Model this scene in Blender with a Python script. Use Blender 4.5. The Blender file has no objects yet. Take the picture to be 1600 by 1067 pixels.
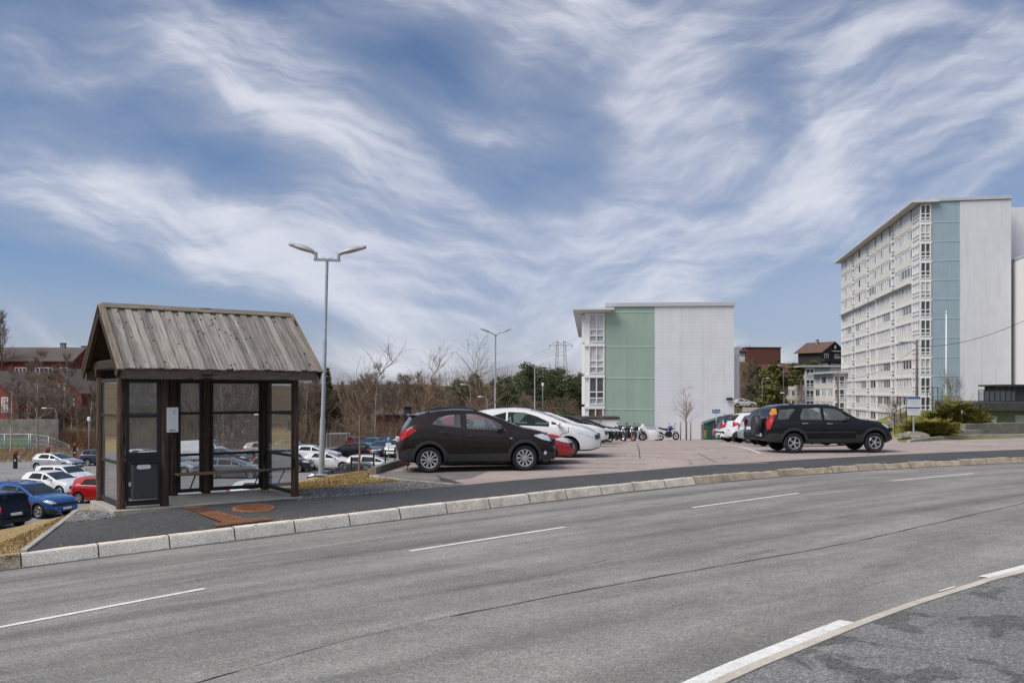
import bpy, bmesh, math, random
from mathutils import Vector, Matrix, noise
from math import radians as R, sin, cos, pi, atan2, sqrt

sc = bpy.context.scene
COL = sc.collection
rnd = random.Random(7)

# ------------------------------------------------------------------ camera
F, CX, HY, CZ = 1400.0, 800.0, 612.0, 2.1      # focal length and horizon of the photo in its own pixels, eye height
cam_d = bpy.data.cameras.new('camera')
cam_d.sensor_width = 36.0
cam_d.lens = 36.0 * F / 1600.0
cam_d.shift_y = (HY - 533.5) / 1600.0
cam_d.clip_start = 0.1
cam_d.clip_end = 4000
cam = bpy.data.objects.new('camera', cam_d)
cam.location = (0, 0, CZ)
cam.rotation_euler = (R(90), 0, 0)
COL.objects.link(cam)
sc.camera = cam

# ------------------------------------------------------------------ exposure
sc.view_settings.view_transform = 'Standard'
sc.view_settings.look = 'None'
sc.view_settings.gamma = 1
sc.view_settings.exposure = 0.72
sc.cycles.max_bounces = 8
sc.cycles.transparent_max_bounces = 24
sc.cycles.caustics_reflective = False
sc.cycles.caustics_refractive = False

# ------------------------------------------------------------------ sun
SUN_EL, SUN_AZ = R(52), R(243)                 # azimuth clockwise from +Y: behind the camera, to the left
sd = bpy.data.lights.new('sun', 'SUN')
sd.energy = 2.2
sd.angle = R(38)
sd.color = (1.0, 0.94, 0.85)
sun = bpy.data.objects.new('sun', sd)
sv = Vector((sin(SUN_AZ) * cos(SUN_EL), cos(SUN_AZ) * cos(SUN_EL), sin(SUN_EL)))
sun.rotation_euler = sv.to_track_quat('Z', 'Y').to_euler()
sun.location = sv * 60
COL.objects.link(sun)

# ------------------------------------------------------------------ sky with drifting cirrus
W = bpy.data.worlds.new('World')
sc.world = W
W.use_nodes = True
wt = W.node_tree
wt.nodes.clear()
def wn(t, **k):
    n = wt.nodes.new(t)
    for a, b in k.items():
        setattr(n, a, b)
    return n
def wl(a, b):
    wt.links.new(a, b)
def wmath(op, a, b=None, c=None, clamp=False):
    n = wn('ShaderNodeMath', operation=op, use_clamp=clamp)
    for i, q in enumerate((a, b, c)):
        if q is None:
            continue
        if isinstance(q, (int, float)):
            n.inputs[i].default_value = q
        else:
            wl(q, n.inputs[i])
    return n.outputs[0]
def wmapr(v, a, b, c, d, smooth=True):
    n = wn('ShaderNodeMapRange', interpolation_type='SMOOTHSTEP' if smooth else 'LINEAR')
    wl(v, n.inputs[0])
    for i, q in enumerate((a, b, c, d)):
        n.inputs[i + 1].default_value = q
    return n.outputs[0]
tc = wn('ShaderNodeTexCoord')
sep = wn('ShaderNodeSeparateXYZ')
wl(tc.outputs['Generated'], sep.inputs[0])
ay = wmath('MAXIMUM', wmath('ABSOLUTE', sep.outputs[1]), 0.12)
U = wmath('DIVIDE', sep.outputs[0], ay)
V = wmath('DIVIDE', sep.outputs[2], ay)
uv = wn('ShaderNodeCombineXYZ')
wl(U, uv.inputs[0]); wl(V, uv.inputs[1])
def wnoise(vec, scale, detail, rough, dist=0.0, lac=2.0):
    n = wn('ShaderNodeTexNoise')
    n.inputs['Scale'].default_value = scale
    n.inputs['Detail'].default_value = detail
    n.inputs['Roughness'].default_value = rough
    n.inputs['Lacunarity'].default_value = lac
    n.inputs['Distortion'].default_value = dist
    wl(vec, n.inputs['Vector'])
    return n
def wvec(op, a, b=None, scale=None):
    n = wn('ShaderNodeVectorMath', operation=op)
    wl(a, n.inputs[0])
    if b is not None:
        if isinstance(b, tuple): n.inputs[1].default_value = b
        else: wl(b, n.inputs[1])
    if scale is not None: n.inputs['Scale'].default_value = scale
    return n.outputs[0]
# slow swirl of the whole layer
w1 = wnoise(uv.outputs[0], 2.6, 3.0, 0.5)
off = wvec('SCALE', wvec('SUBTRACT', w1.outputs['Color'], (0.5, 0.5, 0.5)), scale=0.15)
p1 = wvec('ADD', uv.outputs[0], off)
w2 = wnoise(p1, 9.0, 4.0, 0.55)
off2 = wvec('SCALE', wvec('SUBTRACT', w2.outputs['Color'], (0.5, 0.5, 0.5)), scale=0.04)
p2 = wvec('ADD', p1, off2)
def wmapping(vec, loc, ang, scl, typ='TEXTURE'):
    n = wn('ShaderNodeMapping', vector_type=typ)
    n.inputs['Location'].default_value = loc
    n.inputs['Rotation'].default_value = (0, 0, ang)
    n.inputs['Scale'].default_value = scl
    wl(vec, n.inputs['Vector'])
    return n.outputs[0]
# cloud banks: centre x, y in photo-like angular units, half sizes, tilt, weight
BANKS = [(110, 290, 330, 90, -14, .75), (380, 370, 330, 80, -12, .75), (640, 410, 330, 95, -4, .95), (880, 385, 300, 80, 10, .6), (470, 190, 360, 95, -38, .62),
         (260, 90, 460, 90, -8, .62), (690, 10, 260, 55, 8, .85), (1230, 70, 480, 120, -8, .95), (880, 70, 190, 80, -8, .85), (1280, 330, 600, 170, 20, .55), (1100, 430, 420, 90, 22, .35),
         (760, 500, 300, 85, -8, .72), (60, 500, 360, 80, -8, .62), (1060, 245, 140, 60, 20, .6), (820, 180, 200, 80, 5, .58),
         (1040, 170, 110, 130, 50, .6), (600, 560, 700, 60, 0, .60), (1150, 575, 600, 60, 0, .50), (1500, 180, 300, 130, 20, .75), (1000, 420, 180, 30, 14, .4), (650, 260, 160, 60, -25, .5)]
acc = None
for (bx, by, rx, ry, an, wgt) in BANKS:
    m = wmapping(p2, ((bx - CX) / F, (HY - by) / F, 0), R(an), (rx / F, ry / F, 1))
    ln = wn('ShaderNodeVectorMath', operation='LENGTH')
    wl(m, ln.inputs[0])
    g = wmapr(ln.outputs['Value'], 0.0, 1.5, wgt, 0.0)
    acc = g if acc is None else wmath('ADD', acc, g)
veil = wnoise(wmapping(p1, (1.3, .4, 0), R(-12), (1.0, 0.45, 1)), 2.4, 4.0, 0.55)
acc = wmath('ADD', acc, wmapr(veil.outputs['Fac'], 0.34, 0.68, 0.0, 0.42))
acc = wmath('MINIMUM', acc, 1.12)
# fibres: noises drawn out along the wind, leaning down to the right on the left half and up to the right on the right half
def fibre(ang, seed, sx, sy, sc_):
    n = wnoise(wmapping(p2, (seed, seed * .7, 0), R(ang), (sx, sy, 1)), sc_, 9.0, 0.58, 0.25)
    return n.outputs['Fac']
fl = wmath('ADD', wmath('MULTIPLY', fibre(-27, 0.0, 0.75, 0.14, 2.3), 0.62), wmath('MULTIPLY', fibre(-8, 4.0, 0.6, 0.09, 3.2), 0.38))
fr = wmath('ADD', wmath('MULTIPLY', fibre(30, 2.0, 0.75, 0.15, 2.3), 0.62), wmath('MULTIPLY', fibre(8, 7.0, 0.6, 0.10, 3.2), 0.38))
side = wmapr(wmath('ADD', U, wmath('MULTIPLY', V, -0.25)), -0.12, 0.14, 0.0, 1.0)
fmix = wn('ShaderNodeMix', data_type='FLOAT')
wl(side, fmix.inputs[0]); wl(fl, fmix.inputs[2]); wl(fr, fmix.inputs[3])
f3 = wnoise(p2, 3.2, 8.0, 0.6)
fib = wmath('ADD', wmath('MULTIPLY', fmix.outputs[0], 0.72), wmath('MULTIPLY', f3.outputs['Fac'], 0.28))
fibc = wmapr(fib, 0.30, 0.70, 0.0, 1.0, False)
# thick middles stay whole, thin margins break up into threads
dens = wmath('ADD', wmath('MULTIPLY', acc, wmath('MULTIPLY_ADD', fibc, 1.05, 0.34)), wmath('MULTIPLY_ADD', fibc, 0.22, -0.14))
# generic unseen cloud overhead and behind the camera, thickened to light camera-facing walls
back = wmath('MULTIPLY', wmapr(sep.outputs[1], 0.02, 0.25, 1.0, 0.0), wmapr(sep.outputs[2], 0.12, 0.45, 0.25, 1.0))
over = wnoise(tc.outputs['Generated'], 2.3, 6.0, 0.6, 0.3)
dens = wmath('ADD', wmath('MULTIPLY', dens, wmath('SUBTRACT', 1.0, back)), wmath('MULTIPLY', back, wmath('MULTIPLY', over.outputs['Fac'], 2.1)))
dens = wmath('MAXIMUM', wmapr(dens, 0.02, 1.42, 0.0, 1.0, False), wmapr(V, 0.20, -0.05, 0.0, 0.60))
# smooth milky haze low on the right
hz = wn('ShaderNodeVectorMath', operation='LENGTH')
wl(wmapping(p1, ((1330 - CX) / F, (HY - 440) / F, 0), R(10), (620 / F, 230 / F, 1)), hz.inputs[0])
dens = wmath('MAXIMUM', dens, wmapr(hz.outputs['Value'], 0.0, 1.25, 0.46, 0.0))
sky = wn('ShaderNodeTexSky')
sky.sky_type = 'NISHITA'
sky.sun_disc = False
sky.sun_elevation = SUN_EL
sky.sun_rotation = SUN_AZ
sky.altitude = 50
sky.air_density = 1.0
sky.dust_density = 0.6
sky.ozone_density = 2.5
tint = wn('ShaderNodeMix', data_type='RGBA', blend_type='MULTIPLY')
tint.inputs[0].default_value = 1.0
wl(sky.outputs[0], tint.inputs[6])
tcol = wn('ShaderNodeMix', data_type='RGBA')
wl(wmapr(V, 0.0, 0.30, 0.0, 1.0), tcol.inputs[0])
tcol.inputs[6].default_value = (0.53, 0.56, 0.74, 1)
tcol.inputs[7].default_value = (0.50, 0.585, 0.69, 1)
wl(tcol.outputs[2], tint.inputs[7])
# cloud tops a little brighter where thick
cc = wn('ShaderNodeMix', data_type='RGBA')
wl(wmapr(dens, 0.35, 0.85, 0.0, 1.0), cc.inputs[0])
cc.inputs[6].default_value = (3.35, 3.6, 4.5, 1)
cc.inputs[7].default_value = (5.7, 5.8, 6.4, 1)
mx = wn('ShaderNodeMix', data_type='RGBA')
wl(dens, mx.inputs[0]); wl(tint.outputs[2], mx.inputs[6]); wl(cc.outputs[2], mx.inputs[7])
bg = wn('ShaderNodeBackground')
bg.inputs['Strength'].default_value = 0.08
wl(mx.outputs[2], bg.inputs[0])
wo = wn('ShaderNodeOutputWorld')
wl(bg.outputs[0], wo.inputs[0])

# ------------------------------------------------------------------ materials
MATS = {}
def nt_helpers(m):
    t = m.node_tree
    def n(ty, **k):
        x = t.nodes.new(ty)
        for a, b in k.items():
            setattr(x, a, b)
        return x
    return t, n, t.links.new
def ramp(n, pts):
    cr = n.color_ramp
    while len(cr.elements) < len(pts):
        cr.elements.new(0.5)
    for e, (p, c) in zip(cr.elements, pts):
        e.position = p
        e.color = (c[0], c[1], c[2], 1)
def rgb(h):
    h = h.lstrip('#')
    v = [int(h[i:i + 2], 16) / 255 for i in (0, 2, 4)]
    return tuple(x / 12.92 if x <= .04045 else ((x + .055) / 1.055) ** 2.4 for x in v)
def mat(name, col, rough=0.7, var=0.15, scale=6.0, bump=0.0, bscale=None, metal=0.0, coat=0.0, spec=0.5, fine=0.0, stretch=None, fine_scale=120.0, emit=None):
    """plain procedural surface: base colour broken up by two noises, optional bump"""
    if name in MATS:
        return MATS[name]
    m = bpy.data.materials.new(name)
    m.use_nodes = True
    t, n, l = nt_helpers(m)
    b = t.nodes['Principled BSDF']
    b.inputs['Roughness'].default_value = rough
    b.inputs['Metallic'].default_value = metal
    b.inputs['Coat Weight'].default_value = coat
    b.inputs['Coat Roughness'].default_value = 0.04
    b.inputs['Specular IOR Level'].default_value = spec
    co = n('ShaderNodeTexCoord')
    vec = co.outputs['Object']
    if stretch:
        mp = n('ShaderNodeMapping')
        mp.inputs['Scale'].default_value = stretch
        l(vec, mp.inputs['Vector'])
        vec = mp.outputs[0]
    no = n('ShaderNodeTexNoise')
    no.inputs['Scale'].default_value = scale
    no.inputs['Detail'].default_value = 5
    no.inputs['Roughness'].default_value = 0.6
    l(vec, no.inputs['Vector'])
    cr = n('ShaderNodeValToRGB')
    lo = [c * (1 - var) for c in col]; hi = [min(1, c * (1 + var)) for c in col]
    ramp(cr, [(0.3, lo), (0.7, hi)])
    l(no.outputs['Fac'], cr.inputs[0])
    out = cr.outputs[0]
    if fine:
        n2 = n('ShaderNodeTexNoise')
        n2.inputs['Scale'].default_value = fine_scale
        n2.inputs['Detail'].default_value = 2
        l(vec, n2.inputs['Vector'])
        mr = n('ShaderNodeMapRange')
        mr.inputs[1].default_value = 0.3; mr.inputs[2].default_value = 0.7
        mr.inputs[3].default_value = 1 - fine; mr.inputs[4].default_value = 1 + fine
        l(n2.outputs['Fac'], mr.inputs[0])
        mu = n('ShaderNodeMix', data_type='RGBA', blend_type='MULTIPLY')
        mu.inputs[0].default_value = 1
        l(out, mu.inputs[6]); l(mr.outputs[0], mu.inputs[7])
        out = mu.outputs[2]
    l(out, b.inputs['Base Color'])
    if emit:
        b.inputs['Emission Color'].default_value = (*emit[0], 1)
        b.inputs['Emission Strength'].default_value = emit[1]
    if bump:
        bn = n('ShaderNodeTexNoise')
        bn.inputs['Scale'].default_value = bscale or scale * 6
        bn.inputs['Detail'].default_value = 4
        l(vec, bn.inputs['Vector'])
        bp = n('ShaderNodeBump')
        bp.inputs['Strength'].default_value = bump
        bp.inputs['Distance'].default_value = 0.02
        l(bn.outputs['Fac'], bp.inputs['Height'])
        l(bp.outputs[0], b.inputs['Normal'])
    MATS[name] = m
    return m
def glass(name, tintc=(.75, .82, .82), body=0.0, bodycol=(.5, .5, .5), refl=1.0, body_scale=6.0, grime=None):
    """thin pane: see-through sheet with a fresnel sky reflection; body colour is dust, or painted-in sky brightness on car windows"""
    if name in MATS:
        return MATS[name]
    m = bpy.data.materials.new(name)
    m.use_nodes = True
    t, n, l = nt_helpers(m)
    t.nodes.remove(t.nodes['Principled BSDF'])
    tr = n('ShaderNodeBsdfTransparent'); tr.inputs[0].default_value = (*tintc, 1)
    df = n('ShaderNodeBsdfDiffuse'); df.inputs[0].default_value = (*bodycol, 1)
    gl = n('ShaderNodeBsdfGlossy'); gl.inputs['Roughness'].default_value = 0.02
    co = n('ShaderNodeTexCoord')
    no = n('ShaderNodeTexNoise'); no.inputs['Scale'].default_value = body_scale; no.inputs['Detail'].default_value = 6; no.inputs['Roughness'].default_value = 0.7
    l(co.outputs['Object'], no.inputs['Vector'])
    mr = n('ShaderNodeMapRange')
    mr.inputs[1].default_value = 0.35; mr.inputs[2].default_value = 0.75
    mr.inputs[3].default_value = body * 0.6; mr.inputs[4].default_value = min(1, body * 1.5)
    l(no.outputs['Fac'], mr.inputs[0])
    fac = mr.outputs[0]
    if grime:
        g2 = n('ShaderNodeTexNoise'); g2.inputs['Scale'].default_value = 9; g2.inputs['Detail'].default_value = 8; g2.inputs['Roughness'].default_value = 0.75; g2.inputs['Distortion'].default_value = 1.2
        l(co.outputs['Object'], g2.inputs['Vector'])
        m2 = n('ShaderNodeMapRange')
        m2.inputs[1].default_value = grime[0]; m2.inputs[2].default_value = grime[0] + .06
        m2.inputs[3].default_value = 0; m2.inputs[4].default_value = grime[1]
        l(g2.outputs['Fac'], m2.inputs[0])
        ad = n('ShaderNodeMath', operation='ADD', use_clamp=True)
        l(fac, ad.inputs[0]); l(m2.outputs[0], ad.inputs[1])
        fac = ad.outputs[0]
    m1 = n('ShaderNodeMixShader')
    l(fac, m1.inputs[0]); l(tr.outputs[0], m1.inputs[1])
    tl_ = n('ShaderNodeBsdfTranslucent'); tl_.inputs[0].default_value = (*bodycol, 1); md = n('ShaderNodeMixShader'); md.inputs[0].default_value = .5
    l(df.outputs[0], md.inputs[1]); l(tl_.outputs[0], md.inputs[2]); l(md.outputs[0], m1.inputs[2])
    fr = n('ShaderNodeFresnel'); fr.inputs[0].default_value = 1.5
    mm = n('ShaderNodeMath', operation='MULTIPLY', use_clamp=True); mm.inputs[1].default_value = refl
    l(fr.outputs[0], mm.inputs[0])
    mx_ = n('ShaderNodeMixShader')
    l(mm.outputs[0], mx_.inputs[0]); l(m1.outputs[0], mx_.inputs[1]); l(gl.outputs[0], mx_.inputs[2])
    l(mx_.outputs[0], t.nodes['Material Output'].inputs[0])
    MATS[name] = m
    return m

# ------------------------------------------------------------------ mesh helpers
class MB:
    """collects faces with material slots and builds ONE mesh object"""
    def __init__(s):
        s.v = []; s.f = []; s.m = []
    def add(s, vs, fs, mi=0):
        k = len(s.v)
        s.v += [tuple(p) for p in vs]
        for f in fs:
            s.f.append([i + k for i in f]); s.m.append(mi)
    def box(s, c, d, mi=0, M=None):
        x, y, z = [q / 2 for q in d]
        vs = [Vector((a * x, b * y, e * z)) for a in (-1, 1) for b in (-1, 1) for e in (-1, 1)]
        vs = [(M @ p if M else p) + Vector(c) for p in vs]
        s.add(vs, [(0, 1, 3, 2), (4, 6, 7, 5), (0, 4, 5, 1), (2, 3, 7, 6), (0, 2, 6, 4), (1, 5, 7, 3)], mi)
    def bbox(s, c, d, b=0.01, mi=0, M=None):
        """box with chamfered vertical and top edges (8-gon section, inset caps)"""
        x, y, z = [q / 2 for q in d]
        def ring(ins, zz):
            X, Y = x - ins, y - ins
            k = min(b, X * .5, Y * .5)
            return [(X - k, -Y, zz), (X, -Y + k, zz), (X, Y - k, zz), (X - k, Y, zz), (-X + k, Y, zz), (-X, Y - k, zz), (-X, -Y + k, zz), (-X + k, -Y, zz)]
        vs = []
        for ins, zz in ((b, -z), (0, -z + b), (0, z - b), (b, z)):
            vs += ring(ins, zz)
        vs = [(M @ Vector(p) if M else Vector(p)) + Vector(c) for p in vs]
        fs = []
        for r in range(3):
            for i in range(8):
                j = (i + 1) % 8
                fs.append((r * 8 + i, r * 8 + j, r * 8 + 8 + j, r * 8 + 8 + i))
        fs.append(tuple(range(7, -1, -1))); fs.append(tuple(range(24, 32)))
        s.add(vs, fs, mi)
    def beam(s, p, q, w, h, mi=0, up=(0, 0, 1)):
        """rectangular bar from p to q"""
        p, q = Vector(p), Vector(q)
        d = (q - p); L = d.length; d.normalize()
        u = Vector(up)
        sx = d.cross(u)
        if sx.length < 1e-4: sx = d.cross(Vector((0, 1, 0)))
        sx.normalize(); u = sx.cross(d)
        M = Matrix((sx, d, u)).transposed()
        s.box((p + q) / 2, (w, L, h), mi, M)
    def tube(s, pts, rad, n=8, mi=0, cap=True):
        pts = [Vector(p) for p in pts]
        if isinstance(rad, (int, float)): rad = [rad] * len(pts)
        k = len(s.v); rings = []
        prev = None
        for i, p in enumerate(pts):
            d = (pts[min(i + 1, len(pts) - 1)] - pts[max(i - 1, 0)])
            if d.length < 1e-9: d = Vector((0, 0, 1))
            d.normalize()
            a = prev if prev is not None else (Vector((1, 0, 0)) if abs(d.x) < .9 else Vector((0, 1, 0)))
            x = (a - d * a.dot(d)); x.normalize(); prev = x
            y = d.cross(x)
            s.v += [tuple(p + (x * cos(2 * pi * j / n) + y * sin(2 * pi * j / n)) * rad[i]) for j in range(n)]
        for i in range(len(pts) - 1):
            for j in range(n):
                a, b = k + i * n + j, k + i * n + (j + 1) % n
                s.f.append([a, b, b + n, a + n]); s.m.append(mi)
        if cap:
            s.f.append([k + j for j in range(n - 1, -1, -1)]); s.m.append(mi)
            e = k + (len(pts) - 1) * n
            s.f.append([e + j for j in range(n)]); s.m.append(mi)
    def lathe(s, prof, n=24, mi=0, M=None, c=(0, 0, 0)):
        """profile of (radius, z) turned about z"""
        k = len(s.v)
        for (r, z) in prof:
            for j in range(n):
                p = Vector((r * cos(2 * pi * j / n), r * sin(2 * pi * j / n), z))
                s.v.append(tuple((M @ p if M else p) + Vector(c)))
        for i in range(len(prof) - 1):
            for j in range(n):
                a, b = k + i * n + j, k + i * n + (j + 1) % n
                s.f.append([a, b, b + n, a + n]); s.m.append(mi)
    def prism(s, poly, h, mi=0, M=None):
        """polygon in xy pushed up by h"""
        n = len(poly)
        vs = [Vector((p[0], p[1], 0)) for p in poly] + [Vector((p[0], p[1], h)) for p in poly]
        if M: vs = [M @ p for p in vs]
        s.add(vs, [tuple(range(n - 1, -1, -1)), tuple(range(n, 2 * n))] + [(i, (i + 1) % n, n + (i + 1) % n, n + i) for i in range(n)], mi)
    def grid(s, rows, mi=0, flip=False):
        k = len(s.v); nc = len(rows[0])
        for r in rows: s.v += [tuple(p) for p in r]
        for i in range(len(rows) - 1):
            for j in range(nc - 1):
                a = k + i * nc + j
                q = [a, a + 1, a + nc + 1, a + nc]
                s.f.append(q[::-1] if flip else q); s.m.append(mi)
    def build(s, name, mats, parent=None, loc=(0, 0, 0), rotz=0.0, smooth=False, fixn=False):
        me = bpy.data.meshes.new(name)
        me.from_pydata(s.v, [], s.f)
        if not isinstance(mats, (list, tuple)): mats = [mats]
        for q in mats: me.materials.append(q)
        me.polygons.foreach_set('material_index', s.m)
        if fixn:
            bm = bmesh.new(); bm.from_mesh(me)
            bmesh.ops.recalc_face_normals(bm, faces=bm.faces); bm.to_mesh(me); bm.free()
        if smooth:
            me.polygons.foreach_set('use_smooth', [True] * len(me.polygons))
            if smooth != True: me.set_sharp_from_angle(angle=R(smooth))
        me.update()
        o = bpy.data.objects.new(name, me)
        COL.objects.link(o)
        o.location = loc; o.rotation_euler = (0, 0, rotz)
        if parent: o.parent = parent
        return o
def tag(o, label=None, cat=None, group=None, kind=None):
    if label: o['label'] = label
    if cat: o['category'] = cat
    if group: o['group'] = group
    if kind: o['kind'] = kind
    return o
def empty(name, loc, rotz=0.0, label=None, cat=None, group=None):
    o = bpy.data.objects.new(name, None)
    o.empty_display_size = 0.3
    COL.objects.link(o)
    o.location = loc; o.rotation_euler = (0, 0, rotz)
    return tag(o, label, cat, group)
CH = {}
def kids(o):
    return list(o.children)
def dup(o, loc=None, rotz=None, label=None, group=None, scale=None, parent=None):
    c = o.copy(); COL.objects.link(c)
    if parent: c.parent = parent
    for ch in kids(o):
        dup(ch, parent=c)
    if loc is not None: c.location = loc
    if rotz is not None: c.rotation_euler = (0, 0, rotz)
    if scale is not None: c.scale = (scale, scale, scale) if isinstance(scale, (int, float)) else scale
    if label: c['label'] = label
    if group: c['group'] = group
    return c
def lerp(a, b, t): return a + (b - a) * t
def clamp(x, a=0.0, b=1.0): return max(a, min(b, x))
def sm(x, a, b):
    t = clamp((x - a) / (b - a)); return t * t * (3 - 2 * t)
def itp(pts, x):
    if x <= pts[0][0]: return pts[0][1]
    for (a, va), (b, vb) in zip(pts, pts[1:]):
        if x <= b: return va + (vb - va) * (x - a) / (b - a)
    return pts[-1][1]
def at(X, Y, d):
    """point seen at photo pixel X, Y at depth d"""
    return Vector(((X - CX) / F * d, d, CZ - (Y - HY) / F * d))
# ================================================================== heights of the place
HS = [(-60, 5.6), (-30, 4.0), (-10, 2.95), (-2, 2.52), (2.5, 2.37), (4.6, 2.30), (8.9, 2.185), (13.6, 2.125), (18.7, 2.10), (29.4, 2.06), (60, 2.0)]
def zplat(x, y):
    """upper street level: falls to the left along the street and away at the back of the car park"""
    s = .784 * x + .62 * y
    s = max(s, -60)
    h = (itp(HS, s - .8) + itp(HS, s) * 2 + itp(HS, s + .8)) / 4
    if y > 30:
        f = 1 - sm(x / y, .33, .46)
        h += .047 * f * (max(0, y - 33) if y > 36 else (y - 30) ** 2 / 12)
        if f < 1:
            h -= (1 - f) * .035 * max(0, min(y, 52) - 40) * (1 - sm(x / y, .475, .495)); h += sm(x / y, .49, .51) * .035 * max(0, y - 44)
    # made-up ground round the shelter
    ex, ey = x + 5.9, y - 17.5
    al = ex * .804 + ey * .595; ac = -ex * .595 + ey * .804
    h -= lerp(.12, .045, sm(al, -1.5, 1.6)) * math.exp(-(max(0, abs(al - .35) - 1.5) / 1.1) ** 2 - (max(0, abs(ac) - .6) / 1.0) ** 2)
    return CZ - h
def plat_hit(X, Y):
    """where the sight line through photo pixel X, Y meets the street level"""
    lo, hi = 1.0, 120.0
    k = (X - CX) / F; v = (Y - HY) / F
    d = lo
    while d < hi:
        if CZ - v * d <= zplat(k * d, d): break
        d += .25
    a, b = d - .25, d
    for _ in range(24):
        m = (a + b) / 2
        if CZ - v * m <= zplat(k * m, m): b = m
        else: a = m
    return Vector((k * b, b, zplat(k * b, b)))
def resample(pts, step):
    pts = [Vector(p) for p in pts]
    # Catmull-Rom through the points, then even spacing
    fine = []
    for i in range(len(pts) - 1):
        p0 = pts[max(i - 1, 0)]; p1 = pts[i]; p2 = pts[i + 1]; p3 = pts[min(i + 2, len(pts) - 1)]
        for k in range(12):
            t = k / 12
            fine.append(.5 * (2 * p1 + (p2 - p0) * t + (2 * p0 - 5 * p1 + 4 * p2 - p3) * t * t + (3 * p1 - p0 - 3 * p2 + p3) * t ** 3))
    fine.append(pts[-1])
    out = [fine[0]]; acc_ = 0
    for a, b in zip(fine, fine[1:]):
        L = (b - a).length
        while acc_ + L >= step:
            t = (step - acc_) / L
            a = a.lerp(b, t); out.append(a.copy()); L = (b - a).length; acc_ = 0
        acc_ += L
    return out
def side2(pts, i):
    """unit normal to the left of a polyline in plan"""
    a = pts[max(i - 1, 0)]; b = pts[min(i + 1, len(pts) - 1)]
    d = Vector((b.x - a.x, b.y - a.y, 0)); d.normalize()
    return Vector((-d.y, d.x, 0))
def offset_line(pts, o):
    return [p + side2(pts, i) * o for i, p in enumerate(pts)]
def near_poly(line, x, y):
    best = (1e9, 0)
    for a, b in zip(line, line[1:]):
        dx, dy = b[0] - a[0], b[1] - a[1]
        t = clamp(((x - a[0]) * dx + (y - a[1]) * dy) / (dx * dx + dy * dy + 1e-9))
        d = (x - a[0] - t * dx) ** 2 + (y - a[1] - t * dy) ** 2
        if d < best[0]: best = (d, a[2] + (b[2] - a[2]) * t)
    return sqrt(best[0]), best[1]

# far kerb: front top edge as seen in the photo
kpx = [(32, 864), (156, 848.5), (263, 836), (367, 824.5), (463, 813), (550, 802.5), (630, 793.5), (708, 784), (780, 776.5), (905, 763.5), (1000, 753), (1125, 740), (1292, 728), (1400, 721.8), (1562, 714.7), (1720, 710)]
kp = [plat_hit(X, Y) for X, Y in kpx]
# even out measuring noise
for _ in range(3):
    kp = [kp[0]] + [(kp[i - 1] + kp[i] * 2 + kp[i + 1]) / 4 for i in range(1, len(kp) - 1)] + [kp[-1]]
d0 = kp[0] - kp[1]; d0.z = 0; d0.normalize()
pre = [kp[0] + d0 * 30 + Vector((-1.5, 2, 0)), kp[0] + d0 * 12 + Vector((-.2, .3, 0)), kp[0] + d0 * 4]
post = [Vector((25, 31.5, 0)), Vector((40, 35.5, 0)), Vector((60, 38.5, 0))]
for p in pre + post: p.z = zplat(p.x, p.y)
KLINE = resample(pre + kp + post, 0.35)
for p in KLINE: p.z = zplat(p.x, p.y)
def kerb_h(x): return lerp(.21, .165, sm(x, -3, 9))
KBOT = [p - side2(KLINE, i) * .06 - Vector((0, 0, kerb_h(p.x))) for i, p in enumerate(KLINE)]
KBACK = offset_line(KLINE, .15)
# near kerb line (flush strip)
NH = 1.93
npx = [(1147, 1061), (1263, 1009.5), (1361, 968.5), (1423, 943.5), (1495, 920.5), (1600, 894)]
npt = []
for X, Y in npx:
    d = F * NH / (Y - HY); npt.append(Vector(((X - CX) / F * d, d, CZ - NH)))
for _ in range(4): npt = [npt[0]] + [(npt[i - 1] + npt[i] * 2 + npt[i + 1]) / 4 for i in range(1, len(npt) - 1)] + [npt[-1]]
npre = [Vector((-38, -34, -1.6)), Vector((-22, -17.5, -.9)), Vector((-9, -4.4, -.25)), Vector((-3, 1.4, .05)), Vector((.1, 4.55, .14))]
npost = [Vector((9.5, 12.4, .19)), Vector((16, 15.9, .21)), Vector((28, 20.3, .22)), Vector((60, 27, .25))]
NLINE = resample(npre + npt + npost, 0.35)
NEDGE = [p + side2(NLINE, i) * .11 - Vector((0, 0, .045)) for i, p in enumerate(NLINE)]
FARZ = [tuple(p) for p in KBOT[::3]]; NEARZ = [tuple(p) for p in NEDGE[::3]]
def zroad(x, y):
    a, za = near_poly(FARZ, x, y); b, zb = near_poly(NEARZ, x, y)
    return (za * b + zb * a) / (a + b + 1e-6)
def road_hit(X, Y):
    z = -.15
    for _ in range(14):
        d = F * (CZ - z) / (Y - HY); x = (X - CX) / F * d
        z = lerp(z, zroad(x, d), .8)
    return Vector((x, d, z))

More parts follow.
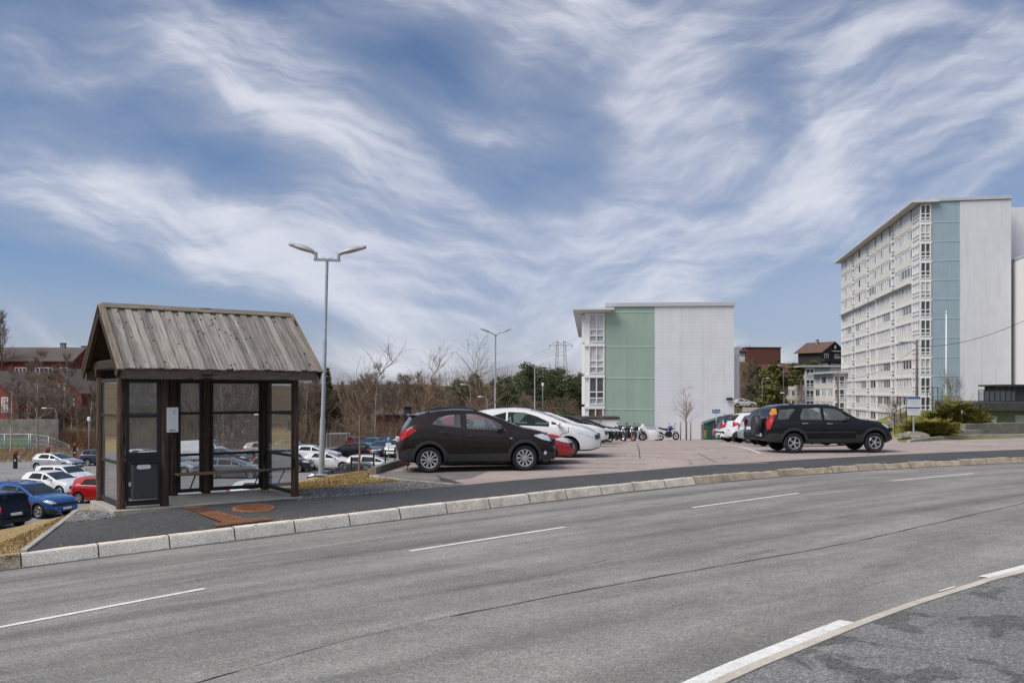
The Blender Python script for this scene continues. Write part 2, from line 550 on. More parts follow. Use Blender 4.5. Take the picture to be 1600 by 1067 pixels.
# ------------------------------------------------------------------ ground materials
def asphalt(name, col, speck=.5, patch=.12, tint=(1, 1, 1), crack=0.0, wet=None, streak=False, rough=.92):
    m = bpy.data.materials.new(name); m.use_nodes = True
    t, n, l = nt_helpers(m)
    b = t.nodes['Principled BSDF']; b.inputs['Roughness'].default_value = rough; b.inputs['Specular IOR Level'].default_value = .3
    co = n('ShaderNodeTexCoord'); ob = co.outputs['Object']
    def noise_(sc_, det=4, ro=.6, vec=ob, dist=0):
        q = n('ShaderNodeTexNoise'); q.inputs['Scale'].default_value = sc_; q.inputs['Detail'].default_value = det
        q.inputs['Roughness'].default_value = ro; q.inputs['Distortion'].default_value = dist; l(vec, q.inputs['Vector']); return q.outputs['Fac']
    def mr(v, a, b_, c, d_, s=True):
        q = n('ShaderNodeMapRange', interpolation_type='SMOOTHSTEP' if s else 'LINEAR'); l(v, q.inputs[0])
        for i, w in enumerate((a, b_, c, d_)): q.inputs[i + 1].default_value = w
        return q.outputs[0]
    def mul(a, c):
        q = n('ShaderNodeMix', data_type='RGBA', blend_type='MULTIPLY'); q.inputs[0].default_value = 1; l(a, q.inputs[6])
        if isinstance(c, tuple): q.inputs[7].default_value = (*c, 1)
        else: l(c, q.inputs[7])
        return q.outputs[2]
    vo = n('ShaderNodeTexVoronoi'); vo.inputs['Scale'].default_value = 88; l(ob, vo.inputs['Vector'])
    cr = n('ShaderNodeValToRGB')
    ramp(cr, [(0.0, [c * (1 - speck) for c in col]), (.45, col), (.8, [c * (1 + speck * .7) for c in col]), (1, [min(1, c * (1 + speck * 1.9)) for c in (col[0] * 1.05, col[1], col[2] * .92)])])
    sep_ = n('ShaderNodeSeparateColor'); l(vo.outputs['Color'], sep_.inputs[0]); l(sep_.outputs[0], cr.inputs[0])
    out = cr.outputs[0]
    out = mul(out, mr(noise_(34, 3, .7), .3, .7, 1 - speck * .45, 1 + speck * .45))
    out = mul(out, mr(noise_(.55, 6, .65), .3, .7, 1 - patch, 1 + patch))
    out = mul(out, mr(noise_(3.5, 5, .6), .3, .72, 1 - patch * .6, 1 + patch * .6))
    # worn dark spots
    out = mul(out, mr(noise_(6, 6, .7, dist=1.0), .62, .75, 1, .72))
    if streak:
        uv_ = n('ShaderNodeUVMap'); uv_.uv_map = 'lane'
        se = n('ShaderNodeSeparateXYZ'); l(uv_.outputs[0], se.inputs[0])
        mp = n('ShaderNodeMapping'); mp.inputs['Scale'].default_value = (.16, 1.3, 1); l(uv_.outputs[0], mp.inputs[0])
        st = noise_(1.0, 6, .6, mp.outputs[0], .4)
        out = mul(out, mr(st, .32, .68, .80, 1.17))
        mp2 = n('ShaderNodeMapping'); mp2.inputs['Scale'].default_value = (.5, 2.4, 1); l(uv_.outputs[0], mp2.inputs[0])
        out = mul(out, mr(noise_(1.0, 8, .68, mp2.outputs[0], .8), .56, .70, 1, .74))
        for (c0, w, k) in ((1.3, .55, .84), (3.1, .5, .86), (5.1, .45, .82), (6.5, .5, .86)):
            a = n('ShaderNodeMath', operation='SUBTRACT'); l(se.outputs[1], a.inputs[0]); a.inputs[1].default_value = c0
            a2 = n('ShaderNodeMath', operation='ABSOLUTE'); l(a.outputs[0], a2.inputs[0])
            ns = noise_(1.2, 5, .65, mp.outputs[0], .8)
            a3 = n('ShaderNodeMath', operation='MULTIPLY_ADD'); l(ns, a3.inputs[0]); a3.inputs[1].default_value = 1.1; l(a2.outputs[0], a3.inputs[2])
            out = mul(out, mr(a3.outputs[0], .45, .45 + w, k - .1, 1))
    if crack:
        v2 = n('ShaderNodeTexVoronoi', feature='DISTANCE_TO_EDGE'); v2.inputs['Scale'].default_value = crack
        wv = n('ShaderNodeTexNoise'); wv.inputs['Scale'].default_value = 2.5; wv.inputs['Detail'].default_value = 5; l(ob, wv.inputs['Vector'])
        ad = n('ShaderNodeVectorMath', operation='MULTIPLY_ADD'); l(wv.outputs['Color'], ad.inputs[0]); ad.inputs[1].default_value = (.5, .5, .5); l(ob, ad.inputs[2])
        l(ad.outputs[0], v2.inputs['Vector'])
        out = mul(out, mr(v2.outputs['Distance'], 0, .012 * crack / .3, .45, 1))
    if wet:
        wn_ = noise_(wet[0], 7, .62, dist=.6)
        ms = mr(wn_, wet[1], wet[1] + .03, 1, .58)
        out = mul(out, ms)
    out = mul(out, tint)
    l(out, b.inputs['Base Color'])
    bp = n('ShaderNodeBump'); bp.inputs['Strength'].default_value = .5; bp.inputs['Distance'].default_value = .006
    l(noise_(110, 2, .6), bp.inputs['Height']); l(bp.outputs[0], b.inputs['Normal'])
    MATS[name] = m
    return m
M_road = asphalt('road_asphalt', (.205, .200, .193), .32, .10, streak=True)
M_walk = asphalt('pavement_asphalt', (.062, .063, .067), .5, .10)
M_walk2 = asphalt('near_pavement_asphalt', (.165, .165, .165), .42, .14, wet=(.8, .545))
M_park = asphalt('pinkish_worn_asphalt', (.315, .265, .248), .28, .10, crack=.16)
M_lot = asphalt('old_grey_asphalt', (.22, .215, .212), .2, .14)
M_line = mat('road_paint', (.66, .66, .64), .75, .16, 9, fine=.2, fine_scale=70)
M_faint = mat('worn_paint', (.40, .37, .355), .85, .14, 8, fine=.2)
def stained(name, col, stain, amount, sscale, **k):
    m = mat(name, col, **k); t, n, l = nt_helpers(m); b = t.nodes['Principled BSDF']; src = b.inputs['Base Color'].links[0].from_socket
    co = n('ShaderNodeTexCoord'); no = n('ShaderNodeTexNoise'); no.inputs['Scale'].default_value = sscale; no.inputs['Detail'].default_value = 7; no.inputs['Roughness'].default_value = .68; no.inputs['Distortion'].default_value = .6
    l(co.outputs['Object'], no.inputs['Vector']); mr_ = n('ShaderNodeMapRange', interpolation_type='SMOOTHSTEP'); l(no.outputs['Fac'], mr_.inputs[0]); mr_.inputs[1].default_value = amount; mr_.inputs[2].default_value = amount + .13
    mx_ = n('ShaderNodeMix', data_type='RGBA'); l(mr_.outputs[0], mx_.inputs[0]); l(src, mx_.inputs[6]); mx_.inputs[7].default_value = (*stain, 1); l(mx_.outputs[2], b.inputs['Base Color']); return m
M_kerb = stained('pale_granite', (.56, .53, .475), (.42, .29, .15), .60, 1.9, rough=.85, var=.12, scale=3, bump=.5, bscale=45, fine=.42, fine_scale=70)
M_kerbtop = stained('kerb_top_paint', (.66, .60, .53), (.42, .30, .17), .56, 2.6, rough=.85, var=.14, scale=5, bump=.2, bscale=40, fine=.18, fine_scale=60)
M_kerbold = mat('lichen_granite', (.36, .30, .225), .95, .38, 2.6, bump=.7, bscale=22, fine=.35, fine_scale=50)
M_rustk = stained('rust_stained_granite', (.58, .53, .45), (.42, .27, .12), .60, 2.2, rough=.9, var=.3, scale=4, bump=.5, bscale=40, fine=.3, fine_scale=50)
M_joint = mat('kerb_joint', (.10, .08, .06), .95, .2, 10)
M_dirt = mat('gutter_dirt', (.085, .078, .068), .95, .3, 6, bump=.6, bscale=60, fine=.5, fine_scale=60)
M_conc = mat('weathered_concrete', (.33, .315, .285), .9, .22, 2.4, bump=.35, bscale=30, fine=.18, fine_scale=60)
M_conc_d = mat('dark_weathered_concrete', (.20, .19, .165), .92, .30, 1.6, bump=.35, bscale=20, fine=.2)

# ------------------------------------------------------------------ terrain
PB = [(-60, -27), (-34, -7), (-20, 5), (-12.8, 11.1), (-10.2, 13.8), (-9.15, 15.5), (-8.75, 16.4), (-8.6, 17.6), (-8.8, 18.7), (-5.75, 21.1), (-5.3, 23.3), (-4.2, 25), (-3.5, 27), (-3.1, 31), (-1.6, 40), (1.4, 52), (4, 66), (5.5, 76), (30, 84), (60, 84), (120, 60), (120, -60), (-60, -60)]
def sd_plat(x, y):
    ins = False; best = 1e9
    n_ = len(PB)
    for i in range(n_):
        ax, ay_ = PB[i]; bx, by = PB[(i + 1) % n_]
        if (ay_ > y) != (by > y) and x < (bx - ax) * (y - ay_) / (by - ay_) + ax: ins = not ins
        dx, dy = bx - ax, by - ay_
        t = clamp(((x - ax) * dx + (y - ay_) * dy) / (dx * dx + dy * dy))
        best = min(best, (x - ax - t * dx) ** 2 + (y - ay_ - t * dy) ** 2)
    return sqrt(best) if ins else -sqrt(best)
LOTZ = -4.12
def low(x, y):
    z = LOTZ - .45 * sm(y, 60, 85) * sm(-x, 20, 40)
    # wooded rise beyond the lower car park
    z += 4.5 * sm(y, 125, 300) * sm(x, -90, 0)
    z += 5 * math.exp(-((x - 5) / 45) ** 2) * sm(y, 150, 260)
    # slope with the red houses
    z += 9 * sm(y, 105, 190) * sm(-x, 30, 75)
    # hillside on the right, beyond the white block
    rx = x / max(y, 1)
    sh = sm(rx, .268, .284)
    z += 13.5 * sm(y, lerp(150, 262, sh), lerp(262, 318, sh)) * sm(rx, .19, .25) * (1 - .4 * sm(rx, .40, .55))
    z -= 1.6 * sh * sm(y, 95, 125)
    z += 3 * sm(y, 320, 720)
    z += .35 * noise.noise(Vector((x * .05, y * .05, 0))) * sm(y, 90, 130)
    return z
def terrain(x, y):
    sd_ = sd_plat(x, y)
    if sd_ >= 0:
        z = zplat(x, y) - .05
        if y > 34 and x / y > .43:      # bank with the juniper
            z += .55 * sm(x / y, .43, .46) * (1 - sm(x / y, .485, .50)) * sm(y, 37, 47) * (1 - sm(y, 52, 62)) + .55 * sm(x / y, .55, .58) * sm(y, 42, 50) * (1 - sm(y, 56, 66))
        # drop under the road
        return z
    # edge height at the nearest point: just use the plateau function a little inside
    e = zplat(x + min(-sd_, 6) * .8, y) - .05
    return max(low(x, y), min(e, e + sd_ * .62 + .02))
def axis(segs):
    out = []
    for a, b, st in segs:
        k = int(round((b - a) / st))
        out += [a + (b - a) * i / k for i in range(k)]
    out.append(segs[-1][1]); return out
XS = axis([(-420, -120, 30), (-120, -40, 5), (-40, -14, 2), (-14, 2, .4), (2, 30, 2), (30, 120, 5), (120, 420, 30)])
YS = axis([(-60, 6, 4), (6, 32, .4), (32, 60, 2), (60, 130, 4), (130, 330, 8), (330, 930, 40)])
def in_road(x, y):
    return False
g = MB()
ROADZONE = []
rows = []
for y in YS:
    r = []
    for x in XS:
        z = terrain(x, y)
        r.append((x, y, z))
    rows.append(r)
# keep the ground below the road bed (street side of the far kerb)
KP2 = [(p.x, p.y) for p in KLINE[::4]]
def street_side(x, y):
    best = (1e9, 0)
    for a, b in zip(KP2, KP2[1:]):
        dx, dy = b[0] - a[0], b[1] - a[1]
        t = clamp(((x - a[0]) * dx + (y - a[1]) * dy) / (dx * dx + dy * dy))
        d = (x - a[0] - t * dx) ** 2 + (y - a[1] - t * dy) ** 2
        if d < best[0]: best = (d, dx * (y - a[1]) - dy * (x - a[0]))
    return best[1] < 0 or best[0] < .5
for r in rows:
    for i, (x, y, z) in enumerate(r):
        if y < 45 and -60 < x < 70 and street_side(x, y): r[i] = (x, y, min(z, zplat(x, y)) - 1.2)
g.grid(rows, 0, flip=False)
def ground_mat():
    m = bpy.data.materials.new('grass_and_soil'); m.use_nodes = True
    t, n, l = nt_helpers(m); b = t.nodes['Principled BSDF']; b.inputs['Roughness'].default_value = 1; b.inputs['Specular IOR Level'].default_value = .1
    co = n('ShaderNodeTexCoord'); se = n('ShaderNodeSeparateXYZ'); l(co.outputs['Object'], se.inputs[0])
    def nz(s_, d_=5, ro=.65):
        q = n('ShaderNodeTexNoise'); q.inputs['Scale'].default_value = s_; q.inputs['Detail'].default_value = d_; q.inputs['Roughness'].default_value = ro; l(co.outputs['Object'], q.inputs['Vector']); return q.outputs['Fac']
    def mr(v, a, b_, c=0, d_=1):
        q = n('ShaderNodeMapRange', interpolation_type='SMOOTHSTEP'); l(v, q.inputs[0])
        for i, w in enumerate((a, b_, c, d_)): q.inputs[i + 1].default_value = w
        return q.outputs[0]
    def mix(f, a, c):
        q = n('ShaderNodeMix', data_type='RGBA'); l(f, q.inputs[0])
        for k, w in ((6, a), (7, c)):
            if isinstance(w, tuple): q.inputs[k].default_value = (*w, 1)
            else: l(w, q.inputs[k])
        return q.outputs[2]
    dry = mix(mr(nz(1.3), .35, .65), (.36, .265, .13), (.47, .37, .21))
    dry = mix(mr(nz(26, 4), .4, .62), dry, (.25, .175, .085))
    green = mix(mr(nz(.6), .35, .65), (.15, .17, .035), (.24, .22, .06))
    wood = mix(mr(nz(.16), .35, .65), (.10, .068, .045), (.15, .105, .055))
    wood = mix(mr(nz(.035), .56, .66), wood, (.14, .115, .055))
    a = mix(mr(se.outputs[0], 8, 13), dry, green)
    a = mix(mr(se.outputs[1], 88, 104), a, wood)
    l(a, b.inputs['Base Color'])
    bp = n('ShaderNodeBump'); bp.inputs['Strength'].default_value = .8; bp.inputs['Distance'].default_value = .05
    l(nz(18, 6), bp.inputs['Height']); l(bp.outputs[0], b.inputs['Normal'])
    return m
M_ground = ground_mat()
tag(g.build('ground', M_ground, smooth=True), kind='structure')

# ------------------------------------------------------------------ road
g = MB()
NT = 26
kr = resample(KBOT, .6); nr = resample(NEDGE, .6)
def param(line, u):
    k = u * (len(line) - 1); i = min(int(k), len(line) - 2); return line[i].lerp(line[i + 1], k - i)
# pair far and near points by the nearest far point so that rows run square across the street
rows = []; uvs = []
s_run = 0; prev = None
for i, p in enumerate(kr):
    nrm = -side2(kr, i)
    # far end on the near line: intersect the normal with it
    best = None
    for a, b in zip(nr, nr[1:]):
        ex, ey = b.x - a.x, b.y - a.y
        den = nrm.x * ey - nrm.y * ex
        if abs(den) < 1e-6: continue
        t = ((a.x - p.x) * ey - (a.y - p.y) * ex) / den
        u = ((a.x - p.x) * nrm.y - (a.y - p.y) * nrm.x) / den
        if 0 <= u <= 1 and t > 0 and (best is None or t < best): best = t
    if best is None: continue
    if prev is not None: s_run += (p - prev).length
    prev = p.copy()
    r = []
    for k in range(NT + 1):
        q = p + nrm * best * k / NT
        q.z = zroad(q.x, q.y) - (.002 if k in (0, NT) else 0)
        if k == NT: q += nrm * .06
        if k == 0: q -= nrm * .06
        r.append(q); uvs.append((s_run, best * k / NT))
    rows.append(r)
g.grid(rows, 0, flip=True)
ro = tag(g.build('road', M_road, smooth=True), kind='structure')
uvl = ro.data.uv_layers.new(name='lane')
for lp in ro.data.loops: uvl.data[lp.index].uv = uvs[lp.vertex_index]
ROWS = rows

# markings lie 5 mm above the road
def strip_on_road(p, q, w, name, m, wob=0, n_=None, dz=.006, taper=False):
    g_ = MB(); p = Vector(p); q = Vector(q); L = (q - p).length; n_ = n_ or max(2, int(L / .25))
    d = (q - p); d.z = 0; d.normalize(); sx = Vector((-d.y, d.x, 0))
    rs = []
    for i in range(n_ + 1):
        c = p.lerp(q, i / n_)
        a = c + sx * w / 2; b = c - sx * w / 2
        rs.append([Vector((v.x, v.y, zroad(v.x, v.y) + dz)) for v in (a, c, b)])
    g_.grid(rs, 0, flip=True)
    return tag(g_.build(name, m), kind='structure')
for (a, b) in (((-170, 1012), (320, 919.5)), ((640, 861), (883, 823.5)), ((1082, 793), (1248, 770.5)), ((1393, 751.5), (1522, 739.5)), ((1632, 731), (1725, 724.5))):
    strip_on_road(road_hit(*a), road_hit(*b), .10, 'lane_marking', M_line)
# edge dashes on the near side, hard against the kerb strip
def near_s(X):
    best = None
    for i, p in enumerate(NEDGE):
        if p.y > 1:
            px = CX + F * p.x / p.y
            if best is None or abs(px - X) < best[0]: best = (abs(px - X), i)
    return best[1]
def edge_dash(i0, i1, w0, off, name='edge_marking'):
    g_ = MB(); rs = []
    for i in range(i0, i1 + 1):
        nn = side2(NEDGE, i); p = NEDGE[i]
        a = p + nn * off; b = p + nn * (off + w0)
        rs.append([Vector((v.x, v.y, zroad(v.x, v.y) + .006)) for v in (a, (a + b) / 2, b)])
    g_.grid(rs, 0, flip=False)
    tag(g_.build(name, M_line), kind='structure')
iA = near_s(1352); iB = near_s(1562)
edge_dash(iA - 14, iA, .20, .0); edge_dash(iB, iB + 9, .20, .0)
iC = near_s(1497); edge_dash(iC, iC + 1, .03, .10)
# long asphalt seam through the near lane
seam_px = [(240, 1085), (330, 1061), (480, 1016), (640, 977), (820, 940), (1000, 906), (1160, 878), (1310, 851), (1450, 820), (1600, 786), (1700, 765)]
sp = resample([road_hit(*q) for q in seam_px], .07)
g = MB(); rs = []
for i, p in enumerate(sp):
    nn = side2(sp, i)
    wv_ = .028 * noise.noise(Vector((i * .09, 0, 0))) + .012 * noise.noise(Vector((i * .6, 5, 0)))
    w_ = max(.002, .011 + .014 * noise.noise(Vector((i * .13, 3, 1))))
    if noise.noise(Vector((i * .02, 9, 1))) < -.28: w_ *= .3
    rs.append([Vector((v.x, v.y, zroad(v.x, v.y) + .004)) for v in (p + nn * (wv_ + w_), p + nn * (wv_ - w_))])
g.grid(rs, 0, flip=True)
M_seam = mat('tar_seam', (.035, .034, .033), .9, .3, 8)
tag(g.build('asphalt_seam', M_seam), kind='structure')

def crack(px, w, name='asphalt_crack', amp=.03):
    q = resample([road_hit(*c) for c in px], .05); g = MB(); rs = []
    sd0 = rnd.uniform(0, 50)
    for i, p in enumerate(q):
        nn = side2(q, i); o_ = amp * noise.noise(Vector((i * .11, sd0, 0))) + amp * .5 * noise.noise(Vector((i * .5, sd0, 3))); w_ = max(.0012, w * (.6 + .9 * noise.noise(Vector((i * .17, sd0, 7)))))
        rs.append([Vector((v.x, v.y, zroad(v.x, v.y) + .004)) for v in (p + nn * (o_ + w_), p + nn * (o_ - w_))])
    g.grid(rs, 0, flip=True); return tag(g.build(name, M_seam), kind='structure')
crack([(-40, 968), (120, 942), (260, 916), (420, 884)], .006)
crack([(330, 905), (480, 876), (640, 848), (820, 818), (1000, 795)], .004)
crack([(700, 905), (790, 890), (860, 893), (960, 872)], .004, amp=.05)
crack([(1120, 846), (1165, 852), (1235, 842), (1320, 836)], .005, amp=.05)
crack([(1180, 800), (1300, 784), (1440, 766)], .004)
# ------------------------------------------------------------------ far kerb, stone by stone in one run
g = MB()
kk = resample(KLINE, .07)
for p in kk: p.z = zplat(p.x, p.y)
i = 0; n_st = 0
start = min(range(len(kk)), key=lambda j: (kk[j] - kp[0]).length) % 15
i = start
while i + 15 < len(kk):
    seg = kk[i:i + 15]; xm = seg[7].x
    old = xm > 3.1 or xm < -7.4
    jit = rnd.uniform(-.008, .008) * (2.2 if old else 1)
    mid = -2.0 < xm < 4.6 and not (xm > 3.1 and n_st % 3 == 0)
    mt, mf = (4, 4) if mid and (xm > .3 or n_st % 2) else ((2, 2) if old else (1, 0))
    h = kerb_h(xm); low_end = xm < -7.4
    prof = [(-.085, -h - .08), (-.078, -h), (-.014, -.045), (0, -.016), (.016, 0), (.15, 0), (.15, -.3)]
    rs = []
    for j, p in enumerate(seg):
        if j == 0: p = p.lerp(seg[1], .14)
        if j == 14: p = p.lerp(kk[i + 15], .85)
        nn = side2(kk, i + j)
        rr = []
        for (a, z) in prof:
            rough_ = (.012 if old else .003) * noise.noise(Vector((p.x * 5, p.y * 5, z * 9)))
            zz = z + jit + rough_ if z > -.1 else z
            if low_end: zz -= .05 * sm(-xm, 7.3, 9)
            rr.append(p + nn * (a + rough_) + Vector((0, 0, zz)))
        rs.append(rr)
    for k in range(len(prof) - 1):
        g.grid([[r[k], r[k + 1]] for r in rs], mt if k in (3, 4) else mf, flip=False)
    for r in (rs[0], rs[-1]): g.add(r, [tuple(range(len(r)))], 3)
    i += 15; n_st += 1
# mortar bed a little inside the stones
rs = []
for j, p in enumerate(kk[::3]):
    nn = side2(kk, j * 3)
    h = kerb_h(p.x)
    rs.append([p + nn * -.06 + Vector((0, 0, -h - .03)), p + nn * .012 + Vector((0, 0, -.03)), p + nn * .14 + Vector((0, 0, -.012))])
g.grid(rs, 5)
tag(g.build('kerb', [M_kerb, M_kerbtop, M_kerbold, M_joint, M_rustk, M_joint], smooth=35), kind='structure')
# grit that has gathered along the gutter
g = MB(); rs = []
for j, p in enumerate(kk[::2]):
    nn = side2(kk, j * 2); w_ = .05 + .09 * (noise.noise(Vector((j * .06, 0, 4))) + .35) + .04 * noise.noise(Vector((j * .4, 2, 4)))
    w_ = max(.015, w_)
    a = p - nn * .06; b = p - nn * (.075 + w_)
    rs.append([Vector((a.x, a.y, zroad(a.x, a.y) + .016)), Vector((b.x, b.y, zroad(b.x, b.y) + .003))])
g.grid(rs, 0, flip=True)
tag(g.build('gutter_grit', M_dirt), kind='structure')
# near flush kerb strip
g = MB(); rs = []
for i, p in enumerate(NLINE):
    nn = side2(NLINE, i)
    rs.append([p + nn * a + Vector((0, 0, z)) for a, z in ((.118, -.12), (.115, -.008), (.10, 0), (.012, 0), (.006, -.05))])
g.grid(rs, 0)
M_strip = mat('sandy_kerb', (.47, .43, .37), .9, .18, 3, fine=.2, fine_scale=80, bump=.2)
tag(g.build('kerb_strip', M_strip), kind='structure')
g = MB(); rs = []
for i, p in enumerate(NLINE):
    nn = side2(NLINE, i)
    rs.append([p - nn * a + Vector((0, 0, -.006 - .012 * sm(a, 0, 1))) for a in (0, .05, .3, 1, 2, 3.5, 6)])
g.grid(rs, 0, flip=True)
tag(g.build('near_pavement', M_walk2, smooth=True), kind='structure')

# ------------------------------------------------------------------ sheets on the street level
def sheet(front, back, name, m, nx=1, ny=8, dz=0.0, step=.5):
    """front and back polylines of equal length"""
    rows_ = []
    F_, B_ = [], []
    for (a, b), (c, d) in zip(zip(front, front[1:]), zip(back, back[1:])):
        k = max(1, int(max((b - a).length, (d - c).length) / step))
        for q in range(k):
            F_.append(a.lerp(b, q / k)); B_.append(c.lerp(d, q / k))
    F_.append(front[-1]); B_.append(back[-1])
    for f_, b_ in zip(F_, B_):
        r = []
        for k in range(ny + 1):
            p = f_.lerp(b_, k / ny)
            r.append(Vector((p.x, p.y, zplat(p.x, p.y) + dz)))
        rows_.append(r)
    g_ = MB(); g_.grid(rows_, 0, flip=True)
    return tag(g_.build(name, m, smooth=True), kind='structure')
WB = [(60, 832), (93, 817), (160, 811), (240, 799), (300, 790), (390, 779), (470, 780), (560, 773), (640, 765.5), (725, 757.5), (800, 750.5), (900, 743), (967, 738), (1060, 730), (1150, 724), (1240, 718.5), (1330, 713.7), (1420, 709), (1600, 702), (1720, 698)]
wb = [plat_hit(*q) for q in WB]
kb_at = []
for X, Y in WB:
    j = min(range(len(KBACK)), key=lambda j: abs(CX + F * KBACK[j].x / KBACK[j].y - X) if KBACK[j].y > 3 else 1e9)
    kb_at.append(KBACK[j].copy())
wb[0] = plat_hit(50, 852)
kb_at[0] = plat_hit(38, 862)
sheet(kb_at, wb, 'pavement', M_walk, ny=14, dz=.002, step=.22)
# car park, laid out in sight-line columns
front_px = [(579, 743), (638, 748.8), (725, 757.5)] + WB[10:]
def front_y(X):
    for (a, ya), (b, yb) in zip(front_px, front_px[1:]):
        if X <= b: return lerp(ya, yb, (X - a) / (b - a))
    return front_px[-1][1]
def back_y(X):
    if X <= 636: return plat_hit(X, lerp(743, 724, (X - 579) / 57)).y
    if X <= 1405: return lerp(72, 80, sm(X, 640, 1000)) if X < 1330 else lerp(80, 36.5, (X - 1330) / 75)
    return lerp(36.5, 41.0, (X - 1405) / 300)
rows = []
cols = [579 + 4 * i for i in range(15)] + [636 + 8 * i for i in range(97)] + [1412 + 12 * i for i in range(27)]
for X in cols:
    a = plat_hit(X, front_y(X)).y; b = max(back_y(X), a + .001); k = (X - CX) / F
    rows.append([Vector((k * (a + (b - a) * (j / 40) ** 1.4), a + (b - a) * (j / 40) ** 1.4, 0)) for j in range(41)])
for r in rows:
    for p in r: p.z = zplat(p.x, p.y) - .001
g = MB(); g.grid(rows, 0, flip=True)
tag(g.build('upper_car_park', M_park, smooth=True), kind='structure')
# faint bay lines
def plat_strip(p, q, w, name, m, dz=.008, kind='structure'):
    p = Vector(p); q = Vector(q); d = (q - p); d.z = 0; L = d.length; d.normalize(); sx = Vector((-d.y, d.x, 0)); rs = []
    k = max(2, int(L / .4))
    for i in range(k + 1):
        c = p.lerp(q, i / k)
        rs.append([Vector((v.x, v.y, zplat(v.x, v.y) + dz)) for v in (c + sx * w / 2, c - sx * w / 2)])
    g_ = MB(); g_.grid(rs, 0, flip=True); return tag(g_.build(name, m), kind=kind)
for a, b, w in (((560, 736.5), (900, 731), .10), ((720, 730.5), (965, 731), .09), ((905, 724), (1010, 724.5), .08), ((930, 718), (1010, 718.5), .08), ((940, 712), (1005, 712.5), .08), ((940, 706.5), (1000, 707), .08), ((945, 702), (1000, 702.3), .08)):
    if a[0] < 640: continue
    plat_strip(plat_hit(*a), plat_hit(*b), w, 'bay_line', M_faint)
pl = [plat_hit(1125, 693.5), plat_hit(1160, 699), plat_hit(1188, 708.5)]
M_bay = mat('bay_paint', (.62, .60, .58), .8, .15, 8, fine=.2)
for a, b in zip(pl, pl[1:]): plat_strip(a, b, .12, 'bay_line', M_bay)
for X0, Y0, X1, Y1 in ((1188, 707.6, 1390, 704.2), (1178, 703, 1400, 699.5), (1168, 700, 1390, 696.6), (1200, 723.5, 1090, 726.5)):
    plat_strip(plat_hit(X0, Y0), plat_hit(X1, Y1), .09, 'bay_line', M_bay if Y0 < 710 else M_faint)
# dark repair lines in the car park
for pts in (((1090, 708), (1118, 722)), ((995, 693), (1000, 716)), ((1020, 701.5), (1095, 702))):
    plat_strip(plat_hit(*pts[0]), plat_hit(*pts[1]), .03, 'asphalt_seam', M_seam, .005)
# darker patched asphalt under the brown car
def blob_sheet(px, name, m, dz):
    c = sum((plat_hit(*q) for q in px), Vector()) / len(px)
    P_ = [plat_hit(*q) for q in px]
    g_ = MB(); rs = []
    for f_ in (0, .25, .5, .75, 1):
        r = []
        for p in P_ + P_[:1]:
            q = c.lerp(p, f_); r.append(Vector((q.x, q.y, zplat(q.x, q.y) + dz)))
        rs.append(r)
    g_.grid(rs, 0, flip=False); o = g_.build(name, m, fixn=True); return tag(o, kind='structure')
M_patch = asphalt('patched_asphalt', (.150, .143, .138), .3, .2)
blob_sheet([(600, 738), (660, 733), (740, 733), (760, 737), (735, 747), (690, 752), (725, 756), (640, 748.5), (590, 743)], 'asphalt_patch', M_patch, .004)
# lower car park
g = MB(); rs = []
for i in range(25):
    y = 22 + i * 3.3
    r = []
    for j in range(30):
        x = -75 + j * 3.0
        x = min(x, -5 + max(0, (y - 40)) * .02 + 9)
        z_ = low(x, y) + .03
        r.append((x, y, z_))
    rs.append(r)
g.grid(rs, 0, flip=False)
tag(g.build('lower_car_park', M_lot, fixn=True), kind='structure')
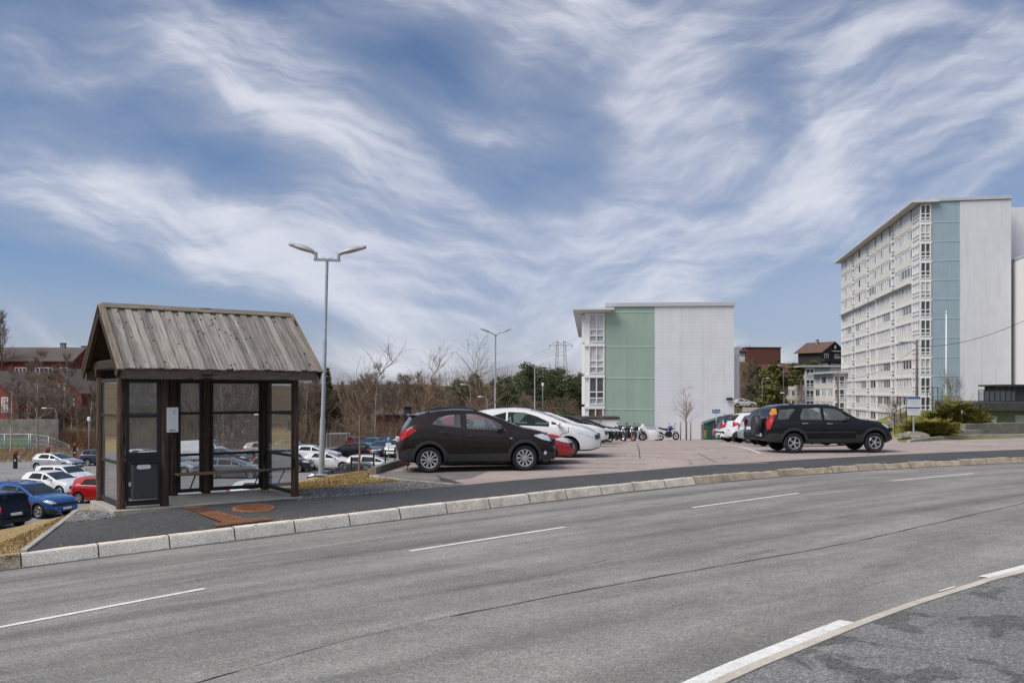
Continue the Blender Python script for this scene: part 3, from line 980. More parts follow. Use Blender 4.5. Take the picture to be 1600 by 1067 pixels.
# ================================================================== weathered timber
def wood(name, c1, c2, grain=(16, 1.2, 1.2), knots=0.0, rough=.85, board=0.0, moss=0.0, width_axis=0, kn=(7, 2.2, 2.2)):
    m = bpy.data.materials.new(name); m.use_nodes = True
    t, n, l = nt_helpers(m); b = t.nodes['Principled BSDF']; b.inputs['Roughness'].default_value = rough; b.inputs['Specular IOR Level'].default_value = .25
    co = n('ShaderNodeTexCoord')
    def mp(s_):
        q = n('ShaderNodeMapping'); q.inputs['Scale'].default_value = s_; l(co.outputs['Object'], q.inputs['Vector']); return q.outputs[0]
    def nz(v, s_, d_=6, ro=.65, di=0):
        q = n('ShaderNodeTexNoise'); q.inputs['Scale'].default_value = s_; q.inputs['Detail'].default_value = d_; q.inputs['Roughness'].default_value = ro; q.inputs['Distortion'].default_value = di; l(v, q.inputs['Vector']); return q.outputs['Fac']
    def mr(v, a, b_, c=0, d_=1):
        q = n('ShaderNodeMapRange', interpolation_type='SMOOTHSTEP'); l(v, q.inputs[0])
        for i, w in enumerate((a, b_, c, d_)): q.inputs[i + 1].default_value = w
        return q.outputs[0]
    def mul(a, v):
        q = n('ShaderNodeMix', data_type='RGBA', blend_type='MULTIPLY'); q.inputs[0].default_value = 1; l(a, q.inputs[6]); l(v, q.inputs[7]); return q.outputs[2]
    gr = nz(mp(grain), 3.0, 7, .7, .5)
    cr = n('ShaderNodeValToRGB'); ramp(cr, [(.3, c1), (.7, c2)]); l(gr, cr.inputs[0]); out = cr.outputs[0]
    out = mul(out, mr(nz(mp((grain[0] * 3, grain[1] * 1.5, grain[2] * 1.5)), 4, 4, .6), .3, .7, .72, 1.22))
    if board:
        se = n('ShaderNodeSeparateXYZ'); l(co.outputs['Object'], se.inputs[0])
        q = n('ShaderNodeMath', operation='DIVIDE'); l(se.outputs[width_axis], q.inputs[0]); q.inputs[1].default_value = board
        fl = n('ShaderNodeMath', operation='FLOOR'); l(q.outputs[0], fl.inputs[0])
        wn_ = n('ShaderNodeTexWhiteNoise', noise_dimensions='1D'); l(fl.outputs[0], wn_.inputs['W'])
        out = mul(out, mr(wn_.outputs['Value'], 0, 1, .70, 1.28))
    if knots:
        v = n('ShaderNodeTexVoronoi'); v.inputs['Scale'].default_value = 1.0; l(mp(kn), v.inputs['Vector'])
        sp_ = n('ShaderNodeSeparateColor'); l(v.outputs['Color'], sp_.inputs[0])
        k1 = mr(v.outputs['Distance'], .12, .30, .16, 1)
        q = n('ShaderNodeMath', operation='GREATER_THAN'); l(sp_.outputs[0], q.inputs[0]); q.inputs[1].default_value = knots
        q2 = n('ShaderNodeMath', operation='MAXIMUM'); l(q.outputs[0], q2.inputs[0]); l(k1, q2.inputs[1])
        out = mul(out, q2.outputs[0])
    if moss:
        mx_ = n('ShaderNodeMix', data_type='RGBA'); l(mr(nz(co.outputs['Object'], 3, 6, .7), .56, .66, 0, moss), mx_.inputs[0]); l(out, mx_.inputs[6]); mx_.inputs[7].default_value = (.14, .15, .05, 1); out = mx_.outputs[2]
    l(out, b.inputs['Base Color'])
    bp = n('ShaderNodeBump'); bp.inputs['Strength'].default_value = .5; bp.inputs['Distance'].default_value = .012
    l(gr, bp.inputs['Height']); l(bp.outputs[0], b.inputs['Normal'])
    return m
M_plank = wood('weathered_planks', (.135, .122, .108), (.40, .375, .34), (14, .55, .55), knots=.30, board=.12, moss=.14, kn=(11, 6.5, 6.5))
M_ridge = wood('weathered_ridge_board', (.12, .10, .075), (.29, .255, .20), (.8, 12, 12), knots=.5, moss=.55, kn=(2.2, 7, 7))
M_barge = wood('weathered_barge_board', (.12, .10, .075), (.30, .26, .205), (14, .8, .8), knots=.5, moss=.5)
M_dark = wood('dark_stained_timber', (.020, .014, .011), (.060, .042, .034), (.9, 14, 14), knots=.6, kn=(2, 6, 6))
M_post = wood('brown_stained_log', (.026, .018, .014), (.135, .092, .066), (11, 11, .7), knots=.55, kn=(7, 7, 1.8))
M_beam = wood('worn_fascia_timber', (.070, .054, .043), (.19, .152, .122), (.5, 15, 15), knots=.6, kn=(1.5, 7, 7))
M_bench = wood('worn_bench_board', (.20, .14, .09), (.34, .25, .17), (.6, 14, 14))
M_frame = mat('black_glazing_bar', (.014, .013, .013), .55, .2, 8)
M_pane = glass('dusty_pane', (.80, .82, .82), body=.20, bodycol=(.60, .60, .60), refl=.75, body_scale=4)
M_panescratch = glass('scratched_pane', (.80, .82, .82), body=.20, bodycol=(.66, .66, .66), refl=.75, body_scale=4, grime=(.56, .8))
M_milky = glass('grimy_side_pane', (.62, .64, .58), body=.55, bodycol=(.42, .42, .34), refl=.7, body_scale=3)
M_rust = mat('rusty_iron', (.25, .105, .045), .9, .35, 7, bump=.3, bscale=60, fine=.25, fine_scale=80)
M_rustdark = mat('rust_gap', (.07, .03, .017), .95, .3, 9)
M_white = mat('white_enamel', (.72, .73, .74), .45, .04, 4)
M_black = mat('black_enamel', (.012, .012, .013), .4, .15, 5)
M_galv = mat('galvanised_steel', (.34, .375, .395), .5, .14, 5, metal=.35, fine=.08)
M_galv2 = mat('lamp_housing_grey', (.36, .375, .38), .45, .08, 6)

# ------------------------------------------------------------------ bus shelter
SH = empty('bus_shelter', (-7.18, 16.45, CZ - 2.15), R(36.5), 'open timber bus shelter with steep grey plank roof, glass walls and bench beside the kerb', 'bus shelter')
L_, W_ = 3.37, 1.65
b = MB()
b.bbox((1.66, .80, -.16), (3.66, 1.95, .32), .012)
b.build('plinth', M_conc, SH)
def log(x, y, h, r=.075, z0=0, name='post'):
    g = MB()
    pts = []; k = 9
    ph = rnd.uniform(0, 6)
    for i in range(k):
        z = z0 + (h - z0) * i / (k - 1)
        pts.append((x + .004 * sin(z * 3 + ph), y + .004 * cos(z * 2.3 + ph), z))
    g.tube(pts, [r * (1.03 - .05 * i / k) for i in range(k)], 14)
    o = g.build(name, M_post, SH, smooth=40)
    f = MB(); f.lathe([(r + .008, z0), (r + .010, z0 + .05), (r + .006, z0 + .075), (r * .5, z0 + .076)], 14, c=(x, y, 0))
    f.build('post_shoe', M_rustdark, o, smooth=40)
    return o
for x in (0, .773, L_): log(x, 0, 2.44)
for x in (0, 1.40, 2.08, L_): log(x, W_, 2.44, .082)
# glazed panels: frame members + panes
def panel(p, q, rails, name='glass_wall', pm=None, mull=.055, panes=True, thick=.05):
    """p, q: foot points of the panel, rails: heights of the horizontal members (bottom .. top)"""
    p = Vector((p[0], p[1], 0)); q = Vector((q[0], q[1], 0)); d = (q - p); Lp = d.length; d.normalize()
    g = MB()
    for e in (p + d * mull / 2, q - d * mull / 2):
        g.beam(e + Vector((0, 0, rails[0])), e + Vector((0, 0, rails[-1])), thick, mull, 0, up=d)
    for i, z in enumerate(rails):
        w = .075 if i in (0, len(rails) - 1) else .052
        zz = z + w / 2 if i == 0 else (z - w / 2 if i == len(rails) - 1 else z)
        g.beam(p + d * (mull + .001) + Vector((0, 0, zz)), q - d * (mull + .001) + Vector((0, 0, zz)), thick - .006, w)
    o = g.build(name, M_frame, SH)
    if panes:
        for i, (z0, z1) in enumerate(zip(rails, rails[1:])):
            g = MB(); a = p + d * (mull - .01); c = q - d * (mull - .01)
            g.add([a + Vector((0, 0, z0 + .02)), c + Vector((0, 0, z0 + .02)), c + Vector((0, 0, z1 - .02)), a + Vector((0, 0, z1 - .02))], [(0, 1, 2, 3)])
            mm = pm[i] if isinstance(pm, (list, tuple)) else (pm or M_pane)
            g.build('pane', mm, o)
    return o
RL = (.045, .83, 1.70, 2.40)
panel((.085, 0), (.69, 0), (.95, 1.70, 2.40))
panel((0, .09), (0, W_ - .09), RL, pm=(M_pane, M_milky, M_milky))
panel((L_, .08), (L_, W_ - .09), RL)
panel((.09, W_), (1.31, W_), RL)
panel((1.49, W_), (1.99, W_), RL)
panel((2.17, W_), (L_ - .09, W_), RL, pm=(M_pane, M_panescratch, M_pane))
# dark backing boards beside the back posts
g = MB()
for x in (1.40, 2.08, L_):
    g.box((x, W_ + .10, 1.2), (.20, .03, 2.36))
g.build('cover_board', M_dark, SH)
# lower frame round the litter bin
g = MB()
g.box((.39, 0, .91), (.60, .06, .075)); g.box((.39, 0, .09), (.60, .06, .09))
g.box((.105, 0, .50), (.05, .055, .74)); g.box((.675, 0, .50), (.05, .055, .74))
g.build('bin_frame', M_frame, SH)
# bench
g = MB(); g.bbox((2.40, 1.32, .455), (2.05, .30, .038), .006)
bo = g.build('bench', M_bench, SH)
for x in (1.72, 3.1):
    g = MB(); g.beam((x, 1.60, .10), (x, 1.22, .43), .02, .025); g.build('bracket', M_black, bo)
# timetable case
g = MB(); g.bbox((.90, -.055, 1.62), (.215, .045, .47), .006)
tb = g.build('timetable_board', M_white, SH)
g = MB(); g.lathe([(0, 0), (.016, .0), (.016, .002)], 12, c=(.868, -.0795, 1.425), M=Matrix.Rotation(R(90), 3, 'X')); g.build('logo_dot', M_black, tb)
for i in range(3):
    g = MB(); g.box((.905 + i * .022, -.0795, 1.425), (.016, .002, .017)); g.build('logo_letter', M_black, tb)
for i in range(4):
    g = MB(); g.box((.93, -.0792, 1.80 - i * .022), (.06, .0012, .004)); g.build('printed_line', M_black, tb)
# oval sticker on the right-hand pane
g = MB()
M_sticker = mat('faded_sticker', (.55, .55, .50), .7, .1, 20)
M_sticker2 = mat('faded_sticker_yellow', (.42, .36, .14), .7, .2, 20)
g.add([(L_ - .012, .28 + .15 * cos(a * pi / 12), 1.52 + .19 * sin(a * pi / 12)) for a in range(24)], [tuple(range(24))], 0)
g.add([(L_ - .016, .27 + .07 * cos(a * pi / 8), 1.48 + .09 * sin(a * pi / 8)) for a in range(16)], [tuple(range(16))], 1)
g.build('sticker', [M_sticker, M_sticker2], SH)
# roof
RY, RZ, EY, EZ = .825, 3.775, -.66, 2.55
sl = (RZ - EZ) / (RY - EY); th = atan2(RZ - EZ, RY - EY)
X0, X1 = -.15, L_ + .23
for side in (1, -1):
    g = MB()
    nb = 30; bw = (X1 - X0) / nb
    for i in range(nb):
        up = i % 2
        x = X0 + bw * (i + .5)
        wid = bw * (1.04 if up else 1.06)
        t0 = .025 if up else 0.0
        e = rnd.uniform(-.012, .02) + (.0 if up else -.02)
        Ls = (RY - EY) / cos(th) + e - .02
        # board local: u along slope, n normal
        M = Matrix(((1, 0, 0), (0, cos(th) * side, -sin(th) * side), (0, sin(th), cos(th))))
        c = Vector((x, RY, RZ)) - M @ Vector((0, Ls / 2 + .02, 0)) + M @ Vector((0, 0, t0 + rnd.uniform(-.002, .003)))
        M2 = M @ Matrix.Rotation(rnd.uniform(-.004, .004), 3, 'Z') @ Matrix.Rotation(rnd.uniform(-.02, .02), 3, 'Y')
        g.bbox(c, (wid, Ls, .021), .004, 0, M2)
    g.build('roof_slope', M_plank, SH)
    # rough underside boarding
    M = Matrix(((1, 0, 0), (0, cos(th) * side, -sin(th) * side), (0, sin(th), cos(th))))
    Ls = (RY - EY) / cos(th) - .12
    g = MB(); g.box(Vector(((X0 + X1) / 2, RY, RZ)) - M @ Vector((0, Ls / 2 + .05, .035)), (X1 - X0 - .08, Ls, .02), 0, M)
    g.build('roof_underboard', M_dark, SH)
    # barge boards at both gables
    for x, s2 in ((X0 - .015, -1), (X1 + .015, 1)):
        g = MB()
        Lb = (RY - EY) / cos(th) + .06
        g.bbox(Vector((x, RY, RZ)) - M @ Vector((0, Lb / 2 - .01, -.035)), (.12, Lb, .026), .004, 0, M)
        g.build('barge_board', M_barge, SH)
        g = MB()
        g.bbox(Vector((x + s2 * .03, RY, RZ)) - M @ Vector((0, Lb / 2 - .005, .065)), (.032, Lb - .02, .17), .004, 0, M)
        g.build('gable_fascia', M_dark, SH)
    y = RY + side * -1 * (RY - EY) + side * .075
    g = MB(); g.bbox(((X0 + X1) / 2, y, 2.495), (X1 - X0 - .02, .05, .235), .008)
    g.build('eave_fascia', M_beam, SH)
    # ridge capping
    g = MB(); g.bbox(Vector(((X0 + X1) / 2, RY, RZ + .075)) - M @ Vector((0, .075, .012)), (X1 - X0 + .02, .15, .024), .004, 0, M)
    g.build('ridge_board', M_ridge, SH)
g = MB()
for y in (0, W_): g.bbox(((X0 + X1) / 2, y, 2.52), (X1 - X0 - .1, .13, .16), .01)
g.build('wall_plate', M_dark, SH)
for x in (-.02, L_ + .02):
    g = MB(); g.bbox((x, RY, 2.66), (.13, 2.36, .19), .03, 0); g.build('tie_beam', M_dark, SH)

# litter bin hung in the panel
LB = empty('litter_bin', SH.matrix_basis @ Vector((.39, -.03, .15)), R(36.5), 'black litter bin with a pale slot in the front panel of the bus shelter', 'litter bin')
def mesh_weave():
    return mat('black_perforated_steel', (.045, .047, .052), .5, .3, 60, bump=.8, bscale=160)
g = MB(); g.bbox((0, 0, .35), (.47, .26, .66), .02); g.build('bin_body', mesh_weave(), LB)
g = MB(); g.bbox((0, -.005, .70), (.49, .27, .05), .015); g.build('lid', M_black, LB)
g = MB(); pts = [(.05 * cos(a) + (.075 if cos(a) > 0 else -.075), .04 * sin(a)) for a in [i * pi / 10 for i in range(20)]]
g.add([(x - .03, -.1315, .615 + z) for x, z in pts], [tuple(range(19, -1, -1))]); g.build('slot', M_white, LB)
g = MB(); g.box((-.25, -.03, .30), (.03, .05, .07)); g.build('lock', M_white, LB)

# ------------------------------------------------------------------ iron in the pavement
def on_plat(px, dz): 
    p = plat_hit(*px); return p
g = MB()
def rust_strip(a, b, c, d, nrib):
    A, B, C_, D = [plat_hit(*q) for q in (a, b, c, d)]      # A-B one end, D-C other end
    for i in range(nrib):
        t0 = i / nrib; t1 = (i + .62) / nrib
        q = [A.lerp(B, t0), A.lerp(B, t1), D.lerp(C_, t1), D.lerp(C_, t0)]
        g.add([Vector((p.x, p.y, zplat(p.x, p.y) + .024)) for p in q], [(0, 1, 2, 3)], 0)
    q = [A, B, C_, D]
    n_ = 6
    rs = [[Vector((w.x, w.y, zplat(w.x, w.y) + .017)) for w in (A.lerp(D, k / n_), B.lerp(C_, k / n_))] for k in range(n_ + 1)]
    g.grid(rs, 1)
rust_strip((283, 793.5), (313, 791.5), (390, 813.5), (352, 818.5), 6)
o = g.build('tactile_plate', [M_rust, M_rustdark], fixn=True); tag(o, 'long rusty ribbed iron guide plate in the pavement leading to the shelter', 'tactile plate', 'rusty guide plates in the pavement')
g = MB()
rust_strip((331, 819.8), (338, 824.0), (427, 813.5), (415, 809.5), 5)
o = g.build('tactile_plate', [M_rust, M_rustdark], fixn=True); tag(o, 'short rusty ribbed iron guide plate lying along the kerb', 'tactile plate', 'rusty guide plates in the pavement')
mc = plat_hit(396, 794.5); mc.z = zplat(mc.x, mc.y) + .004
MH = empty('manhole_cover', mc, R(36), 'round rusty iron manhole cover in the dark pavement in front of the shelter', 'manhole cover')
sx_ = zplat(mc.x + .3, mc.y) - zplat(mc.x - .3, mc.y); sy_ = zplat(mc.x, mc.y + .3) - zplat(mc.x, mc.y - .3)
MH.rotation_euler = (Matrix.Rotation(sy_ / .6, 3, 'X') @ Matrix.Rotation(-sx_ / .6, 3, 'Y') @ Matrix.Rotation(R(36), 3, 'Z')).to_euler()
r_ = .36
g = MB(); g.lathe([(r_ - .03, .002), (r_ - .03, .02), (r_ + .02, .02), (r_ + .035, 0)], 36); g.build('rim', M_rust, MH, smooth=30)
g = MB(); g.lathe([(0, .006), (r_ - .03, .006)], 36)
g.build('cover_plate', M_rustdark, MH)
g = MB()
for i in range(-5, 6):
    y = i * .058; h = sqrt(max(.001, (r_ - .035) ** 2 - y * y))
    g.box((0, y, .013), (h * 2, .026, .014))
g.build('grate_bars', M_rust, MH)

# edging, walls round the verge
def run_wall(px, w, h, name, m, label=None, cat=None, base=-.25, kind=None, pts=None, z_over=None, step=.4):
    P_ = pts or [plat_hit(*q) for q in px]
    ln = resample(P_, step) if len(P_) > 2 else [P_[0].lerp(P_[1], i / 12) for i in range(13)]
    g = MB(); rs = []
    for i, p in enumerate(ln):
        z = zplat(p.x, p.y); nn = side2(ln, i) * (w / 2)
        j = .006 * noise.noise(Vector((i * .7, 1, 1)))
        rs.append([Vector((p.x, p.y, 0)) + nn * k + Vector((0, 0, z + zz + j)) for k, zz in ((1, base), (1, h - .012), (.86, h), (-.86, h), (-1, h - .012), (-1, base))])
    g.grid(rs, 0); g.add(rs[0], [(5, 4, 3, 2, 1, 0)]); g.add(rs[-1], [(0, 1, 2, 3, 4, 5)])
    o = g.build(name, m, fixn=True)
    if kind: tag(o, kind=kind)
    else: tag(o, label, cat)
    return o
run_wall([(36, 862), (80, 829), (121, 798)], .10, .03, 'edging', M_conc, kind='structure')
run_wall([(579, 743), (640, 751), (725, 758)], .07, .02, 'edging', M_conc, kind='structure')
run_wall([(583, 741), (612, 731.5), (639, 723.5)], .16, .19, 'low_wall', M_conc_d, 'low weathered concrete wall holding back dry grass behind the brown car', 'low wall')

# ------------------------------------------------------------------ lamp posts
def lamp_head(g, x, z, s, tilt, n=10):
    """oval street-light housing pointing along +-x"""
    rs = []
    for i in range(11):
        t = i / 10
        w = .052 + .085 * sin(pi * min(1, t * 1.15) ** .8) if t < .87 else .13 * (1 - t) / .13 * .8 + .02
        hh = .05 + .055 * sin(pi * t ** .8)
        X = s * t * .66
        zz = z + t * .66 * math.tan(tilt)
        r = []
        for j in range(n):
            a = 2 * pi * j / n
            yy = w * cos(a); z2 = sin(a) * (hh if sin(a) > 0 else hh * .55)
            r.append((x + X, yy, zz + z2))
        rs.append(r + [r[0]])
    g.grid(rs, 0, flip=s > 0)
    g.add(rs[0][:-1], [tuple(range(n))]); g.add(rs[-1][:-1], [tuple(range(n))])
M_lens = mat('lamp_lens', (.42, .43, .43), .25, .06, 5)
def lamp_post(loc, H=5.55, rotz=0, lean=(0, 0), label='', flat=True, group='double street lamps in the car parks', name='street_lamp', rad=.062):
    o = empty(name, loc, rotz, label, 'street lamp', group)
    o.rotation_euler = (lean[1], lean[0], rotz)
    g = MB()
    g.tube([(0, 0, -.3), (0, 0, .02), (0, 0, 1.45), (0, 0, 1.52), (0, 0, H * .62), (0, 0, H * .625), (0, 0, H)], [rad * 1.25, rad * 1.25, rad * 1.12, rad * .86, rad * .78, rad * .66, rad * .62], 14)
    g.build('pole', M_galv, o, smooth=40)
    g = MB(); g.bbox((0, 0, .012), (.30, .30, .03), .01); g.build('base_plate', M_galv, o)
    if flat:
        g = MB(); g.box((0, 0, H + .01), (.68, .09, .06)); g.tube([(-.14, 0, H + .04), (-.1, 0, H + .09), (-.03, 0, H + .04)], .008, 5); g.tube([(.03, 0, H + .04), (.1, 0, H + .09), (.16, 0, H + .04)], .008, 5)
        g.build('crossbar', M_galv, o)
    else:
        g = MB()
        for s in (-1, 1): g.tube([(0, 0, H - .15), (s * .12, 0, H + .02), (s * .34, 0, H + .12)], .035, 8)
        g.build('crossbar', M_galv, o, smooth=40)
    for s in (-1, 1):
        g = MB()
        if flat:
            g.tube([(s * .29, 0, H + .02), (s * .29, 0, H + .20)], .042, 10)
            g.tube([(s * .29, 0, H + .17), (s * .40, 0, H + .21)], .045, 10)
        lamp_head(g, s * .34, H + .20 if flat else H + .12, s, R(15 if flat else 20))
        g.build('lamp_head', M_galv2, o, smooth=50)
    return o
lp = plat_hit(502, 742)
lamp_post(lp, 5.58, R(4), (R(1.55), 0), 'tall grey double street lamp on the dry grass beside the bus shelter')
p = at(773, 522, 57); zb = zplat(p.x, p.y)
lamp_post((p.x, p.y, LOTZ + .0), p.z - LOTZ - .02, R(8), (R(.3), 0), 'grey double street lamp behind the white car, left of the power pylon', flat=False, rad=.075)
p = at(835.5, 572, 96)
lamp_post((p.x, p.y, LOTZ), p.z - LOTZ - .1, R(10), (0, 0), 'distant grey double street lamp between the brown wood and the green gabled block', flat=False, rad=.085)
# ================================================================== vehicles
def paint(name, col, metallic=.0, rough=.28, var=.05):
    return mat('paint_' + name, col, rough, var, 1.5, metal=metallic, coat=.5 if max(col) < .06 else .9, spec=.2 if max(col) < .06 else .5)
M_plast = mat('dark_grey_plastic', (.024, .026, .030), .55, .15, 20, fine=.15, fine_scale=200)
M_tyre = mat('tyre_rubber', (.016, .016, .017), .8, .2, 12, fine=.3, fine_scale=40)
M_alloy = mat('silver_alloy', (.55, .55, .54), .32, .05, 6, metal=.75)
M_hub = mat('steel_cover_grey', (.42, .43, .44), .4, .05, 6, metal=.4)
M_inner = mat('dark_interior', (.030, .031, .034), .9, .2, 8)
M_well = mat('wheel_well_black', (.008, .008, .008), .95, .2, 8)
M_seatf = mat('seat_fabric', (.055, .056, .06), .95, .2, 30)
M_cargl = glass('car_glass', (.84, .93, .91), body=.26, bodycol=(.56, .66, .65), refl=2.0, body_scale=1.5)  # sky reflection partly painted in as the pale body colour, fresnel raised too
M_cargl_d = glass('car_glass_dark', (.36, .38, .39), body=.04, bodycol=(.1, .1, .1), refl=1.2, body_scale=1.5)
M_cargl_m = glass('car_glass_smoked', (.46, .50, .50), body=.10, bodycol=(.22, .25, .25), refl=1.2, body_scale=1.5)
M_screen = glass('windscreen_glass', (.55, .62, .63), body=.14, bodycol=(.46, .52, .54), refl=1.5, body_scale=1.2)
M_red = mat('tail_lamp_red', (.36, .010, .007), .2, .10, 9, coat=.3, emit=((1, .03, .02), .02))
M_amber = mat('amber_lens', (.62, .22, .02), .25, .1, 9, coat=.4)
M_hl = mat('headlamp_glass', (.66, .69, .72), .12, .16, 14, coat=1.0, metal=.25)
M_chrome = mat('chrome', (.75, .75, .75), .12, .04, 6, metal=1.0)
M_plate = mat('number_plate_white', (.75, .76, .77), .5, .04, 5)
M_grille = mat('grille_black', (.012, .012, .013), .4, .3, 50)
M_seamc = mat('panel_gap', (.006, .006, .006), .8, .1, 5)

def smooth_prof(pts, d=.05):
    def f(x):
        return (itp(pts, x - d) + 2 * itp(pts, x - d / 2) + 3 * itp(pts, x) + 2 * itp(pts, x + d / 2) + itp(pts, x + d)) / 9
    return f
class Shape:
    def __init__(s, sp):
        s.L, s.W = sp['L'], sp['W']
        s.zt = smooth_prof(sp['top'], .045); s.zk = smooth_prof(sp['belt'], .12); s.zb = smooth_prof(sp['bot'], .05)
        L = s.L
        s.pw = smooth_prof(sp.get('plan') or [(0, .80), (.06, .88), (.22, .955), (.6, .99), (1.1, 1), (L - 1.3, 1), (L - .8, .985), (L - .4, .945), (L - .16, .87), (L - .05, .76), (L, .68)], .06)
        s.tum = sp.get('tumble', .34)
        s.rounding = sp.get('round', .075)
    def half(s, x):
        """half section from the underside middle to the roof middle"""
        w = s.W / 2 * s.pw(x); zt, zk, zb = s.zt(x), s.zk(x), s.zb(x)
        zk = min(zk, zt - .012); h = zt - zk
        H = zk - zb
        p = [(0, zb), (w - .14, zb), (w - .045, zb + .05 * H + .015), (w - .018, zb + .20 * H), (w - .008, zb + .42 * H), (w, zb + .66 * H), (w - .008, zb + .86 * H), (w - .034, zk)]
        g0 = w - .046
        rr = min(s.rounding, h * .45)
        for t in (.12, .5, .86):
            hh = (h - rr) * t
            p.append((g0 - s.tum * hh - .03 * t * t * min(1, h), zk + hh))
        ye = g0 - s.tum * (h - rr) - .03 * min(1, h)
        crown = min(.03, .05 * ye)
        p.append((ye - rr * .22, zk + (h - rr) + rr * .55))
        p.append((ye - rr * .95, zt - rr * .07 - crown * .35))
        p.append((ye * .52, zt - crown * .05)); p.append((0, zt + .004))
        return p
    def side_y(s, x, z):
        p = s.half(x)[1:13]
        if z <= p[0][1]: return p[0][0]
        for a, b in zip(p, p[1:]):
            if z <= b[1] and b[1] > a[1]: return a[0] + (b[0] - a[0]) * (z - a[1]) / (b[1] - a[1])
        return p[-1][0]
    def top_z(s, x, y):
        p = s.half(x)[11:]
        y = abs(y)
        for a, b in zip(p, p[1:]):
            if y >= b[0]: return a[1] + (b[1] - a[1]) * (a[0] - y) / max(1e-6, a[0] - b[0])
        return p[-1][1]
def patch(S, lo, hi, off, side, nx=14, nz=6, thick=0):
    """sheet lying on the car side between two height lines, off metres proud"""
    g = MB()
    x0 = max(lo[0][0], hi[0][0]); x1 = min(lo[-1][0], hi[-1][0])
    xs = sorted(set([x0 + (x1 - x0) * i / nx for i in range(nx + 1)] + [p[0] for p in lo + hi if x0 < p[0] < x1]))
    rows = []
    for x in xs:
        a, b = itp(lo, x), itp(hi, x); b = max(b, a + .001)
        rows.append([(x - S.L / 2, side * (S.side_y(x, lerp(a, b, k / nz)) + off), lerp(a, b, k / nz)) for k in range(nz + 1)])
    g.grid(rows, 0, flip=side < 0)
    if thick:       # turned-in rim so that the sheet reads as a solid panel
        ring = [r[0] for r in rows] + rows[-1][1:] + [r[-1] for r in rows[::-1]][1:] + rows[0][::-1][1:-1]
        inn = [(p[0], p[1] - side * thick, p[2]) for p in ring]; n_ = len(ring); k = len(g.v)
        g.add(ring + inn, [((i + 1) % n_, i, n_ + i, n_ + (i + 1) % n_) if side > 0 else (i, (i + 1) % n_, n_ + (i + 1) % n_, n_ + i) for i in range(n_)])
    return g
def tmp_obj(g, mats):
    o = g.build('cutter', mats, fixn=True); return o
def bool_apply(o, cutters):
    for c in cutters:
        m = o.modifiers.new('cut', 'BOOLEAN'); m.operation = 'DIFFERENCE'; m.object = c; m.solver = 'EXACT'
        m.material_mode = 'TRANSFER'
    dg = bpy.context.evaluated_depsgraph_get()
    me = bpy.data.meshes.new_from_object(o.evaluated_get(dg))
    o.modifiers.clear(); o.data = me
    for c in cutters: bpy.data.objects.remove(c, do_unlink=True)

def rim_mesh(r, spokes, style, w=.2):
    g = MB(); M = Matrix.Rotation(R(90), 3, 'X')     # axis along -y (outer face at -z -> +?)
    # built with the outer face towards +z, turned by the caller
    R_ = r
    g.lathe([(R_, -.10), (R_, .0), (R_ - .012, .012), (R_ - .03, .004), (R_ - .035, -.03), (R_ - .045, -.09)], 28, 0)
    g.lathe([(0, -.075), (R_ - .03, -.075)], 28, 1)
    if style == 'cover':
        g.lathe([(0, .012), (.05, .016), (R_ * .55, .012), (R_ - .03, .0)], 28, 0)
        for i in range(spokes):
            a = 2 * pi * i / spokes
            c = Vector((cos(a), sin(a), 0)) * R_ * .72
            g.box(c + Vector((0, 0, .010)), (R_ * .30, .045, .012), 1, Matrix.Rotation(a, 3, 'Z'))
    else:
        g.lathe([(0, .006), (.035, .008), (.05, .002), (.055, -.03)], 20, 0)
        for i in range(spokes):
            a = 2 * pi * i / spokes
            if style == 'twin':
                for da in (-.14, .14):
                    p = Vector((cos(a + da * 1.6), sin(a + da * 1.6), 0)) * .045; q = Vector((cos(a + da), sin(a + da), 0)) * (R_ - .018)
                    g.beam(p + Vector((0, 0, -.012)), q + Vector((0, 0, -.006)), .024, .03, 0)
            else:
                for k in range(4):
                    t0, t1 = k / 4, (k + 1) / 4
                    p = Vector((cos(a), sin(a), 0)) * lerp(.04, R_ - .018, t0); q = Vector((cos(a), sin(a), 0)) * lerp(.04, R_ - .018, t1)
                    g.beam(p + Vector((0, 0, -.010)), q + Vector((0, 0, -.010)), lerp(.028, .058, (t0 + t1) / 2), .028, 0)
    return g
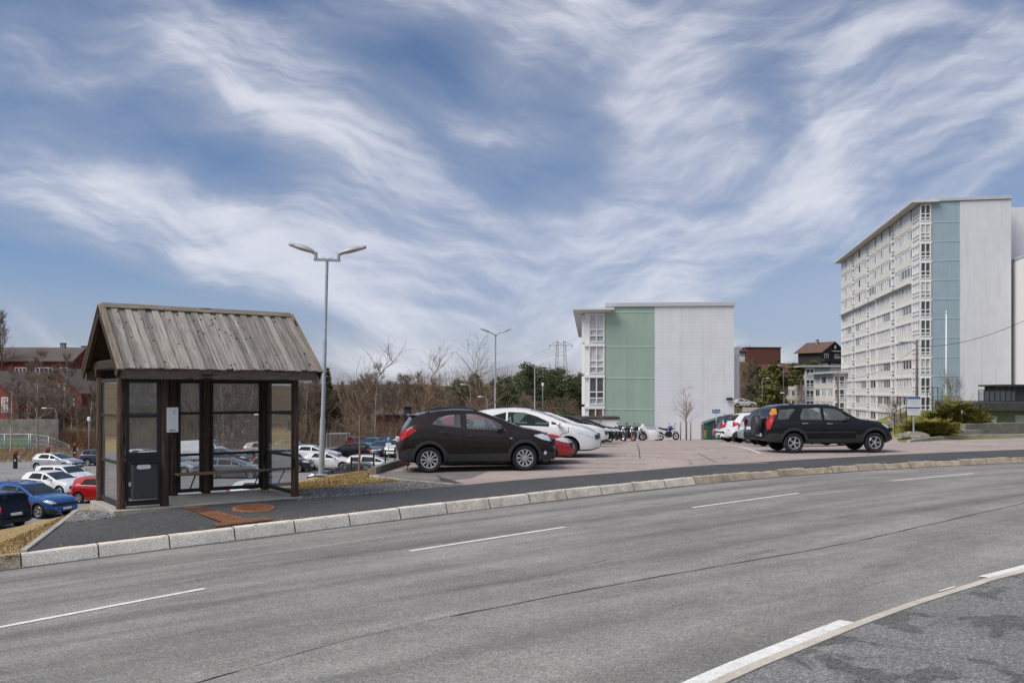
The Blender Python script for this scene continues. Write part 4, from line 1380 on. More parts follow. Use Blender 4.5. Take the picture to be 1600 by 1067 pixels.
def build_car(sp):
    """prototype of one kind of car, kept out of the scene collection until copied"""
    S = Shape(sp); L, Wd = S.L, S.W; h0 = -L / 2
    root = bpy.data.objects.new(sp['name'], None); COL.objects.link(root); root.empty_display_size = .5
    Mp = sp['paint']
    r = sp['r']; ax = sp['axles']
    # ---- shell
    g = MB()
    xs = sorted(set([0, .015, .04, .08, .13] + [L - .13, L - .08, L - .045, L - .018, L] + [L * i / 44 for i in range(2, 43)]))
    clad = sp.get('clad', 0)
    rings = []
    for x in xs:
        hp = S.half(x)
        full = [(x + h0, y, z) for y, z in hp] + [(x + h0, -y, z) for y, z in hp[-2:0:-1]]
        rings.append(full)
    n_ = len(rings[0]); nh = len(S.half(1.0))
    k0 = len(g.v)
    for r_ in rings: g.v += r_
    for i in range(len(rings) - 1):
        for j in range(n_):
            a, b = k0 + i * n_ + j, k0 + i * n_ + (j + 1) % n_
            jj = min(j, n_ - 1 - j)
            zmid = max(rings[i][j][2], rings[i][(j + 1) % n_][2])
            g.f.append([a, a + n_, b + n_, b]); g.m.append(1 if (jj <= 1 or (clad and jj <= clad)) else 0)
    g.f.append([k0 + j for j in range(n_)]); g.m.append(0)
    e = k0 + (len(rings) - 1) * n_
    g.f.append([e + j for j in range(n_ - 1, -1, -1)]); g.m.append(0)
    body = g.build('body', [Mp, M_plast if clad or True else Mp, M_inner, M_well, M_seamc], root, fixn=True)
    body.parent = None
    cut = []
    # ---- cabin hollow
    wsx0, wsx1 = sp['screen']      # windscreen foot and head (from the rear)
    rgx0, rgx1 = sp['rear_glass']  # tailgate glass foot and head
    g = MB(); rr = []
    cx = [rgx0 + .10 + (wsx0 - .06 - rgx0 - .10) * i / 16 for i in range(17)]
    for x in cx:
        w = S.W / 2 * S.pw(x) - .11; zt, zk = S.zt(x) - .05, min(S.zk(x), S.zt(x) - .1) - .02
        h = max(.02, zt - zk)
        hp = [(w, .80), (w, zk), (max(.2, w - .05 - S.tum * h), zk + h * .8), (max(.16, w - .14 - S.tum * h), zt), ]
        rr.append([(x + h0, y, z) for y, z in hp] + [(x + h0, -y, z) for y, z in hp[::-1]])
    n2 = len(rr[0])
    for q in rr: g.v += q
    for i in range(len(rr) - 1):
        for j in range(n2):
            a, b = i * n2 + j, i * n2 + (j + 1) % n2
            g.f.append([a, b, b + n2, a + n2]); g.m.append(0)
    g.f.append(list(range(n2))); g.m.append(0); g.f.append([len(g.v) - n2 + j for j in range(n2 - 1, -1, -1)]); g.m.append(0)
    cut.append(tmp_obj(g, [M_inner]))
    # ---- side window openings
    for lo, hi in sp['windows']:
        xs_ = sorted(set([p[0] for p in lo + hi])); x0 = max(lo[0][0], hi[0][0]); x1 = min(lo[-1][0], hi[-1][0])
        xs_ = [x for x in xs_ if x0 <= x <= x1]
        up = [(x, itp(hi, x)) for x in xs_]; dn = [(x, itp(lo, x)) for x in xs_]
        poly = dn + [q for q in up[::-1] if abs(q[1] - itp(lo, q[0])) > .004]
        g = MB(); k = len(poly)
        g.add([(x + h0, -1.4, z) for x, z in poly] + [(x + h0, 1.4, z) for x, z in poly], [tuple(range(k)), tuple(range(2 * k - 1, k - 1, -1))] + [(i, k + i, k + (i + 1) % k, (i + 1) % k) for i in range(k)])
        cut.append(tmp_obj(g, [M_seamc]))
    # ---- windscreen and tailgate openings
    def slot(xa, xb, frac):
        za, zb_ = S.zt(xa), S.zt(xb)
        ya = S.half(xa)[11][0] - frac; yb = S.half(xb)[11][0] - frac
        d = Vector((xb - xa, zb_ - za)); d.normalize(); nrm = Vector((-d.y, d.x))
        if nrm.y < 0: nrm = -nrm
        g = MB(); vs = []
        for (x, z, y) in ((xa, za, ya), (xb, zb_, yb)):
            for o_ in (.12, -.30):
                for s_ in (1, -1): vs.append((x + nrm.x * o_ + h0, s_ * y, z + nrm.y * o_))
        g.add(vs, [(0, 1, 3, 2), (4, 6, 7, 5), (0, 4, 5, 1), (2, 3, 7, 6), (0, 2, 6, 4), (1, 5, 7, 3)])
        cut.append(tmp_obj(g, [M_seamc]))
    slot(wsx0 - .10, wsx1 + .04, sp.get('sfrac', .045))
    slot(rgx0 + .04, rgx1 - .05, .07)
    # ---- wheel wells
    for xa in ax:
        for s_ in (1, -1):
            g = MB(); M = Matrix.Rotation(R(90), 3, 'X')
            n3 = 28; rw = r + sp.get('gap', .055)
            vs = [(xa + h0 + rw * cos(2 * pi * j / n3), s_ * (Wd / 2 - .30), r + .02 + rw * sin(2 * pi * j / n3)) for j in range(n3)]
            vs += [(x, s_ * (Wd / 2 + .1), z) for x, _, z in vs]
            g.add(vs, [tuple(range(n3)), tuple(range(2 * n3 - 1, n3 - 1, -1))] + [(j, n3 + j, n3 + (j + 1) % n3, (j + 1) % n3) for j in range(n3)])
            cut.append(tmp_obj(g, [M_well]))
    bool_apply(body, cut)
    body.data.name = 'body'
    body.data.polygons.foreach_set('use_smooth', [True] * len(body.data.polygons)); body.data.set_sharp_from_angle(angle=R(32))
    body.parent = root
    # ---- panes
    for s_ in (1, -1):
        for i, (lo, hi) in enumerate(sp['windows']):
            patch(S, [(x, z - .004) for x, z in lo], [(x, z + .004) for x, z in hi], -.012, s_, 12, 3).build('side_window', sp.get('glassm', M_cargl), root, smooth=True)
    def screen(xa, xb, frac, name, m):
        rows = []
        for i in range(9):
            x = xa + (xb - xa) * i / 8; ye = S.half(x)[11][0] - frac
            rows.append([(x + h0, ye * k / 6, S.top_z(x, ye * k / 6) - .006) for k in range(-6, 7)])
        g = MB(); g.grid(rows, 0, flip=xb > xa); g.build(name, m, root, smooth=True)
    screen(wsx0 - .08, wsx1 + .03, .035, 'windscreen', M_screen)
    screen(rgx0 + .03, rgx1 - .04, .06, 'rear_window', sp.get('rearm', M_cargl_d))
    # ---- doors
    z_sill = sp.get('door_z', .42)
    for (xa, xb) in sp['doors']:
        for s_ in (1, -1):
            def lo_z(x):
                z = z_sill
                for a in ax:
                    rr_ = r + .15
                    if abs(x - a) < rr_: z = max(z, r + .03 + sqrt(rr_ * rr_ - (x - a) ** 2))
                return z
            n_d = 16; g_ = .015
            lo = [(xa + (xb - xa) * k / n_d, lo_z(xa + (xb - xa) * k / n_d)) for k in range(n_d + 1)]
            hi = [(x, S.zk(x) - .012) for x, _ in lo]
            lo = [(x, min(z, h_ - .03)) for (x, z), (_, h_) in zip(lo, hi)]
            d = patch(S, lo, hi, .005, s_, n_d, 8, .006).build('door', Mp, root, smooth=40)
            lo2 = [(x + (g_ if k == n_d else -g_ if k == 0 else 0), z - g_) for k, (x, z) in enumerate(lo)]
            hi2 = [(x, z + .002) for (x, _), (_, z) in zip(lo2, hi)]
            patch(S, lo2, hi2, .002, s_, n_d, 8).build('door_gap', M_seamc, d, smooth=True)
            hx = xa + .14; hz = S.zk(hx) - sp.get('handle_dz', .13)
            g = MB(); y = S.side_y(hx, hz)
            g.bbox((hx + h0 + .05, s_ * (y + .022), hz), (.20, .03, .032), .008); g.build('door_handle', sp.get('handlem', Mp), d, smooth=40)
            if sp.get('rub'):
                zr = sp['rub']; lo3 = [(xa + .01, zr - .022), (xb - .01, zr - .022)]; hi3 = [(xa + .01, zr + .022), (xb - .01, zr + .022)]
                patch(S, lo3, hi3, .018, s_, 8, 2, .016).build('rubbing_strip', M_plast, d, smooth=40)
    # pillar trim between the windows
    if sp.get('pillar'):
        for s_ in (1, -1):
            for (lo, hi) in sp['pillar']:
                patch(S, lo, hi, .004, s_, 4, 5).build('pillar_trim', M_grille, root, smooth=True)
    # ---- arch trims and sills
    if sp.get('arch'):
        for xa in ax:
            for s_ in (1, -1):
                r1, r2 = r + sp.get('gap', .055) - .004, r + sp.get('gap', .055) + sp['arch']
                rows = []
                for k in range(25):
                    a = R(-14 + 208 * k / 24); row = []
                    for rr_, o_ in ((r1, -.05), (r1, .016), (lerp(r1, r2, .6), .020), (r2, .012), (r2 + .006, -.02)):
                        x = xa + rr_ * cos(a); z = r + .02 + rr_ * sin(a); z = max(z, S.zb(x) + .01)
                        row.append((x + h0, s_ * (S.side_y(x, z) + o_), z))
                    rows.append(row)
                g = MB(); g.grid(rows, 0, flip=s_ > 0); g.build('wheel_arch', M_plast, root, smooth=50)
    # ---- lights
    for s_ in (1, -1):
        patch(S, sp['head'][0], sp['head'][1], .007, s_, 12, 4, .012).build('headlight', M_hl, root, smooth=50)
        patch(S, sp['tail'][0], sp['tail'][1], .008, s_, 10, 5, .012).build('tail_light', M_red, root, smooth=50)
    # ---- nose and tail details
    zg0, zg1 = sp['grille']; gw = sp.get('grille_w', .42) * Wd
    def cap_patch(x, y0, y1, z0, z1, name, m, bow=.05, d=.02, sgn=1):
        rows = []
        for i in range(9):
            y = lerp(y0, y1, i / 8)
            rows.append([(x + h0 + sgn * (d - bow * (2 * y / Wd) ** 2 * 2), y, z) for z in (z0, (z0 + z1) / 2, z1)])
        g = MB(); g.grid(rows, 0)
        ring = [r_[0] for r_ in rows] + [r_[-1] for r_ in rows[::-1]]
        back = [(p[0] - sgn * .09, p[1], p[2]) for p in ring]; k = len(ring)
        g.add(ring + back, [(i, (i + 1) % k, k + (i + 1) % k, k + i) for i in range(k)])
        return g.build(name, m, root, fixn=True, smooth=40)
    cap_patch(L - .02, -gw, gw, zg0, zg1, 'grille', M_grille, d=.028)
    cap_patch(L - .02, -.62 * Wd / 2, .62 * Wd / 2, sp['zbf'] + .07, sp['zbf'] + .19, 'air_intake', M_grille, d=.034)
    cap_patch(L - .02, -.26, .26, .43, .54, 'number_plate', M_plate, bow=0, d=.045)
    zp = sp.get('rear_plate', .75)
    cap_patch(.02, -.26, .26, zp, zp + .11, 'number_plate', M_plate, bow=0, d=.045, sgn=-1)
    # ---- mirrors
    mx, mz = sp['mirror']
    for s_ in (1, -1):
        y = S.side_y(mx, mz - .05); g = MB()
        g.bbox((mx + h0, s_ * (y + .13), mz + .03), (.13, .20, .15), .045)
        g.beam((mx + h0 + .02, s_ * (y - .01), mz - .03), (mx + h0, s_ * (y + .09), mz), .07, .05)
        g.build('wing_mirror', sp.get('mirrorm', Mp), root, smooth=60)
    # ---- wheels
    tw = sp.get('tw', .21)
    for xa in ax:
        for s_ in (1, -1):
            M = Matrix.Rotation(R(-90 * s_), 3, 'X')
            yc = s_ * (Wd / 2 - tw / 2 - .022)
            rr_ = sp['rim']
            g = MB()
            g.lathe([(rr_ - .01, -tw / 2 + .03), (rr_ + .02, -tw / 2 + .004), (lerp(rr_, r, .6), -tw / 2 - .004), (r - .018, -tw / 2 + .022), (r - .004, -tw / 2 + .05), (r, 0), (r - .004, tw / 2 - .05), (r - .018, tw / 2 - .022), (lerp(rr_, r, .6), tw / 2 + .004), (rr_ + .02, tw / 2 - .004), (rr_ - .01, tw / 2 - .03)], 30, M=M)
            w_ = g.build('wheel', M_tyre, root, loc=(xa + h0, yc, r), smooth=40)
            g = rim_mesh(rr_ + .004, *sp['spokes'])
            g.v = [tuple(M @ (Vector(p) + Vector((0, 0, tw / 2 - .022)))) for p in g.v]
            g.build('rim', [sp.get('rimm', M_alloy), M_well], w_, smooth=35)
    # ---- seats and wheel, seen through the glass
    if sp.get('seats', True):
        for xx, sc_ in ((wsx0 - 1.05, 1), (wsx0 - 1.9, 1)):
            if xx < rgx0 + .3: continue
            for y in (-.36, .36):
                g = MB()
                g.bbox((xx + h0 + .10, y, .55), (.50, .48, .18), .06)
                g.bbox((xx + h0 - .20, y, .88), (.15, .46, .62), .06, 0, Matrix.Rotation(R(-14), 3, 'Y'))
                g.bbox((xx + h0 - .30, y, min(1.28, S.zt(xx - .3) - .17)), (.09, .26, .17), .04)
                g.build('seat', M_seatf, root, smooth=50)
        g = MB(); pts = [(wsx0 - .62 + h0 + .06 * sin(a), .36 + .18 * cos(a), .93 + .17 * sin(a)) for a in [2 * pi * k / 16 for k in range(17)]]
        g.tube(pts, .016, 6); g.build('steering_wheel', M_inner, root, smooth=True)
    # ---- extras
    if sp.get('rails'):
        for s_ in (1, -1):
            xa, xb = sp['rails']; pts = []
            for k in range(13):
                x = lerp(xa, xb, k / 12); hp = S.half(x)[12]
                pts.append((x + h0, s_ * (hp[0] - .03), hp[1] + (.045 if 0 < k < 12 else -.01)))
            g = MB(); g.tube(pts, .018, 6); g.build('roof_rail', sp.get('railm', M_plast), root, smooth=True)
    if sp.get('spare'):
        g = MB(); M = Matrix.Rotation(R(-90), 3, 'Y')
        g.lathe([(0, .22), (.30, .215), (r - .01, .18), (r, .10), (r - .01, .02), (0, .0)], 30, M=M, c=(h0 + .015, .0, .93)); g.build('spare_wheel', M_plast, root, smooth=40)
    if sp.get('spoiler'):
        x, z = sp['spoiler']; wv_ = S.half(x + .12)[12][0]
        g = MB(); g.bbox((x + h0 + .06, 0, z), (.28, wv_ * 2, .035), .012); g.build('spoiler', Mp, root, smooth=40)
    g = MB(); zz = S.zt(rgx1 + .25)
    g.tube([(rgx1 + .25 + h0, 0, zz), (rgx1 + .05 + h0, 0, zz + .20)], [.012, .004], 5); g.build('aerial', M_plast, root)
    for f_ in (sp.get('extra') or []): f_(root, S, h0)
    return root

def auto(name, L, H, Wd, axles, r, hood, cowl, rf, rr, tailx, belt, boxy=0.0, **k):
    """profile of an ordinary car from a few measures; x runs from the rear bumper"""
    bf, br = belt
    top = [(0, .60), (.03, .72), (.07, .88), (tailx, br + .03), (rr - .06, H - .13), (rr, H - .075), (rr + .25, H - .03), ((rr + rf) / 2 + .15, H), (rf - .15, H - .03), (rf, H - .07), (lerp(rf, cowl, .5), lerp(H - .07, hood, .46)), (cowl, hood), (lerp(cowl, L, .45), hood - .06), (L - .32, hood - .15), (L - .12, hood - .27), (L - .03, hood - .42), (L, .48)]
    bl = [(0, .56), (.10, br - .10), (.35, br), (cowl - .5, bf), (cowl, bf + .01), (L - .6, hood - .16), (L - .25, hood - .25), (L - .06, hood - .42), (L, .44)]
    zb = k.pop('zb', .20)
    bot = [(0, zb + .12), (.35, zb + .03), (.9, zb), (L - .9, zb), (L - .3, zb + .02), (L, zb + .10)]
    wx0 = k.pop('wx0', rr + .22); bp = k.pop('bp', lerp(wx0, cowl, .48))
    def roofz(x): return itp(top, x) - .115
    win = []
    def W_(xa, xb, sl_a=.0, sl_b=.0):
        xs = sorted(set([xa + (xb - xa) * i / 8 for i in range(9)] + ([xa + sl_a] if sl_a else [])))
        lo = [(x, lerp(br, bf, clamp((x - .35) / (cowl - .85))) + .035) for x in xs]
        hi = []
        for (x, z0) in lo:
            z1 = roofz(x)
            if sl_a: z1 = min(z1, z0 + (x - xa) / sl_a * (z1 - z0))
            hi.append((x, max(z0 + .002, z1)))
        win.append((lo, hi))
    W_(wx0, bp - .05, k.pop('sla', .25)); W_(bp + .05, cowl - .30)
    if k.pop('third', 0):
        W_(tailx + .30, wx0 - .08, .12)
    sp = dict(name=name, L=L, W=Wd, top=top, belt=bl, bot=bot, r=r, axles=axles, screen=(cowl, rf), rear_glass=(tailx, rr), windows=win,
              doors=[(axles[0] + .12, bp - .012), (bp + .012, cowl - .12)],
              head=([(L - .62, hood - .22), (L - .35, hood - .30), (L - .06, hood - .36)], [(L - .62, hood - .20), (L - .38, hood - .16), (L - .2, hood - .20), (L - .06, hood - .30)]),
              tail=([(.03, br - .30), (.30, br - .14)], [(.03, br - .02), (.14, br + .0), (.30, br - .05)]),
              grille=(hood - .46, hood - .33), zbf=zb + .05, mirror=(cowl - .42, bf + .06), rim=r * .66, spokes=(9, 'multi'), glassm=M_cargl_m, paint=paint('base', (.5, .5, .5)), rear_plate=.70)
    sp.update(k); return sp
KINDS = {}
# brown compact off-roader
def mokka_extra(root, S, h0):
    for s_ in (1, -1):
        g = MB(); y = S.side_y(S.L - .33, .52); g.lathe([(0, .02), (.045, .02), (.058, .0)], 14, M=Matrix.Rotation(R(-90 * s_), 3, 'X'), c=(S.L - .36 + h0, s_ * (y - .01), .47)); g.build('fog_lamp', M_hl, root, smooth=40)
        g = MB(); g.box((2.98 + h0, s_ * (S.side_y(2.98, .88) + .008), .88), (.075, .008, .03)); g.build('side_repeater', M_hl, root)
    g = MB(); g.bbox((S.L - .10 + h0, 0, .265), (.14, 1.15, .05), .015); g.build('skid_plate', M_alloy, root)
    # darker lower door band
KINDS['brown_suv'] = dict(name='compact_suv', L=4.28, W=1.78, r=.345, axles=(.80, 3.36), paint=paint('dark_brown', (.021, .0135, .012), .25, .28), clad=3,
    top=[(0, .66), (.03, .86), (.07, 1.0), (.13, 1.12), (.36, 1.44), (.40, 1.495), (.75, 1.585), (1.1, 1.635), (1.5, 1.655), (2.0, 1.64), (2.3, 1.57), (2.75, 1.41), (3.2, 1.21), (3.36, 1.155), (3.75, 1.085), (3.98, 1.01), (4.12, .91), (4.22, .76), (4.28, .58)],
    belt=[(0, .60), (.08, .92), (.22, 1.13), (.5, 1.24), (.86, 1.235), (1.8, 1.105), (2.75, 1.045), (3.3, 1.04), (3.75, .96), (4.0, .86), (4.15, .74), (4.28, .50)],
    bot=[(0, .36), (.3, .26), (.9, .23), (3.3, .23), (3.95, .25), (4.28, .33)],
    screen=(3.34, 2.25), rear_glass=(.13, .40),
    windows=[([(.86, 1.27), (1.64, 1.165)], [(.86, 1.275), (1.06, 1.455), (1.3, 1.51), (1.64, 1.535)]), ([(1.80, 1.14), (2.86, 1.085)], [(1.80, 1.535), (2.12, 1.52), (2.50, 1.395), (2.74, 1.25), (2.86, 1.10)])],
    doors=[(.98, 1.70), (1.725, 2.95)], door_z=.50, handle_dz=.15, handlem=M_plast, mirrorm=M_grille,
    head=([(3.62, .93), (3.85, .83), (4.14, .76)], [(3.62, .955), (3.85, .985), (4.02, .93), (4.14, .80)]),
    tail=([(.04, .83), (.20, .93), (.47, 1.11)], [(.04, 1.0), (.14, 1.13), (.36, 1.175), (.47, 1.14)]),
    grille=(.66, .84), zbf=.30, mirror=(2.70, 1.10), rim=.235, spokes=(10, 'multi'), arch=.075, gap=.05, rails=(.72, 2.12), railm=M_plast, spoiler=(.36, 1.495), rear_plate=.80, extra=[mokka_extra],
    pillar=[([(1.655, 1.10), (1.785, 1.10)], [(1.655, 1.54), (1.785, 1.54)])])
# black square-backed off-roader with a spare wheel on the tail
def crv_extra(root, S, h0):
    g = patch(S, [(.15, 1.285), (.36, 1.30)], [(.15, 1.34), (.24, 1.50), (.36, 1.51)], .010, 1, 6, 4, .01); g.build('indicator', M_amber, root)
    g = patch(S, [(.15, 1.285), (.36, 1.30)], [(.15, 1.34), (.24, 1.50), (.36, 1.51)], .010, -1, 6, 4, .01); g.build('indicator', M_amber, root)
    g = MB()
    for x in (.95, 2.2): g.bbox((x + h0, -.50, S.top_z(x, .5) + .015), (.16, .05, .03), .01); g.bbox((x + h0, .50, S.top_z(x, .5) + .015), (.16, .05, .03), .01)
    g.build('rack_mount', M_plast, root)
KINDS['black_suv'] = dict(name='off_roader', L=4.42, W=1.79, r=.345, axles=(.92, 3.70), paint=paint('black', (.0045, .005, .007), .1, .25), clad=3,
    top=[(0, .70), (.03, .98), (.07, 1.12), (.22, 1.48), (.27, 1.565), (.56, 1.625), (1.16, 1.655), (1.98, 1.655), (2.42, 1.60), (2.55, 1.53), (2.80, 1.37), (3.16, 1.165), (3.30, 1.14), (3.87, 1.07), (4.08, .98), (4.25, .88), (4.36, .74), (4.42, .58)],
    belt=[(0, .66), (.06, 1.03), (.25, 1.12), (2.84, 1.075), (3.2, 1.05), (3.87, .97), (4.1, .87), (4.3, .74), (4.42, .52)],
    bot=[(0, .44), (.3, .36), (.9, .31), (3.6, .31), (4.1, .31), (4.42, .40)], tumble=.27, round=.085,
    screen=(3.22, 2.42), rear_glass=(.07, .27),
    windows=[([(.37, 1.145), (.72, 1.14), (1.01, 1.485)], [(.37, 1.17), (.46, 1.475), (1.01, 1.50)]), ([(1.15, 1.125), (1.88, 1.115)], [(1.15, 1.28), (1.28, 1.515), (1.88, 1.525)]), ([(1.97, 1.115), (2.86, 1.095)], [(1.97, 1.525), (2.36, 1.505), (2.58, 1.39), (2.86, 1.115)])],
    doors=[(1.10, 1.915), (1.935, 3.02)], door_z=.50, handle_dz=.10, handlem=M_chrome, rub=.70,
    head=([(3.97, .96), (4.15, .84), (4.34, .76)], [(3.97, .985), (4.08, .965), (4.22, .90), (4.34, .80)]),
    tail=([(.03, .80), (.12, .82), (.20, 1.05), (.29, 1.25)], [(.03, 1.00), (.10, 1.20), (.16, 1.28), (.29, 1.275)]),
    grille=(.70, .84), zbf=.38, mirror=(2.72, 1.12), rim=.215, spokes=(5, 'twin'), arch=.085, gap=.06, spare=True, rear_plate=.55, extra=[crv_extra], mirrorm=M_plast)
KINDS['mpv'] = dict(auto('people_carrier', 4.62, 1.575, 1.775, (.85, 3.63), .315, 1.05, 3.75, 2.15, .55, .14, (.98, 1.05), wx0=.95, bp=2.15), paint=paint('white', (.74, .75, .76)), glassm=glass('green_grey_glass', (.36, .46, .41), body=.10, bodycol=(.14, .18, .155), refl=1.1), spokes=(5, 'twin'), tumble=.36)
KINDS['mpv']['top'] = [(0, .62), (.03, .8), (.08, .98), (.14, 1.16), (.50, 1.42), (.60, 1.47), (1.1, 1.545), (1.75, 1.575), (2.2, 1.55), (2.65, 1.45), (3.1, 1.30), (3.57, 1.10), (3.72, 1.05), (4.04, .985), (4.36, .86), (4.52, .74), (4.58, .62), (4.62, .46)]
KINDS['mpv']['screen'] = (3.66, 2.35); KINDS['mpv']['sfrac'] = .075
KINDS['mpv']['windows'] = [([(.90, 1.10), (1.62, 1.05)], [(.90, 1.102), (1.2, 1.34), (1.62, 1.445)]), ([(1.68, 1.04), (3.02, .985)], [(1.68, 1.45), (2.2, 1.435), (2.62, 1.31), (3.02, 1.13)]), ([(3.09, 1.055), (3.37, 1.043)], [(3.09, 1.155), (3.37, 1.052)])]
KINDS['mpv']['head'] = ([(3.90, .80), (4.2, .70), (4.50, .60)], [(3.90, .90), (4.1, .915), (4.35, .80), (4.50, .66)])
KINDS['hatch'] = auto('hatchback', 4.05, 1.45, 1.74, (.72, 3.24), .315, .96, 3.02, 1.98, .55, .13, (.92, 1.0))
KINDS['saloon_hatch'] = auto('hatchback', 4.45, 1.45, 1.79, (.86, 3.56), .32, .95, 3.25, 2.15, .62, .13, (.92, 1.0), spokes=(5, 'twin'))
KINDS['small'] = auto('city_car', 3.55, 1.48, 1.65, (.52, 2.94), .30, .98, 2.82, 1.95, .28, .10, (.96, 1.0), spokes=(8, 'cover'), wx0=.62)
KINDS['boxy'] = auto('hatchback', 3.85, 1.52, 1.72, (.66, 3.16), .31, 1.0, 2.92, 2.2, .22, .08, (1.0, 1.05), wx0=.55, sla=.12, spokes=(5, 'twin'))
KINDS['estate'] = auto('estate_car', 4.60, 1.47, 1.80, (.90, 3.58), .32, .95, 3.28, 2.2, .36, .12, (.93, .98), third=1, wx0=1.25, sla=.06, rails=(.6, 2.3), spokes=(5, 'twin'))
KINDS['suv'] = auto('family_suv', 4.45, 1.64, 1.84, (.86, 3.52), .35, 1.08, 3.22, 2.2, .48, .13, (1.05, 1.14), clad=3, arch=.06, rails=(.7, 2.3), spokes=(5, 'twin'), zb=.24, wx0=.9)
KINDS['tall_suv'] = auto('family_suv', 4.62, 1.72, 1.85, (.92, 3.64), .36, 1.12, 3.32, 2.3, .34, .12, (1.08, 1.15), clad=3, arch=.06, rails=(.6, 2.4), third=1, wx0=1.25, sla=.05, zb=.26)
def van_extra(root, S, h0): pass
KINDS['van'] = auto('delivery_van', 4.75, 1.92, 1.90, (.95, 3.75), .33, 1.16, 4.05, 3.35, .16, .06, (1.12, 1.14), wx0=2.35, sla=.04, bp=3.02, tumble=.12, boxy=1, spokes=(8, 'cover'))
KINDS['van']['windows'] = KINDS['van']['windows'][1:]
PROTO = {}
PAINTS = {}
def car(kind, col, loc, heading, label, cat='car', group=None, name=None, clear=None, rimm=None):
    if kind not in PROTO:
        PROTO[kind] = build_car(KINDS[kind])
        root = PROTO[kind]; first = True
    root = PROTO[kind]
    o = dup(root)
    o.location = loc
    base = KINDS[kind]['paint']
    if col is not None and col is not base:
        def swap(q):
            for ch in q.children:
                if ch.type == 'MESH' and base in [m for m in ch.data.materials]:
                    key = (ch.data.name, col.name)
                    if key not in PAINTS:
                        me = ch.data.copy()
                        for i, m in enumerate(me.materials):
                            if m == base: me.materials[i] = col
                        PAINTS[key] = me
                    ch.data = PAINTS[key]
                swap(ch)
        swap(o)
    # stand on the ground under its own wheels
    hx, hy = cos(heading), sin(heading)
    gz = terrain_top
    zf = gz(loc[0] + hx * 1.3, loc[1] + hy * 1.3); zr = gz(loc[0] - hx * 1.3, loc[1] - hy * 1.3)
    zl = gz(loc[0] - hy * .75, loc[1] + hx * .75); zrr = gz(loc[0] + hy * .75, loc[1] - hx * .75)
    pitch = atan2(zf - zr, 2.6); roll = atan2(zl - zrr, 1.5)
    o.location = (loc[0], loc[1], (zf + zr) / 2 + .004)
    o.rotation_euler = (Matrix.Rotation(heading, 3, 'Z') @ Matrix.Rotation(-pitch, 3, 'Y') @ Matrix.Rotation(roll, 3, 'X')).to_euler()
    tag(o, label, cat, group)
    return o
def terrain_top(x, y):
    if sd_plat(x, y) > 0: return zplat(x, y)
    return low(x, y) + .03
def by_end(px, d, L, heading, end='front'):
    """centre of a car whose front (or rear) end is seen at photo column px at depth d"""
    x = (px - CX) / F * d; s = -1 if end == 'front' else 1
    return (x + s * cos(heading) * L / 2, d + s * sin(heading) * L / 2, 0)
P_white = paint('white', (.74, .75, .76)); P_silver = paint('silver', (.42, .44, .46), .5, .3); P_grey = paint('grey', (.16, .17, .185), .5, .3)
P_dark = paint('charcoal', (.035, .037, .042), .4, .28); P_black = paint('black', (.0045, .005, .007), .1, .25); P_red = paint('red', (.42, .012, .014), .15, .25)
P_blue = paint('bright_blue', (.018, .095, .31), .25, .25); P_dblue = paint('dark_blue', (.012, .022, .060), .3, .28); P_mblue = paint('mid_blue', (.02, .07, .27), .25, .28)
P_teal = paint('teal', (.012, .22, .27), .2, .3); P_wine = paint('wine_red', (.17, .012, .018), .3, .3); P_beige = paint('champagne', (.46, .42, .36), .3, .3); P_slate = paint('slate_blue', (.10, .13, .17), .45, .3)
UP = 'cars parked in the upper car park'; LO = 'cars parked in the lower car park'
# ---- upper car park, left row
c = plat_hit(743, 732.5)
car('brown_suv', None, (c.x, c.y, 0), R(10), 'dark brown compact SUV with grey ten-spoke wheels, nearest car behind the pavement', group=UP)
car('saloon_hatch', P_red, by_end(893, 26.8, 4.45, R(4)), R(4), 'red hatchback whose nose sticks out between the brown SUV and the white people carrier', group=UP)
car('mpv', None, by_end(938, 29.2, 4.62, R(-7)), R(-7), 'white people carrier with greenish windows beyond the red hatchback', group=UP)
car('saloon_hatch', P_white, by_end(950, 37, 4.45, R(-4)), R(-4), 'white hatchback with dark roof line parked just behind the white people carrier', group=UP)
car('hatch', P_black, by_end(959, 44, 4.05, R(-4)), R(-4), 'black hatchback in the left row, third car from the motorcycles', group=UP)
car('saloon_hatch', P_dark, by_end(966, 49, 4.45, R(-4)), R(-4), 'charcoal hatchback in the left row, between two black cars', group=UP)
car('hatch', P_black, by_end(972, 54, 4.05, R(-4)), R(-4), 'black hatchback at the far end of the left row, beside the motorcycles', group=UP)
# ---- right row
c = plat_hit(1284, 705.3)
car('black_suv', None, (c.x, c.y, 0), R(3), 'black off-roader with tailgate spare wheel and amber-topped tail lights', group=UP)
car('suv', P_black, by_end(1171, 36.5, 4.45, R(3), 'rear'), R(3), 'second black SUV, half hidden behind the off-roader with the spare wheel', group=UP)
car('estate', P_silver, by_end(1160, 41.5, 4.60, R(3), 'rear'), R(3), 'silver estate car beyond the second black SUV in the right row', group=UP)
car('suv', P_white, by_end(1138, 48, 4.45, R(3), 'rear'), R(3), 'white SUV with dark lower bumper in the middle of the right row', group=UP)
car('hatch', P_white, by_end(1123, 53, 4.05, R(183)), R(183), 'white hatchback in the right row facing the opposite way to its neighbours', group=UP)
car('tall_suv', P_dblue, by_end(1120, 58, 4.62, R(3), 'rear'), R(3), 'dark blue SUV with tall red tail lights near the green container', group=UP)
car('estate', P_red, by_end(1117, 63, 4.60, R(3), 'rear'), R(3), 'red estate car farthest back in the right row by the green container', group=UP)
